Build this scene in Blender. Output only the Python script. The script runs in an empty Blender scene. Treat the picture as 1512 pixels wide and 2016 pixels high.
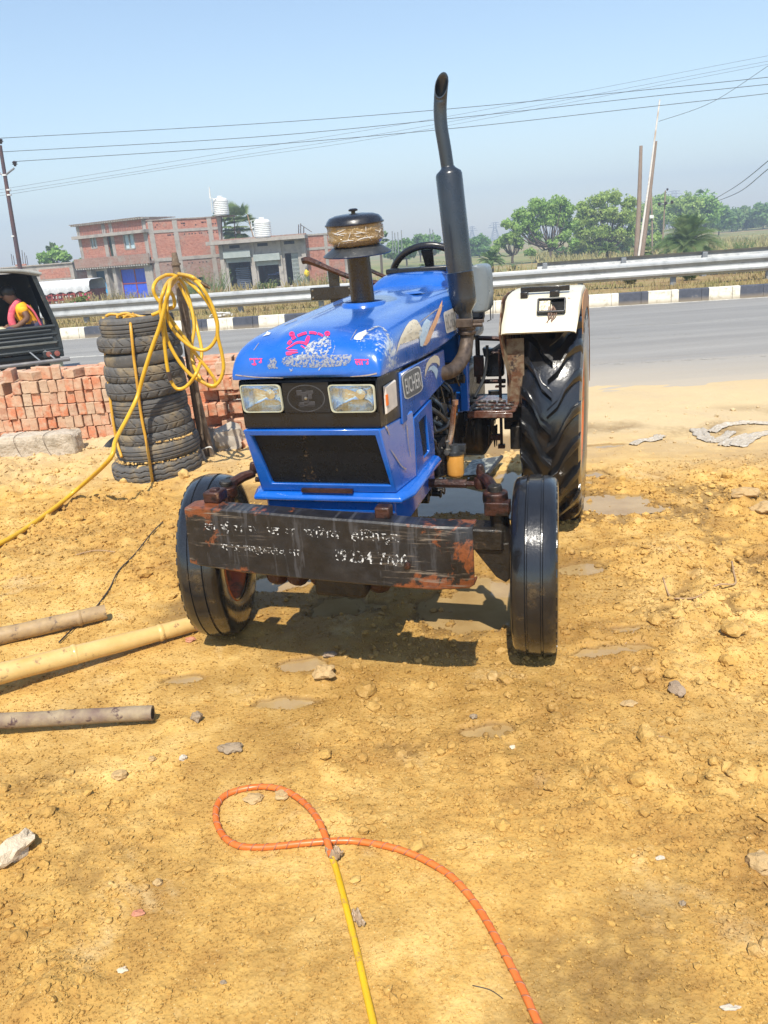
import bpy, bmesh, math, random
import numpy as np
from mathutils import Vector, Matrix, noise
from mathutils.bvhtree import BVHTree
D = bpy.data; scn = bpy.context.scene; COL = scn.collection
PI = math.pi; R = math.radians
random.seed(7)
# ---------------------------------------------------------------- camera
CF, CP, CR, CH = 1514., R(19.0), R(4.3), 1.52
cam = D.cameras.new('camera'); cam.sensor_fit = 'HORIZONTAL'; cam.sensor_width = 36; cam.lens = 36*CF/1512
cam.clip_start = .05; cam.clip_end = 6000
camo = D.objects.new('camera', cam); COL.objects.link(camo); scn.camera = camo
_r = Vector((1, 0, 0)); _u = Vector((0, math.sin(CP), math.cos(CP))); _f = Vector((0, math.cos(CP), -math.sin(CP)))
_cr = _r*math.cos(CR)-_u*math.sin(CR); _cu = _r*math.sin(CR)+_u*math.cos(CR)
_m = Matrix((_cr, _cu, -_f)).transposed().to_4x4(); _m.translation = (0, 0, CH)
camo.matrix_world = _m
# ---------------------------------------------------------------- light
SUN = Vector((-.07, -.66, 1.0)).normalized()
sl = D.lights.new('sun', 'SUN'); sl.energy = 4.2; sl.angle = R(.53); sl.color = (1, .94, .83)
so = D.objects.new('sun', sl); COL.objects.link(so); so.rotation_euler = SUN.to_track_quat('Z', 'Y').to_euler()
wd = D.worlds.new('World'); scn.world = wd; wd.use_nodes = True
nt = wd.node_tree; bg = nt.nodes['Background']
sky = nt.nodes.new('ShaderNodeTexSky'); sky.sky_type = 'NISHITA'; sky.sun_disc = False
sky.sun_elevation = math.asin(SUN.z); sky.sun_rotation = math.atan2(SUN.x, SUN.y)
sky.air_density = 1.25; sky.dust_density = .6; sky.ozone_density = 1.6; sky.altitude = 50
nt.links.new(sky.outputs[0], bg.inputs[0]); bg.inputs[1].default_value = .115
scn.view_settings.view_transform = 'Standard'; scn.view_settings.look = 'None'
scn.view_settings.exposure = .72; scn.view_settings.gamma = 1
scn.cycles.volume_bounces = 0; scn.cycles.max_bounces = 8
scn.cycles.volume_step_rate = 5

# ---------------------------------------------------------------- layout helpers (photo pixel -> real place)
def ray(px, py):
    x = px-756.; y = py-1008.
    return (_cr*x - _cu*y + _f*CF)/CF
def at(px, py, Y):
    d = ray(px, py); return Vector((0, 0, CH))+d*(Y/d.y)
def gnd(px, py, z=0.):
    d = ray(px, py); return Vector((0, 0, CH))+d*((z-CH)/d.z)
RN = Vector((.158, .987, 0))
def atD(px, py, Dd):
    d = ray(px, py); return Vector((0, 0, CH))+d*(Dd/d.dot(RN))
# tractor frame: X = its left side (photo right), Y = rearwards, Z up
TO = Vector((-.105, 2.86, 0)); TA = R(-17.5)
TM = Matrix.Translation(TO) @ Matrix.Rotation(TA, 4, 'Z'); TMI = TM.inverted()

# ---------------------------------------------------------------- materials
def lin(r, g, b):
    f = lambda v: ((v/255)/12.92 if v/255 < .04045 else ((v/255+.055)/1.055)**2.4)
    return (f(r), f(g), f(b), 1)
def c4(c): return tuple(c)+(1,) if len(c) == 3 else c
MATS = {}
class NT:
    def __init__(s, name):
        s.m = D.materials.new(name); s.m.use_nodes = True; s.t = s.m.node_tree; s.p = s.t.nodes['Principled BSDF']
        s.out = s.t.nodes['Material Output']
    def n(s, ty, **k):
        nd = s.t.nodes.new('ShaderNode'+ty)
        for a, b in k.items():
            if a[0] == '_': nd.inputs[a[1:]].default_value = b
            else: setattr(nd, a, b)
        return nd
    def l(s, a, b): s.t.links.new(a, b)
    def coord(s, kind='Object'):
        if kind == 'World':
            return s.n('NewGeometry').outputs['Position']
        return s.n('TexCoord').outputs[kind]
    def noise(s, vec, scale, detail=5, rough=.6, dist=0):
        nd = s.n('TexNoise'); nd.inputs['Scale'].default_value = scale; nd.inputs['Detail'].default_value = detail
        nd.inputs['Roughness'].default_value = rough; nd.inputs['Distortion'].default_value = dist
        s.l(vec, nd.inputs['Vector']); return nd.outputs['Fac']
    def vor(s, vec, scale, feat='F1', out='Distance'):
        nd = s.n('TexVoronoi', feature=feat); nd.inputs['Scale'].default_value = scale; s.l(vec, nd.inputs['Vector']); return nd.outputs[out]
    def rng(s, v, a, b, c=0., d=1.):
        nd = s.n('MapRange', clamp=True); s.l(v, nd.inputs[0])
        for i, q in enumerate((a, b, c, d)): nd.inputs[i+1].default_value = q
        return nd.outputs[0]
    def math(s, op, a, b=None):
        nd = s.n('Math', operation=op)
        for i, q in enumerate((a, b)):
            if q is None: continue
            if isinstance(q, (int, float)): nd.inputs[i].default_value = q
            else: s.l(q, nd.inputs[i])
        return nd.outputs[0]
    def mix(s, f, a, b):
        nd = s.n('Mix', data_type='RGBA')
        if isinstance(f, (int, float)): nd.inputs[0].default_value = f
        else: s.l(f, nd.inputs[0])
        for i, q in ((6, a), (7, b)):
            if isinstance(q, (tuple, list)): nd.inputs[i].default_value = c4(q)
            else: s.l(q, nd.inputs[i])
        return nd.outputs[2]
    def ramp(s, f, cols, pos=None):
        nd = s.n('ValToRGB'); cr = nd.color_ramp
        n = len(cols); pos = pos or [.3+.4*i/(n-1) for i in range(n)]
        while len(cr.elements) < n: cr.elements.new(.5)
        for e, c, p in zip(cr.elements, cols, pos): e.position = p; e.color = c4(c)
        s.l(f, nd.inputs[0]); return nd.outputs[0]
    def bump(s, h, st, dist=.01, prev=None):
        nd = s.n('Bump'); nd.inputs['Strength'].default_value = st; nd.inputs['Distance'].default_value = dist
        s.l(h, nd.inputs['Height'])
        if prev: s.l(prev, nd.inputs['Normal'])
        s.l(nd.outputs[0], s.p.inputs['Normal']); return nd.outputs[0]
    def set(s, **k):
        for a, b in k.items():
            i = s.p.inputs[a.replace('_', ' ')]
            if isinstance(b, (int, float, tuple)): i.default_value = b
            else: s.l(b, i)
def sep(n, v):
    x = n.n('SeparateXYZ'); n.l(v, x.inputs[0]); return x.outputs
def mat(name, cols, scale=8, rough=.6, metal=0, bump=.2, bscale=60, bdist=.004, coat=0, spots=None, rvar=.12, spec=None, trans=0, coord='Object', pos=None, alpha=None):
    """generic worn surface: colour ramp on noise, optional dirt/rust spots [(colour, scale, threshold, soft)], bump"""
    if name in MATS: return MATS[name]
    n = NT(name); v = n.coord(coord)
    if len(cols) == 1: cols = [cols[0], tuple(x*.82 for x in cols[0][:3])]
    c = n.ramp(n.noise(v, scale), cols, pos)
    rv = n.rng(n.noise(v, scale*2.7), .3, .7, max(0, rough-rvar), min(1, rough+rvar))
    for sp in (spots or []):
        col, sc, th, so = sp[:4]
        m = n.rng(n.noise(v, sc, 8, .65, .3), th, th+so)
        c = n.mix(m, c, col)
        if len(sp) > 4:
            rr = n.n('Mix', data_type='FLOAT'); n.l(m, rr.inputs[0]); n.l(rv, rr.inputs[2]); rr.inputs[3].default_value = sp[4]; rv = rr.outputs[0]
    n.set(Base_Color=c, Roughness=rv, Metallic=float(metal))
    if coat: n.set(Coat_Weight=float(coat), Coat_Roughness=.08)
    if spec is not None: n.p.inputs['Specular IOR Level'].default_value = spec
    if trans: n.p.inputs['Transmission Weight'].default_value = trans
    if bump: n.bump(n.noise(v, bscale, 6, .65), bump, bdist)
    MATS[name] = n.m; return n.m

# ---------------------------------------------------------------- mesh builder
class MB:
    def __init__(s): s.v = []; s.f = []
    def add(s, vs, fs):
        o = len(s.v); s.v += [Vector(p) for p in vs]; s.f += [[i+o for i in f] for f in fs]; return s
    def box(s, c, d, rot=None):
        c = Vector(c); hx, hy, hz = d[0]/2, d[1]/2, d[2]/2
        vs = [Vector((x*hx, y*hy, z*hz)) for z in (-1, 1) for y in (-1, 1) for x in (-1, 1)]
        if rot is not None:
            M = rot if isinstance(rot, Matrix) else Matrix.Rotation(rot[2], 3, 'Z') @ Matrix.Rotation(rot[1], 3, 'Y') @ Matrix.Rotation(rot[0], 3, 'X')
            vs = [M @ p for p in vs]
        return s.add([p+c for p in vs], [(0, 2, 3, 1), (4, 5, 7, 6), (0, 1, 5, 4), (2, 6, 7, 3), (0, 4, 6, 2), (1, 3, 7, 5)])
    def bb(s, x0, x1, y0, y1, z0, z1): return s.box(((x0+x1)/2, (y0+y1)/2, (z0+z1)/2), (abs(x1-x0), abs(y1-y0), abs(z1-z0)))
    def rings(s, rs, closed=True, caps=True):
        n = len(rs[0]); vs = [p for r in rs for p in r]; fs = []
        for i in range(len(rs)-1):
            for j in range(n if closed else n-1):
                k = (j+1) % n
                fs.append((i*n+j, i*n+k, (i+1)*n+k, (i+1)*n+j))
        if caps and closed: fs += [tuple(range(n-1, -1, -1)), tuple(range((len(rs)-1)*n, len(rs)*n))]
        return s.add(vs, fs)
    def tube(s, pts, r, n=10, sub=0, caps=True, squash=1):
        pts = [Vector(p) for p in pts]
        rr = list(r) if isinstance(r, (list, tuple)) else [r]*len(pts)
        if sub: pts, rr = smooth_path(pts, rr, sub)
        T = [(pts[min(i+1, len(pts)-1)]-pts[max(i-1, 0)]).normalized() for i in range(len(pts))]
        up = Vector((0, 0, 1)) if abs(T[0].z) < .9 else Vector((0, 1, 0))
        a = T[0].cross(up).normalized(); rs = []
        for i, p in enumerate(pts):
            a = (a-T[i]*a.dot(T[i])).normalized(); b = T[i].cross(a)
            rs.append([p+(a*math.cos(2*PI*j/n)+b*math.sin(2*PI*j/n)*squash)*rr[i] for j in range(n)])
        return s.rings(rs, True, caps)
    def lathe(s, prof, c=(0, 0, 0), axis='Z', n=32, caps=True, M=None):
        rs = []
        for r, h in prof:
            ring = []
            for j in range(n):
                a = 2*PI*j/n; x, y = r*math.cos(a), r*math.sin(a)
                p = Vector((x, y, h)) if axis == 'Z' else Vector((h, x, y)) if axis == 'X' else Vector((x, h, y))
                if M: p = M @ p
                ring.append(p+Vector(c))
            rs.append(ring)
        return s.rings(rs, True, caps)
    def prism(s, poly, a, b, axis='Y'):
        """extrude a 2D polygon between a and b along an axis"""
        f = {'Y': lambda p, t: (p[0], t, p[1]), 'X': lambda p, t: (t, p[0], p[1]), 'Z': lambda p, t: (p[0], p[1], t)}[axis]
        return s.rings([[Vector(f(p, a)) for p in poly], [Vector(f(p, b)) for p in poly]])
    def ico(s, c, r, sub=2, amp=.25, freq=1.5, seed=0, sc=(1, 1, 1)):
        bm = bmesh.new(); bmesh.ops.create_icosphere(bm, subdivisions=sub, radius=1)
        o = Vector((seed*7.3, seed*3.1, seed*1.7)); vs = []
        for v in bm.verts:
            k = 1+amp*noise.noise(v.co*freq+o)*1.6
            vs.append(Vector((v.co.x*sc[0], v.co.y*sc[1], v.co.z*sc[2]))*k*r+Vector(c))
        fs = [[w.index for w in f.verts] for f in bm.faces]; bm.free()
        return s.add(vs, fs)
    def quad(s, a, b, c, d): return s.add([a, b, c, d], [(0, 1, 2, 3)])
    def build(s, name, m, parent=None, bevel=0, smooth=35, seg=2, loc=None, sub=0, fix=True, **tags):
        me = D.meshes.new(name); me.from_pydata([tuple(p) for p in s.v], [], s.f)
        if fix and len(s.f) < 60000:
            bm = bmesh.new(); bm.from_mesh(me); bmesh.ops.recalc_face_normals(bm, faces=bm.faces); bm.to_mesh(me); bm.free()
        me.validate(); me.materials.append(m)
        if smooth:
            me.polygons.foreach_set('use_smooth', [True]*len(me.polygons))
            if smooth < 180: me.set_sharp_from_angle(angle=R(smooth))
        o = D.objects.new(name, me); COL.objects.link(o)
        if parent: o.parent = parent
        if loc: o.location = loc
        if bevel:
            b = o.modifiers.new('bevel', 'BEVEL'); b.width = bevel; b.segments = seg; b.limit_method = 'ANGLE'; b.angle_limit = R(40); b.harden_normals = False
        if sub:
            q = o.modifiers.new('sub', 'SUBSURF'); q.levels = q.render_levels = sub
        tag(o, **tags); return o
def loose(mb):
    """split a builder into its connected pieces"""
    par = list(range(len(mb.v)))
    def fd(i):
        while par[i] != i: par[i] = par[par[i]]; i = par[i]
        return i
    for f in mb.f:
        a = fd(f[0])
        for i in f[1:]: par[fd(i)] = a
    g = {}
    for f in mb.f: g.setdefault(fd(f[0]), []).append(f)
    out = []
    for fs in g.values():
        ids = sorted({i for f in fs for i in f}); mp = {i: k for k, i in enumerate(ids)}; b = MB(); b.v = [mb.v[i] for i in ids]; b.f = [[mp[i] for i in f] for f in fs]; out.append(b)
    return out
def each(mb, name, m, parent, **k):
    for b in loose(mb): o = b.build(name, m, parent, **k)
    return o
def smooth_path(P, rr, k):
    q = []; rq = []
    n = len(P)
    for i in range(n-1):
        p0, p1, p2, p3 = P[max(i-1, 0)], P[i], P[i+1], P[min(i+2, n-1)]
        for j in range(k):
            t = j/k
            q.append(.5*((2*p1)+(p2-p0)*t+(2*p0-5*p1+4*p2-p3)*t*t+(3*p1-p0-3*p2+p3)*t**3)); rq.append(rr[i]*(1-t)+rr[i+1]*t)
    q.append(P[-1]); rq.append(rr[-1]); return q, rq
def tag(o, label=None, cat=None, group=None, kind=None):
    if label: o['label'] = label
    if cat: o['category'] = cat
    if group: o['group'] = group
    if kind: o['kind'] = kind
    return o
def empty(name, loc=(0, 0, 0), rz=0, **t):
    o = D.objects.new(name, None); COL.objects.link(o); o.location = loc; o.rotation_euler = (0, 0, rz); o.empty_display_size = .1
    return tag(o, **t)
def copy_tree(o, parent=None):
    c = o.copy(); COL.objects.link(c); c.parent = parent
    for ch in o.children: copy_tree(ch, c)
    return c
def text_mesh(body, size=1., bold=0., res=3):
    cu = D.curves.new('t', 'FONT'); cu.body = body; cu.size = size; cu.offset = bold; cu.resolution_u = res; cu.align_x = 'CENTER'; cu.align_y = 'CENTER'
    o = D.objects.new('t', cu); COL.objects.link(o); bpy.context.view_layer.update()
    dg = bpy.context.evaluated_depsgraph_get(); me = o.evaluated_get(dg).to_mesh()
    mb = MB(); mb.add([v.co.copy() for v in me.vertices], [list(p.vertices) for p in me.polygons])
    o.evaluated_get(dg).to_mesh_clear(); D.objects.remove(o); D.curves.remove(cu); return mb
def world_bvh(o, M):
    """BVH of an object's evaluated mesh, moved by M"""
    bpy.context.view_layer.update(); dg = bpy.context.evaluated_depsgraph_get(); me = o.evaluated_get(dg).to_mesh()
    b = BVHTree.FromPolygons([M @ v.co for v in me.vertices], [list(p.vertices) for p in me.polygons])
    o.evaluated_get(dg).to_mesh_clear(); return b
def fill2d(poly, maxlen):
    bm = bmesh.new(); vs = [bm.verts.new((p[0], p[1], 0)) for p in poly]
    f = bm.faces.new(vs); bmesh.ops.triangulate(bm, faces=[f]); return sub_bm(bm, maxlen)
def sub_bm(bm, maxlen):
    for _ in range(6):
        es = [e for e in bm.edges if e.calc_length() > maxlen]
        if not es: break
        bmesh.ops.subdivide_edges(bm, edges=es, cuts=1, use_grid_fill=False)
        bmesh.ops.triangulate(bm, faces=[f for f in bm.faces if len(f.verts) > 3])
    bm.verts.index_update(); mb = MB(); mb.add([v.co.copy() for v in bm.verts], [[v.index for v in f.verts] for f in bm.faces]); bm.free(); return mb
def mb_sub(mb, maxlen):
    bm = bmesh.new(); vs = [bm.verts.new(p) for p in mb.v]
    for f in mb.f:
        try: bm.faces.new([vs[i] for i in f])
        except ValueError: pass
    bmesh.ops.triangulate(bm, faces=bm.faces); return sub_bm(bm, maxlen)
def stroke(pts, w, sub=4):
    """2D ribbon polygon mesh in pixel units"""
    P, W = smooth_path([Vector((p[0], p[1], 0)) for p in pts], list(w) if isinstance(w, (list, tuple)) else [w]*len(pts), sub)
    L = []; Rr = []
    for i, p in enumerate(P):
        t = (P[min(i+1, len(P)-1)]-P[max(i-1, 0)]).normalized(); nn = Vector((-t.y, t.x, 0))
        L.append(p+nn*W[i]/2); Rr.append(p-nn*W[i]/2)
    mb = MB(); n = len(P); mb.add(L+Rr, [(i, i+1, n+i+1, n+i) for i in range(n-1)]); return mb
# ================================================================ TRACTOR
m_blue = None
def mk_blue():
    n = NT('blue_paint'); v = n.coord(); x, y, z = sep(n, v)
    c = n.ramp(n.noise(v, 3), [(.002, .080, .38), (.004, .112, .50)])
    scr = n.n('Mapping'); scr.inputs['Scale'].default_value = (30, 4, 90); n.l(v, scr.inputs[0])
    s1 = n.rng(n.noise(scr.outputs[0], 1.2, 6, .7), .66, .70)
    c = n.mix(n.math('MULTIPLY', s1, .45), c, (.28, .42, .68))
    # chipped and rubbed corner at the front left of the bonnet
    dx = n.math('SUBTRACT', x, .225); dy = n.math('SUBTRACT', y, -.28); dz = n.math('SUBTRACT', z, 1.19)
    dd = n.math('SQRT', n.math('ADD', n.math('ADD', n.math('MULTIPLY', dx, dx), n.math('MULTIPLY', dy, dy)), n.math('MULTIPLY', dz, dz)))
    near = n.rng(dd, .03, .15, .20, -.14)
    m = n.rng(n.math('ADD', n.noise(v, 60, 8, .75), near), .60, .68)
    c = n.mix(m, c, (.42, .48, .55))
    m2 = n.rng(n.noise(v, 22, 10, .75), .70, .725)
    c = n.mix(m2, c, (.45, .47, .5))
    dust = n.rng(n.noise(v, 6, 9, .7), .45, .8, 0, .10)
    c = n.mix(dust, c, (.3, .3, .28))
    n.set(Base_Color=c, Coat_Weight=.7, Coat_Roughness=.07)
    n.set(Roughness=n.rng(n.noise(v, 9), .3, .7, .18, .34))
    n.bump(n.noise(v, 7, 3), .25, .006); return n.m
m_blue = mk_blue()
m_black = mat('black_paint', [(.006, .006, .008), (.018, .017, .018)], 12, .28, bump=.15, bscale=40, spots=[((.05, .035, .022), 14, .69, .1, .7)], coat=.3)
m_bezel = mat('bezel_plastic', [(.004, .005, .008), (.009, .011, .015)], 10, .32, bump=.1, bscale=90)
m_grease = mat('greasy_iron', [(.008, .008, .008), (.03, .024, .018), (.012, .011, .01)], 14, .38, metal=.3, bump=.6, bscale=45, bdist=.01, spots=[((.10, .06, .03), 16, .6, .08, .8)])
m_brown = mat('rusty_brown_iron', [(.028, .011, .008), (.062, .022, .013), (.018, .009, .008)], 16, .42, metal=.2, bump=.6, bscale=45, bdist=.008, spots=[((.012, .009, .008), 13, .52, .1, .3), ((.20, .10, .05), 22, .64, .06, .85)])
m_steel = mat('bare_steel', [(.35, .33, .3), (.2, .18, .15)], 20, .35, metal=.9, bump=.2)
m_wetrub = mat('wet_tractor_rubber', [(.007, .007, .008), (.018, .018, .019)], 9, .20, bump=.25, bscale=30, spots=[((.05, .034, .015), 7, .60, .15, .5)], coat=.35, rvar=.1)
def mk_tyre_wet(name):
    n = NT(name); v = n.coord(); g = n.n('NewGeometry'); z = sep(n, g.outputs['Position'])[2]
    c = n.ramp(n.noise(v, 9), [(.007, .007, .008), (.017, .017, .018)])
    mud = n.rng(n.math('ADD', n.rng(z, .0, .45, .16, -.10), n.noise(v, 9, 6, .65)), .56, .70, 0, .8)
    c = n.mix(mud, c, (.085, .052, .018))
    n.set(Base_Color=c, Roughness=n.rng(mud, 0, 1, .2, .42), Coat_Weight=.4, Coat_Roughness=.1)
    n.bump(n.noise(v, 26, 6, .6), .3, .006); return n.m
m_tyre = mk_tyre_wet('muddy_wet_tyre')
m_rim = mat('orange_wheel_paint', [(.58, .15, .035), (.45, .11, .03)], 8, .4, bump=.2, spots=[((.20, .10, .05), 10, .55, .1, .7), ((.35, .3, .24), 18, .66, .08)])
m_cream = mat('cream_fender_paint', [(.70, .65, .50), (.60, .55, .42)], 5, .38, bump=.12, bscale=25, spots=[((.20, .10, .045), 20, .66, .03, .8), ((.4, .36, .26), 7, .58, .2)], coat=.2)
m_rustcream = mat('rust_eaten_cream_sheet', [(.26, .21, .13), (.15, .10, .06)], 6, .55, bump=.35, spots=[((.10, .038, .014), 9, .44, .10, .85), ((.03, .015, .01), 22, .60, .05)])
m_chrome = mat('reflector_chrome', [(.80, .84, .90), (.62, .64, .66)], 10, .03, metal=1, bump=.3, bscale=9, bdist=.02, rvar=.05)
m_lampbez = mat('yellowed_lamp_rim', [(.34, .34, .24), (.46, .45, .34)], 14, .35, bump=.1)
def mk_glass():
    n = NT('lamp_glass'); v = n.coord(); w = n.n('TexWave', bands_direction='X'); w.inputs['Scale'].default_value = 28; w.inputs['Distortion'].default_value = .6; n.l(v, w.inputs[0])
    n.set(Base_Color=(.75, .76, .74, 1), Roughness=.12); n.bump(w.outputs['Fac'], .35, .003)
    tr = n.n('BsdfTransparent'); tr.inputs[0].default_value = (.94, .96, .96, 1); mx = n.n('MixShader'); f = n.rng(w.outputs['Fac'], .2, .9, .015, .07)
    n.l(f, mx.inputs[0]); n.l(tr.outputs[0], mx.inputs[1]); n.l(n.p.outputs[0], mx.inputs[2]); n.l(mx.outputs[0], n.out.inputs[0]); return n.m
m_glass = mk_glass()
m_pink = mat('pink_puja_paint', [(.85, .02, .16), (.7, .03, .12)], 40, .6, bump=.2)
m_rubhose = mat('black_hose_rubber', [(.012, .013, .015), (.03, .03, .032)], 20, .4, bump=.2)
m_bluehose = mat('faded_blue_hose', [(.04, .06, .085), (.02, .03, .045)], 20, .5, bump=.2)
def worn(name, cols, scale, th, rough=.6, metal=0, soft=.03, tex=None):
    n = NT(name); v = n.coord('World')
    c = n.ramp(n.noise(v, scale*1.3, 6, .7), cols)
    n.set(Base_Color=c, Roughness=float(rough), Metallic=float(metal))
    tr = n.n('BsdfTransparent'); mx = n.n('MixShader')
    f = n.rng(n.noise(v, scale, 8, .72), th, th+soft)
    n.l(f, mx.inputs[0]); n.l(tr.outputs[0], mx.inputs[1]); n.l(n.p.outputs[0], mx.inputs[2]); n.l(mx.outputs[0], n.out.inputs[0])
    n.bump(n.noise(v, 300, 2), .3, .002); MATS[name] = n.m; return n.m

T = empty('tractor', TO, TA, label='old blue tractor with tall black exhaust standing washed on wet mud', cat='tractor')
def P(mb, name, m, parent=None, **k): return mb.build(name, m, parent or T, **k)

# ---- bonnet: lofted sheet
def hood_ring(Y, w, zb, zt, k=1.):
    r = [(w, zb), (w*1.0, zb+(zt-zb)*.35), (w*.985, zb+(zt-zb)*.68), (w*.93, zb+(zt-zb)*.88), (w*.83, zt-.006*k), (w*.70, zt), (w*.46, zt+.001), (w*.42, zt+.010*k), (w*.2, zt+.012*k)]
    pts = [Vector((x, Y, z)) for x, z in r]; pts += [Vector((0, Y, zt+.012*k))]
    pts += [Vector((-x, Y, z)) for x, z in reversed(r)]
    # the sheet's inner side
    inn = [Vector((p.x*.975, p.y+.003, p.z-.006)) for p in reversed(pts)]
    inn[0].z = inn[-1].z = zb
    return pts+inn
HS = [(-.396, .252, 1.138, 1.146, .1), (-.394, .256, 1.137, 1.165, .3), (-.385, .259, 1.137, 1.196, .6), (-.364, .262, 1.136, 1.226, .8), (-.325, .264, 1.134, 1.250, .9), (-.26, .266, 1.131, 1.266, 1),
      (-.16, .268, 1.127, 1.277, 1), (0, .270, 1.122, 1.287, 1), (.25, .273, 1.115, 1.300, 1), (.5, .277, 1.11, 1.312, 1), (.75, .28, 1.125, 1.322, 1), (.98, .282, 1.145, 1.328, 1), (1.04, .282, 1.15, 1.326, 1)]
mb = MB(); rs = [hood_ring(*h) for h in HS]
mb.rings(rs, True, True)
hood = P(mb, 'hood', m_blue, smooth=50, sub=1)
# pipe hole collar (rim round the intake pipe)
def hz(Y):
    for a, b in zip(HS, HS[1:]):
        if a[0] <= Y <= b[0]: t = (Y-a[0])/(b[0]-a[0]); return a[3]*(1-t)+b[3]*t
    return HS[-1][3]
PY = .29
mb = MB(); mb.lathe([(.074, .0), (.080, .006), (.086, .004), (.090, -.006)], (0, PY, hz(PY)+.0135), n=32, caps=False); P(mb, 'intake_hole_rim', m_blue, hood)
mb = MB(); mb.lathe([(.075, .0), (.074, .002)], (0, PY, hz(PY)+.0135), n=32); P(mb, 'intake_hole', mat('soot_and_hole_shade', [(.004, .004, .004)], rough=.9), hood)  # flat black disc paints the shade inside the hole
# raised cowl in front of the steering wheel
mb = MB()
def cowl(Y, w, z, zb=1.30): return [Vector(p) for p in [(w, Y, zb), (w*.96, Y, zb+(z-zb)*.5), (w*.80, Y, z-.012), (w*.66, Y, z), (-w*.66, Y, z), (-w*.80, Y, z-.012), (-w*.96, Y, zb+(z-zb)*.5), (-w, Y, zb)]]
mb.rings([cowl(.93, .24, 1.31), cowl(1.0, .225, 1.345), cowl(1.08, .21, 1.385), cowl(1.16, .20, 1.395), cowl(1.30, .20, 1.39)])
P(mb, 'dash_cowl', m_blue, smooth=60, sub=1)
mb = MB(); mb.bb(-.165, .165, 1.20, 1.34, 1.385, 1.41); P(mb, 'dash_panel', m_bezel, bevel=.006)
# hood hinge catch and handle recess
mb = MB(); mb.lathe([(.0, .004), (.035, .005), (.05, 0)], (.12, .62, hz(.62)+.006), n=20); P(mb, 'hood_recess', m_blue, hood)
# ---- lower side panels with the badge
for s in (1, -1):
    mb = MB(); mb.prism([(-.205, 1.118), (.50, 1.098), (.52, .965), (.18, .948), (-.205, .940)], s*.258, s*.268, 'X')
    pnl = P(mb, 'side_panel', m_blue, bevel=.004)
    if s > 0: sidep = pnl
    # lower side corner with inset mesh
    mb = MB()
    outer = [(-.09, .935), (.20, .945), (.215, .72), (-.085, .72)]; inner = [(-.02, .905), (.10, .91), (.125, .76), (.03, .755)]
    a = [Vector((s*.275, y, z)) for y, z in outer]; b = [Vector((s*.275, y, z)) for y, z in inner]; c = [Vector((s*.262, y, z)) for y, z in inner]; d = [Vector((s*.262, y, z)) for y, z in outer]
    mb.add(a+b+c+d, [(i, (i+1) % 4, 4+(i+1) % 4, 4+i) for i in range(4)]+[(4+i, 4+(i+1) % 4, 8+(i+1) % 4, 8+i) for i in range(4)]+[(i, (i+1) % 4, 12+(i+1) % 4, 12+i) for i in range(4)])
    sg = P(mb, 'side_grille_frame', m_blue, bevel=.003)
    mb = MB(); mb.prism([(-.03, .915), (.11, .92), (.135, .75), (.02, .745)], s*.260, s*.264, 'X')
    for k in range(16):
        z = .757+k*.0098; mb.bb(s*.264, s*.267, .0-.02*(k/16), .115, z, z+.003)
    P(mb, 'side_grille_mesh', m_bezel, sg)
# ---- black lamp bezel band
mb = MB()
def bezring(z, dy): return [Vector(p) for p in [(-.262, -.21, z), (-.245, -.372+dy, z), (.238, -.372+dy, z), (.262, -.205, z), (.255, -.13, z), (-.255, -.13, z)]]
mb.rings([bezring(1.132, 0), bezring(1.1235, -.004), bezring(1.021, .0), bezring(.985, .0), bezring(.968, .004)]); mb.f = [f for f in mb.f if not (len(f) == 4 and {7, 8, 13, 14} == set(f))]
for xa, xb in ((-.2445, -.2405), (-.0905, .0735), (.2320, .2375)): mb.bb(xa, xb, -.3765, -.34, 1.0215, 1.1230)
bezel = P(mb, 'front_bezel', m_bezel, bevel=.002)
def qpx(pts, Y, off=0):
    """photo pixels on the tractor's plane Y=const -> local X,Z"""
    out = []
    o = TMI @ Vector((0, 0, CH))
    for p in pts:
        d = TMI.to_3x3() @ ray(*p); t = (Y-o.y)/d.y; q = o+d*t; out.append((q.x, q.z))
    return out
FY = -.374
for ql in ([(472, 757), (552, 756), (561, 811), (482, 812)], [(645, 757), (738, 756), (742, 811), (654, 812)]):
    q = qpx(ql, FY); cx = sum(p[0] for p in q)/4; cz = sum(p[1] for p in q)/4
    def rr(k, y, rad=.10):
        out = []
        for i in range(4):
            p0, p1, p2 = Vector(q[i-1]), Vector(q[i]), Vector(q[(i+1) % 4]); cc = Vector((cx, cz))
            e0 = (p0-p1).normalized()*.016; e1 = (p2-p1).normalized()*.016
            for t in (0, .25, .5, .75, 1):
                a = p1+e0*(1-t)**2+e1*t**2
                w = cc+(a-cc)*k; out.append(Vector((w.x, y, w.y)))
        return out
    mb = MB(); mb.rings([rr(1.0, FY-.001), rr(1.0, FY-.008), rr(.98, FY-.010), rr(.94, FY-.010), rr(.93, FY-.003)], caps=False)
    hl = P(mb, 'headlight', m_lampbez, smooth=40)
    mb = MB(); mb.rings([rr(.935, FY-.003), rr(.90, FY+.012), rr(.78, FY+.036), rr(.55, FY+.056), rr(.3, FY+.064), rr(.02, FY+.066)], caps=False)
    mb.lathe([(.0, -.006), (.017, -.004), (.020, .008), (.012, .012)], (cx+.018, FY+.030, cz+.008), 'Y', 20)
    P(mb, 'reflector', m_chrome, hl, smooth=60)
    mb = MB(); mb.rings([rr(.95, FY-.0095), rr(.6, FY-.0125), rr(.02, FY-.0135)], caps=False); P(mb, 'lens', m_glass, hl, smooth=60)
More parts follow.
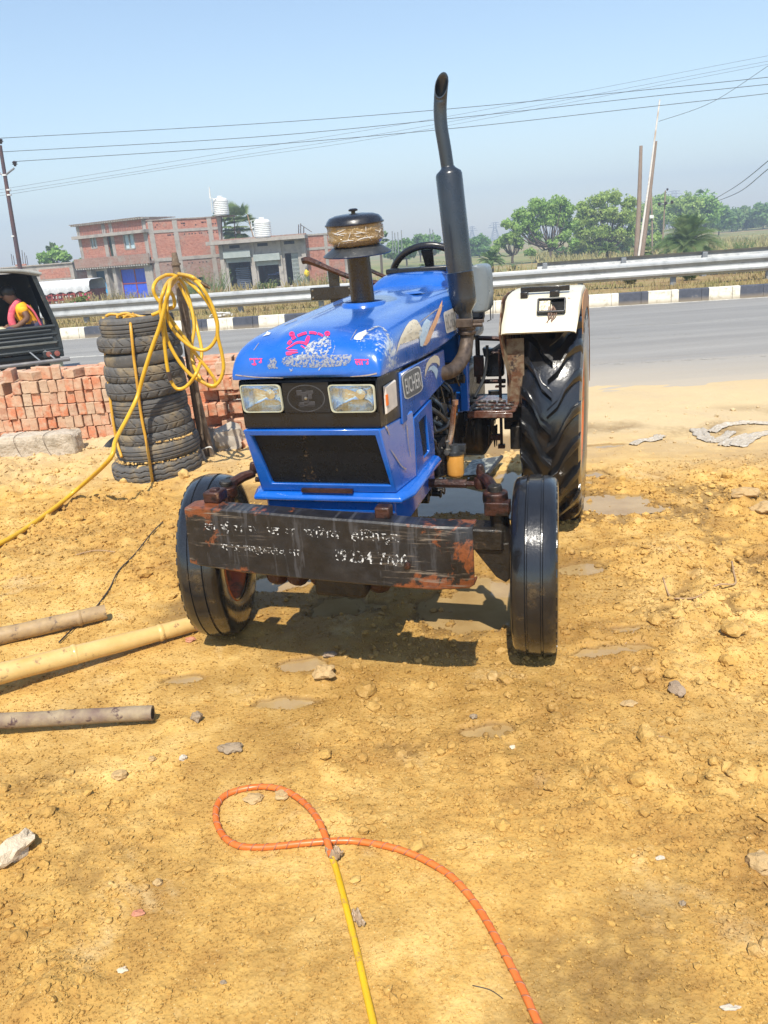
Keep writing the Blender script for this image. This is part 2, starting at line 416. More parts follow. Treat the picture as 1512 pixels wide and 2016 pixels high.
# recessed bezel field between the lamps, emblem
mb = MB(); o_ = []
for j in range(40):
    a = 2*PI*j/40; o_.append((math.cos(a), math.sin(a)))
ecx, ecz = qpx([(603, 784)], FY)[0]
mb.rings([[Vector((ecx+x*rx, y, ecz+z*rz)) for x, z in o_] for rx, rz, y in ((.066, .045, FY), (.066, .045, FY-.003), (.063, .042, FY-.003), (.063, .042, FY-.001))], caps=False)
em = P(mb, 'emblem', mat('emblem_grey', [(.06, .065, .075), (.03, .03, .035)], 30, .4), bezel)
mb = MB()
for x0, x1, z0, z1 in ((-.033, -.012, .008, .028), (-.016, .004, -.010, .022), (.0, .028, .012, .026), (.006, .022, -.004, .014), (-.026, -.008, -.03, -.012), (.002, .030, -.028, -.010), (-.010, .010, -.018, .004), (-.03, .03, -.027, -.02)):
    mb.bb(ecx+x0, ecx+x1, FY-.003, FY+.001, ecz+z0, ecz+z1)
P(mb, 'emblem_mark', mat('emblem_dull', [(.035, .033, .036)], 30, .6), em, bevel=.002)
mb = MB(); mb.lathe([(.0, -.006), (.005, -.005), (.006, 0)], (ecx, FY-.001, ecz), 'Y', 12); P(mb, 'emblem_screw', m_steel, em)
# corner indicators (white plate on the chamfer with an orange edge)
def cham(s, u, z, off):
    a = Vector((s*.240, -.366, z)); b = Vector((s*.2605, -.218, z)); d = b-a; nn = Vector((d.y*s, -d.x*s, 0)).normalized()
    if nn.x*s < 0: nn = -nn
    return a+d*u+nn*off
for s in (1, -1):
    mb = MB(); F = [cham(s, u, z, 0.002) for u, z in ((.17, 1.098), (.80, 1.104), (.80, 1.012), (.17, 1.004))]; G = [cham(s, u, z, .010) for u, z in ((.2, 1.094), (.77, 1.100), (.77, 1.016), (.2, 1.008))]
    mb.rings([F, G]); ind = P(mb, 'indicator', mat('dusty_white_reflector', [(.62, .56, .50), (.5, .46, .42)], 30, .5, bump=.4, bscale=200), bevel=.002)
    mb = MB(); mb.rings([[cham(s, u, z, o) for u, z in ((.17, 1.07), (.26, 1.07), (.26, 1.035), (.17, 1.035))] for o in (.009, .0125)]); P(mb, 'amber_lens', mat('amber_plastic', [(.85, .17, .01)], rough=.3), ind)
# ---- grille housing: blue frame round the dark mesh, chamfered to the sides
mb = MB()
fo = [(-.250, -.382, .966), (.236, -.382, .966), (.252, -.292, .722), (-.252, -.292, .722)]
fi = [(-.222, -.380, .945), (.218, -.380, .945), (.236, -.302, .752), (-.205, -.302, .752)]
fb = [(x, y+.022, z) for x, y, z in fi]
sc_ = [(-.275, -.10, .966), (.275, -.10, .966), (.275, -.10, .722), (-.275, -.10, .722)]
V = [Vector(p) for p in fo+fi+fb+sc_]
mb.add(V, [(i, (i+1) % 4, 4+(i+1) % 4, 4+i) for i in range(4)]+[(4+i, 4+(i+1) % 4, 8+(i+1) % 4, 8+i) for i in range(4)]+[(0, 3, 15, 12), (1, 2, 14, 13), (0, 1, 13, 12), (2, 3, 15, 14)])
gf = P(mb, 'grille_frame', m_blue, bevel=.006)
mb = MB(); y0, y1 = -.362, -.284
def gy_(z): return -.360+(.945-z)/(.945-.752)*.076
mb.add([(x*1.01, gy_(z)+.002, z) for x, y, z in fi], [(0, 1, 2, 3)])
for k in range(1, 64):
    t = k/64; z = .945-.193*t; xl = -.222+.017*t; xr = .218+.018*t
    mb.box(((xl+xr)/2, gy_(z), z), (xr-xl, .0016, .0013))
m_mesh = mat('dark_radiator_mesh', [(.003, .004, .007), (.006, .007, .010)], 10, .3, bump=.6, bscale=260, bdist=.003, spots=[((.12, .075, .03), 9, .67, .04, .8), ((.2, .17, .12), 55, .75, .02)])
P(mb, 'grille_mesh', m_mesh, gf)
# ledge and lower box
mb = MB()
def lring(z, e): return [Vector(p) for p in [(-.265-e, -.300-e, z), (.262+e, -.300-e, z), (.292+e, -.235, z), (.292+e, .20, z), (-.292-e, .20, z), (-.292-e, -.235, z)]]
mb.rings([lring(.722, -.015), lring(.718, 0), lring(.706, .012), lring(.694, .012), lring(.686, -.004)])
P(mb, 'grille_base_ledge', m_blue, bevel=.004)
mb = MB(); mb.rings([[Vector(p) for p in [(-.24, y0_, z), (.24, y0_, z), (.272, -.2, z), (.272, .2, z), (-.272, .2, z), (-.272, -.2, z)]] for y0_, z in ((-.285, .69), (-.285, .645), (-.24, .60))])
P(mb, 'nose_box', m_blue, bevel=.006)
mb = MB(); mb.bb(-.09, .10, -.312, -.30, .724, .738); P(mb, 'rust_strip', m_brown, gf)
# ---- front bumper plate (C channel) with hand painted writing
mb = MB(); rs = []
BX = [(-.468, -.430, .698, .535, .0), (-.462, -.470, .712, .520, -.004), (-.45, -.497, .721, .512, -.006), (-.41, -.505, .729, .508, 0), (-.25, -.506, .720, .490, 0), (0, -.506, .706, .478, 0), (.25, -.506, .694, .468, 0), (.42, -.506, .685, .465, 0), (.53, -.497, .681, .474, 0), (.546, -.487, .680, .482, 0)]
for x, y, zt, zb, sk_ in BX:
    rs.append([Vector((x-(.012*(zt-z)/.2 if x < -.4 else 0), yy, z)) for yy, z in ((y+.075, zt), (y+.006, zt), (y, zt-.006), (y, zb+.006), (y+.006, zb), (y+.06, zb), (y+.06, zb+.008), (y+.010, zb+.010), (y+.010, zt-.010), (y+.075, zt-.009))])
mb.rings(rs)
def mk_bumper():
    n = NT('chipped_black_bumper_paint'); v = n.coord(); x, y, z = sep(n, v)
    c = n.ramp(n.noise(v, 14, 8, .7), [(.005, .005, .006), (.014, .013, .014), (.034, .032, .032)], [.35, .55, .75])
    drip = n.n('Mapping'); drip.inputs['Scale'].default_value = (38, 1, 5); n.l(v, drip.inputs[0])
    c = n.mix(n.rng(n.noise(drip.outputs[0], 1, 4, .6), .58, .66, 0, .5), c, (.07, .072, .08))
    ax = n.math('ABSOLUTE', n.math('ADD', x, -.02)); zz = n.rng(z, .47, .54, .2, 0)
    e = n.math('ADD', n.rng(ax, .24, .52, 0, .28), zz)
    zt = n.rng(z, .67, .715, 0, .17); e = n.math('ADD', e, zt)
    m = n.rng(n.math('ADD', n.noise(v, 11, 9, .7, .4), e), .73, .78)
    rust = n.ramp(n.noise(v, 30, 5), [(.10, .028, .010), (.19, .055, .018), (.05, .018, .01)])
    c = n.mix(m, c, rust)
    sx = n.n('Mapping'); sx.inputs['Rotation'].default_value = (0, .5, 0); sx.inputs['Scale'].default_value = (5, 1, 60); n.l(v, sx.inputs[0])
    sm = n.math('MULTIPLY', n.rng(n.noise(sx.outputs[0], 1.4, 6, .7), .56, .66), n.rng(ax, .12, .34, 0, .85))
    c = n.mix(sm, c, (.20, .165, .13))
    sm2 = n.rng(n.noise(v, 85, 6, .75), .70, .72, 0, .8); c = n.mix(sm2, c, (.32, .30, .22))
    n.set(Base_Color=c, Roughness=n.rng(n.noise(v, 8), .3, .7, .28, .6)); n.bump(n.noise(v, 18, 7, .6), .5, .006); return n.m
bump_o = P(mb, 'front_bumper', mk_bumper(), smooth=40)
m_letter = worn('flaked_white_lettering', [(.68, .68, .66), (.40, .41, .42)], 95, .512, .7)
def btext(body, A, B, h, bold=0):
    t = text_mesh(body, 1, bold); xs = [p.x for p in t.v]; ys = [p.y for p in t.v]; (xa, za), (xb, zb) = qpx([A, B], -.509)
    wx, hy = max(xs)-min(xs), max(ys)-min(ys)
    t.v = [Vector((xa+(p.x-min(xs))/wx*(xb-xa), -.5085, za+(zb-za)*(p.x-min(xs))/wx+((p.y-min(ys))/hy-.5)*h)) for p in t.v]
    P(t, 'painted_lettering', m_letter, bump_o, smooth=0, fix=False)
btext('ज ई ग न  ज ग  पिमव  हिमापूर', (402, 1038), (786, 1060), .050)
btext('ग ज मद्रमलव ना', (436, 1080), (590, 1092), .034); btext('?9234 7/06', (660, 1093), (803, 1104), .044, .01)
bq_ = qpx([(802, 1113)], -.506)[0]
mb = MB()
mb.lathe([(0, -.012), (.010, -.011), (.012, 0)], (bq_[0], -.506, bq_[1]), 'Y', 8); P(mb, 'bumper_bolt', m_brown, bump_o)
mb = MB(); mb.bb(-.395, -.335, -.46, -.39, .725, .765); mb.bb(-.38, -.35, -.44, -.41, .76, .772); P(mb, 'bumper_bracket', m_brown, bevel=.006)
for s in (1, -1): mb = MB(); mb.bb(s*.16-.02, s*.16+.02, -.44, -.24, .50, .56); mb.bb(s*.16-.04, s*.16+.04, -.47, -.44, .49, .68); P(mb, 'bumper_arm', m_grease, bevel=.005)
mb = MB(); mb.bb(.225, .275, -.47, -.42, .69, .73); P(mb, 'bumper_bracket', m_brown, bevel=.006)
# ---- front support, axle beam, forks
mb = MB(); mb.bb(-.17, .17, -.25, .30, .36, .60); mb.bb(-.10, .10, -.27, .25, .30, .40); P(mb, 'front_support', m_grease, bevel=.015)
mb = MB(); mb.bb(-.58, .58, -.075, .035, .43, .515); mb.bb(-.30, .30, -.06, .02, .36, .44); P(mb, 'front_axle', m_grease, bevel=.008)
mb = MB()
for x, w in ((-.30, .05), (-.215, .05), (-.115, .05), (.115, .06)):
    mb.lathe([(w*.5, -.08), (w, -.04), (w, .04), (w*.5, .08)], (x, -.12, .335), 'Y', 14)
each(mb, 'axle_clamp', m_brown, T, bevel=.004)
for s in (1, -1):
    mb = MB(); mb.tube([(s*.545, -.02, .67), (s*.56, -.02, .55), (s*.575, -.02, .45), (s*.585, -.02, .36)], [.026, .035, .038, .04], 14)
    mb.prism([(s*.46, .44), (s*.60, .46), (s*.615, .33), (s*.585, .30), (s*.55, .32)], -.06, .02); mb.tube([(s*.56, -.02, .36), (s*.70, -.02, .365)], .035, 14)
    kp = P(mb, 'kingpin', m_grease, bevel=.004)
    mb = MB(); mb.lathe([(.022, 0), (.045, .004), (.048, .02), (.045, .045), (.02, .05)], (s*.548, -.02, .60), 'Z', 18); mb.tube([(s*.548, -.02, .64), (s*.51, .06, .662), (s*.475, .10, .668)], [.024, .021, .018], 10); mb.box((s*.56, -.05, .595), (.09, .06, .05))
    mb.lathe([(.014, -.02), (.018, 0), (.012, .028), (0, .032)], (s*.475, .10, .685), 'Z', 10)
    P(mb, 'steering_arm', m_brown, kp, bevel=.003)
mb = MB(); mb.tube([(-.47, .10, .640), (.475, .10, .635)], .011, 10)
mb.tube([(.16, .10, .6365), (.42, .10, .6355)], .017, 10); mb.lathe([(.0, -.03), (.024, -.02), (.028, 0), (.024, .02), (0, .03)], (.475, .10, .64), 'Z', 12); P(mb, 'tie_rod', m_brown)
# ---- front wheels
def front_wheel(s, steer, first):
    prof = [(.205, -.07), (.225, -.078), (.27, -.085), (.315, -.087), (.342, -.084), (.358, -.074), (.365, -.055), (.369, -.034), (.363, -.031), (.363, -.026), (.3715, -.023),
            (.373, .022), (.365, .025), (.365, .030), (.370, .033), (.365, .055), (.358, .074), (.342, .084), (.315, .087), (.27, .085), (.225, .078), (.205, .07)]
    t = MB(); t.lathe(prof, axis='X', n=96, caps=False)
    # shoulder notches
    N = 40
    for k in range(N):
        for ss in (1,):
            a = 2*PI*k/N; c, sn = math.cos(a), math.sin(a)
            M = Matrix.Rotation(a, 3, 'X')
            t.box(M @ Vector((ss*.076, .3465, 0)), (.014, .008, .030), M)
    rim = MB(); rim.lathe([(.212, -.078), (.218, -.074), (.205, -.060), (.19, -.05), (.185, -.02), (.185, .02), (.19, .05), (.205, .060), (.218, .074), (.212, .078), (.198, .066), (.178, .045), (.176, .02), (.165, .012), (.14, .02), (.11, .028), (.08, .030), (.05, .03), (.05, .012), (.08, .010), (.12, .008), (.16, -.004), (.175, -.02), (.178, -.045), (.198, -.066)], axis='X', n=64, caps=False)
    w = P(rim, 'front_wheel', m_rim, smooth=45); P(t, 'tyre', m_tyre, w, smooth=38)
    h = MB(); h.lathe([(.0, .085), (.022, .083), (.028, .07), (.035, .04), (.055, .035), (.058, .0), (.045, -.06), (.02, -.09)], axis='X', n=24)
    for k in range(6):
        a = k*PI/3; h.lathe([(.0, .045), (.009, .044), (.009, .02)], (0, .075*math.cos(a), .075*math.sin(a)), 'X', 6)
    h = P(h, 'hub', m_brown, w)
    w.location = (.688, .045, .335) if s > 0 else (-.632, .0, .335); w.rotation_euler = (0, 0, steer); w.scale = (s*.95, .925, .925)
    return w
front_wheel(1, R(4), True); front_wheel(-1, R(13), False)
# ---- rear wheels with chevron lugs
def rear_wheel(s):
    prof = [(.35, -.145), (.38, -.160), (.46, -.172), (.53, -.172), (.565, -.160), (.58, -.12), (.587, 0), (.58, .12), (.565, .160), (.53, .172), (.46, .172), (.38, .160), (.35, .145)]
    t = MB(); t.lathe(prof, axis='X', n=80, caps=False); N = 21
    for k in range(N):
        for ss in (-1, 1):
            a0 = 2*PI*(k+(.5 if ss > 0 else 0))/N
            L = [(.012, -.10, .598), (-.045, -.02, .6), (-.085, .11, .598), (-.13, .21, .592), (-.158, .25, .575), (-.172, .265, .545)]
            # bar with trapezoid section
            rs = []
            for i, (x, da, rtop) in enumerate(L):
                a = a0-da; er = Vector((0, math.cos(a), math.sin(a))); et = Vector((0, -math.sin(a), math.cos(a)))
                wt = .019+.005*(i > 2); wb = wt+.013
                top = rtop+.028; bot = rtop-.035; c = Vector((ss*x*-1, 0, 0))
                rs.append([c+er*bot-et*wb, c+er*(top-.006)-et*wt, c+er*top-et*(wt-.006), c+er*top+et*(wt-.006), c+er*(top-.006)+et*wt, c+er*bot+et*wb])
            t.rings(rs)
    rim = MB(); rim.lathe([(.352, -.15), (.362, -.146), (.33, -.12), (.32, -.05), (.32, .05), (.33, .12), (.362, .146), (.352, .15), (.33, .14), (.30, .06), (.28, .04), (.2, .05), (.12, .03), (.0, .03), (.0, .0), (.2, .02), (.28, .0), (.31, -.05), (.33, -.14)], axis='X', n=64, caps=False)
    w = P(rim, 'rear_wheel', m_rim, smooth=45); P(t, 'tyre', m_tyre, w, smooth=42)
    h = MB(); h.lathe([(.0, .09), (.06, .085), (.08, .05), (.12, .03), (.10, -.05)], axis='X', n=24); P(h, 'hub', m_brown, w)
    w.location = (s*(.655 if s > 0 else .60), 1.62, .580); w.scale = (s*.86, .965, .965)
for s in (1, -1): rear_wheel(s)
# ---- fenders
FP = [(1.085, 1.085), (1.115, 1.130), (1.17, 1.195), (1.21, 1.232), (1.29, 1.250), (1.45, 1.256), (1.66, 1.256), (1.84, 1.23), (2.02, 1.15), (2.17, 1.03), (2.27, .88), (2.31, .74)]
for s in (1,):
    mb = MB(); rs = []
    for i, (y, z) in enumerate(FP):
        xi, xo = .432, .775+.02*min(1, i/3)
        if i < 2: xi = .424
        pts = [Vector((s*x, y, zz)) for x, zz in ((xi, z-.008), (xi+.006, z-.002), (xi+.03, z), (xo-.03, z), (xo-.006, z-.004), (xo, z-.03 if i > 1 else z-.01))]
        dn = Vector((0, .009, -.006)); rs.append(pts+[p+dn for p in reversed(pts)])
    mb.rings(rs); fd = P(mb, 'fender', m_cream, smooth=45, bevel=.002)
    # outer flange
    mb = MB(); top = [Vector((s*.797, y, z-.02)) for y, z in FP[2:]]; bot = [Vector((s*.800, y+(.0 if i > 1 else .02), z-.02-(.12 if i < 3 else .09))) for i, (y, z) in enumerate(FP[2:])]
    mb.rings([[a, b, b+Vector((s*.004, 0, 0)), a+Vector((s*.004, 0, 0))] for a, b in zip(top, bot)]); P(mb, 'fender_lip', mat('orange_rusted_edge', [(.42, .24, .11), (.3, .14, .06)], 9, .6, bump=.3), fd)
    # inner wall down to the footboard, pressed with a crease
    mb = MB(); rs = []
    for i, (y, z) in enumerate(FP):
        zb = .70 if y < 1.9 else .85
        yb = max(y, 1.16) if y < 1.3 else y
        rs.append([Vector((s*.412, y, z-.006)), Vector((s*.425, y+(yb-y)*.4, z-(z-zb)*.3)), Vector((s*(.455 if i < 3 else .43), y+(yb-y)*.6, z-(z-zb)*.62)), Vector((s*.440, yb, zb)),
                   Vector((s*.447, yb, zb)), Vector((s*(.462 if i < 3 else .437), y+(yb-y)*.6, z-(z-zb)*.62)), Vector((s*.432, y+(yb-y)*.4, z-(z-zb)*.3)), Vector((s*.418, y, z-.006))])
    mb.rings(rs); mb.bb(s*.44, s*.525, 1.155, 1.165, .71, 1.05)
    P(mb, 'fender_inner_panel', m_rustcream, fd, smooth=40)
    # broken lamp let into the face
    q = qpx([(1060, 594), (1113, 590), (1115, 617), (1062, 622)], 1.175); lx0, lx1 = q[0][0], q[1][0]; lz = q[0][1]+.002; lz1 = q[2][1]
    if s < 0: lx0, lx1 = -lx0, -lx1
    tilt = Matrix.Rotation(-.62, 3, 'X'); cc = Vector(((lx0+lx1)/2, 1.163, (lz+lz1)/2)); wd_ = abs(lx1-lx0); ht = abs(lz-lz1)*1.1
    mb = MB()
    for dx, dz, sx, sz in ((0, ht/2, wd_, .008), (0, -ht/2, wd_, .008), (wd_/2, 0, .008, ht), (-wd_/2, 0, .008, ht)): mb.box(cc+tilt @ Vector((dx, -.012, dz)), (sx, .03, sz), tilt)
    lp = P(mb, 'fender_lamp', m_bezel, fd, bevel=.002)
    mb = MB(); mb.box(cc+tilt @ Vector((-wd_*.25, -.010, 0)), (wd_*.45, .022, ht*.85), tilt); P(mb, 'lamp_reflector', mat('dull_lamp', [(.35, .32, .24), (.2, .18, .13)], 30, .3, metal=.6), lp, bevel=.004)
    mb = MB(); mb.box(cc+tilt @ Vector((wd_*.24, -.004, 0)), (wd_*.46, .008, ht*.9), tilt); P(mb, 'lamp_socket', mat('soot_and_hole_shade', [(.004, .004, .004)]), lp)  # black plate paints the shade of the lamp recess
    mb = MB(); rnd = random.Random(3)
    for k in range(9):
        b = cc+Vector((rnd.uniform(-.012, .012), -.02, rnd.uniform(-.0, .01))); mb.tube([b, b+Vector((rnd.uniform(-.02, .02), -.02, -.03)), b+Vector((rnd.uniform(-.03, .01), -.03+rnd.uniform(-.01, .01), -.075))], .0022, 5, sub=3)
    P(mb, 'loose_wires', mat('frayed_wire', [(.35, .22, .15), (.08, .05, .04)], 80, .5), lp)
    mb = MB(); mb.bb(s*.50, s*.735, 1.262, 1.282, 1.256, 1.282); mb.bb(s*.505, s*.54, 1.205, 1.27, 1.236, 1.262); mb.bb(s*.645, s*.69, 1.205, 1.27, 1.236, 1.262); P(mb, 'fender_bracket', m_brown if s < 0 else m_black, fd, bevel=.003)
# right hand fender rail (seen left of the intake pipe)
mb = MB(); mb.tube([(-.60, 1.18, 1.478), (-.56, 1.18, 1.478), (-.44, 1.16, 1.428), (-.30, 1.14, 1.375), (-.12, 1.14, 1.335)], [.016, .019, .013, .013, .012], 10, sub=3)
mb.tube([(-.34, 1.3, 1.44), (-.16, 1.25, 1.36)], .010, 8)
P(mb, 'grab_rail', m_brown)
mb = MB(); mb.bb(-.463, -.405, 1.17, 1.178, 1.22, 1.43); mb.bb(-.565, -.335, 1.16, 1.168, 1.282, 1.345); P(mb, 'rail_bracket', m_black, bevel=.003)
mb = MB()
for x, z in ((-.55, 1.333), (-.55, 1.295), (-.35, 1.333), (-.35, 1.295)): mb.lathe([(0, -.006), (.006, -.005), (.007, 0)], (x, 1.16, z), 'Y', 8)
each(mb, 'bracket_bolt', m_steel, T)
# ---- air cleaner
m_plastic = mat('clear_wrap_over_tan', [(.24, .15, .055), (.36, .24, .10)], 7, .15, bump=.9, bscale=22, bdist=.03, spots=[((.75, .72, .62), 26, .68, .03)], coat=.9)
mb = MB(); mb.tube([(0, PY, 1.24), (0, PY-.025, 1.50)], [.048, .044], 24); P(mb, 'intake_pipe', m_black)
AC = Matrix.Rotation(R(5), 3, 'X'); ab = Vector((0, PY-.03, 1.495)); ZS = .68
def lt(prof, name, m, **k):
    b = MB(); b.lathe([(r, z*ZS) for r, z in prof], ab, 'Z', 40, M=AC); return P(b, name, m, k.pop('parent', None), **k)
ac = lt([(.05, 0), (.128, .004), (.132, .010), (.128, .016), (.092, .050), (.085, .056)], 'air_cleaner', mat('scuffed_black_skirt', [(.05, .053, .056), (.018, .02, .022)], 12, .35, bump=.3, spots=[((.14, .14, .14), 20, .6, .1)]), smooth=50)
# wrapped bowl: folds
mb = MB(); rs = []; rnd = random.Random(4)
for i in range(15):
    t = i/14; z = .056+t*.112; ring = []
    for j in range(90):
        a = 2*PI*j/90; r0 = .088+.018*min(1, t*4)
        r0 += .0035*noise.noise(Vector((math.cos(a)*2.6, math.sin(a)*2.6, z*55)))+.002*noise.noise(Vector((math.cos(a)*9, math.sin(a)*9, z*90)))
        ring.append(AC @ Vector((r0*math.cos(a), r0*math.sin(a), z*ZS))+ab)
    rs.append(ring)
mb.rings(rs); P(mb, 'wrapped_bowl', m_plastic, ac, smooth=60)
mb = MB(); rnd = random.Random(12)
for k in range(46):
    a = rnd.uniform(0, 2*PI); z = rnd.uniform(.065, .16); pts = []
    da, dz = rnd.uniform(-.18, .18), rnd.uniform(-.014, .014)
    for i in range(4):
        aa = a+da*i; zz = min(.165, max(.06, z+dz*i+rnd.uniform(-.003, .003))); r0 = .1068 if zz > .085 else .089+(zz-.056)*.62
        pts.append(AC @ Vector((r0*math.cos(aa), r0*math.sin(aa), zz*ZS))+ab)
    mb.tube(pts, [.0005, .0013, .0011, .0004], 5, sub=3)
P(mb, 'wrap_creases', mat('plastic_crease', [(.75, .72, .66)], rough=.25), ac)
lt([(.107, .166), (.112, .166), (.113, .172), (.108, .178), (.104, .190), (.094, .206), (.072, .216), (.04, .221), (0, .223)], 'air_cleaner_cap', m_black, parent=ac, smooth=50)
lt([(.008, .221), (.008, .232), (.017, .234), (.018, .242), (.012, .247), (0, .248)], 'cap_knob', m_black, parent=ac)
# ---- exhaust
m_exh = mat('black_exhaust_enamel', [(.012, .016, .022), (.022, .028, .036)], 6, .30, bump=.2, bscale=14, bdist=.006, spots=[((.07, .075, .08), 9, .66, .1)], coat=.35)
mb = MB(); mb.tube([(.328, .72, 1.14), (.322, .72, 1.215), (.318, .72, 1.225), (.316, .72, 1.262), (.314, .72, 1.285), (.306, .72, 1.388), (.3058, .72, 1.392), (.3055, .72, 1.396), (.2745, .72, 1.78), (.2738, .72, 1.79), (.272, .72, 1.806), (.2715, .72, 1.812)], [.030, .030, .034, .057, .058, .058, .0605, .0555, .0555, .052, .031, .028], 32)
ex = P(mb, 'exhaust_muffler', m_exh, smooth=40)
mb = MB(); pts = [(.2715, .72, 1.80), (.262, .72, 1.88), (.251, .72, 1.96), (.249, .72, 2.02), (.254, .715, 2.07), (.263, .70, 2.11)]
sp, sr = smooth_path([Vector(p) for p in pts], [.027]*6, 5); n = 20; rs = []
for i, p in enumerate(sp):
    t = (sp[min(i+1, len(sp)-1)]-sp[max(i-1, 0)]).normalized(); a = Vector((1, 0, 0)); a = (a-t*a.dot(t)).normalized(); b = t.cross(a)
    k = max(0, (i-18)/(len(sp)-19))
    ring = []
    for j in range(n):
        cs, sn_ = math.cos(2*PI*j/n), math.sin(2*PI*j/n); q = p+(a*cs+b*sn_)*sr[i]
        # slanted mouth facing forward: rear wall (+Y) runs on higher than the front
        off = (q-p).y/.027; q = q+t*(.045*off*k+.0*k); ring.append(q)
    rs.append(ring)
inner = [[p.lerp(sum(r, Vector())/n, .12) for p in r] for r in rs[::-1]]
mb.rings(rs+inner[:10], caps=False); P(mb, 'exhaust_tip', m_exh, ex, smooth=50)
mb = MB(); mb.add([p for p in rs[-7]], [tuple(range(n))]); P(mb, 'exhaust_mouth', mat('soot_and_hole_shade', [(.004, .004, .004)]), ex)  # black disc stands for the sooty, unlit inside of the pipe
mb = MB(); mb.tube([(.16, .36, 1.02), (.24, .44, 1.005), (.29, .55, 1.0), (.318, .66, 1.04), (.325, .715, 1.10), (.326, .72, 1.155)], [.032, .032, .031, .031, .030, .030], 18, sub=4)
m_elbow = mat('heat_browned_pipe', [(.055, .035, .025), (.11, .08, .06), (.03, .02, .016)], 16, .55, metal=.4, bump=.5)
P(mb, 'exhaust_elbow', m_elbow)
mb = MB(); mb.lathe([(.032, 0), (.040, .002), (.041, .014), (.036, .02), (.041, .026), (.040, .038), (.032, .04)], (.327, .72, 1.128), 'Z', 20); mb.bb(.29, .36, .665, .70, 1.165, 1.20); mb.box((.375, .71, 1.185), (.06, .02, .014)); mb.lathe([(0, -.03), (.009, -.03), (.009, .03), (0, .03)], (.37, .70, 1.17), 'X', 8)
P(mb, 'exhaust_clamp', m_elbow, bevel=.002)
# ---- engine and clutter on the tractor's left flank
mb = MB(); mb.bb(-.19, .16, .02, .92, .46, .96); mb.bb(-.15, .13, .1, .85, .96, 1.08); mb.bb(.16, .20, .30, .80, .60, .90); P(mb, 'engine_block', m_grease, bevel=.012)
mb = MB(); rnd = random.Random(21)
for k in range(60):
    x = rnd.uniform(.17, .25); y = rnd.uniform(.22, .85); z = rnd.uniform(.5, 1.06)
    s_ = [rnd.uniform(.015, .06) for _ in range(3)]
    if k % 3 == 0: mb.lathe([(0, -s_[0]), (s_[1]*.5, -s_[0]), (s_[1]*.5, s_[0]), (0, s_[0])], (x, y, z), 'XYZ'[k % 3], 10)
    elif k % 3 == 1: mb.box((x, y, z), s_, (rnd.uniform(-.3, .3), rnd.uniform(-.3, .3), rnd.uniform(-.5, .5)))
    else: mb.lathe([(0, -.02), (.012, -.02), (.012, .012), (.018, .013), (.018, .02), (0, .02)], (x+.02, y, z), 'X', 6)
each(mb, 'engine_fitting', m_grease, T, bevel=.002)
mb = MB()
for a, b, c, d, r in (((.20, .20, .95), (.28, .26, .88), (.29, .36, .82), (.25, .40, .80), .010), ((.22, .3, .98), (.27, .35, .90), (.25, .5, .82), (.22, .52, .7), .006), ((.24, .28, .79), (.29, .35, .80), (.31, .45, .83), (.25, .6, .85), .010),
                      ((.2, .5, 1.0), (.29, .5, .93), (.27, .58, .8), (.28, .55, .66), .006), ((.18, .2, .85), (.27, .21, .78), (.26, .27, .74), (.27, .3, .70), .009), ((.2, .62, .95), (.28, .64, .85), (.25, .7, .7), (.2, .7, .6), .007)):
    mb.tube([a, b, c, d], r, 8, sub=5)
each(mb, 'engine_hose', m_rubhose, T)
mb = MB(); mb.tube([(.20, .3, .86), (.28, .36, .80), (.265, .42, .735), (.25, .36, .70)], .009, 8, sub=5); mb.tube([(.2, .28, .97), (.275, .33, .9), (.285, .42, .815), (.31, .5, .82)], .007, 8, sub=5); each(mb, 'fuel_hose', m_bluehose, T)
mb = MB(); rnd = random.Random(5)
for k in range(14):
    a = Vector((rnd.uniform(.2, .26), rnd.uniform(.25, .8), rnd.uniform(.6, 1.05))); pts = [a]
    for i in range(3): pts.append(pts[-1]+Vector((rnd.uniform(-.03, .05), rnd.uniform(-.08, .08), rnd.uniform(-.12, .03))))
    mb.tube(pts, rnd.choice((.003, .004, .005)), 6, sub=4)
each(mb, 'injector_pipe', mat('dull_tube_metal', [(.12, .11, .10), (.04, .035, .03)], 40, .35, metal=.7), T)
mb = MB(); mb.tube([(.333, .36, .895), (.322, .37, .84), (.312, .38, .78), (.300, .37, .72)], [.010, .012, .012, .011], 12, sub=3); mb.lathe([(0, 0), (.012, .001), (.013, .02), (0, .022)], (.336, .358, .89), 'Z', 12)
P(mb, 'breather_pipe', mat('rust_and_steel_pipe', [(.5, .42, .34), (.35, .12, .05)], 14, .3, metal=.7))
# filters
mb = MB(); mb.lathe([(0, 0), (.030, .002), (.037, .01), (.037, .105), (.040, .107), (.040, .118), (.034, .12), (.034, .15), (0, .155)], (.252, .36, .585), 'Z', 28); mb.bb(.22, .29, .34, .40, .72, .76)
P(mb, 'oil_filter', m_black, smooth=40)
mb = MB(); mb.lathe([(0, 0), (.022, .001), (.032, .006), (.036, .016), (.0375, .10), (0, .102)], (.325, .36, .583), 'Z', 28)
fb_ = P(mb, 'fuel_filter_bowl', mat('amber_filter_bowl', [(.62, .27, .045), (.75, .38, .09)], 14, .22, bump=.15, spots=[((.35, .13, .03), 18, .6, .1)], coat=.5), smooth=50)
mb = MB(); mb.lathe([(.030, 0), (.041, .001), (.041, .012), (.025, .014), (.02, .04), (0, .042)], (.325, .36, .683), 'Z', 24); mb.bb(.27, .37, .35, .38, .70, .722); P(mb, 'filter_head', mat('grey_cast', [(.08, .085, .09), (.03, .03, .03)], 30, .4, metal=.5), fb_)
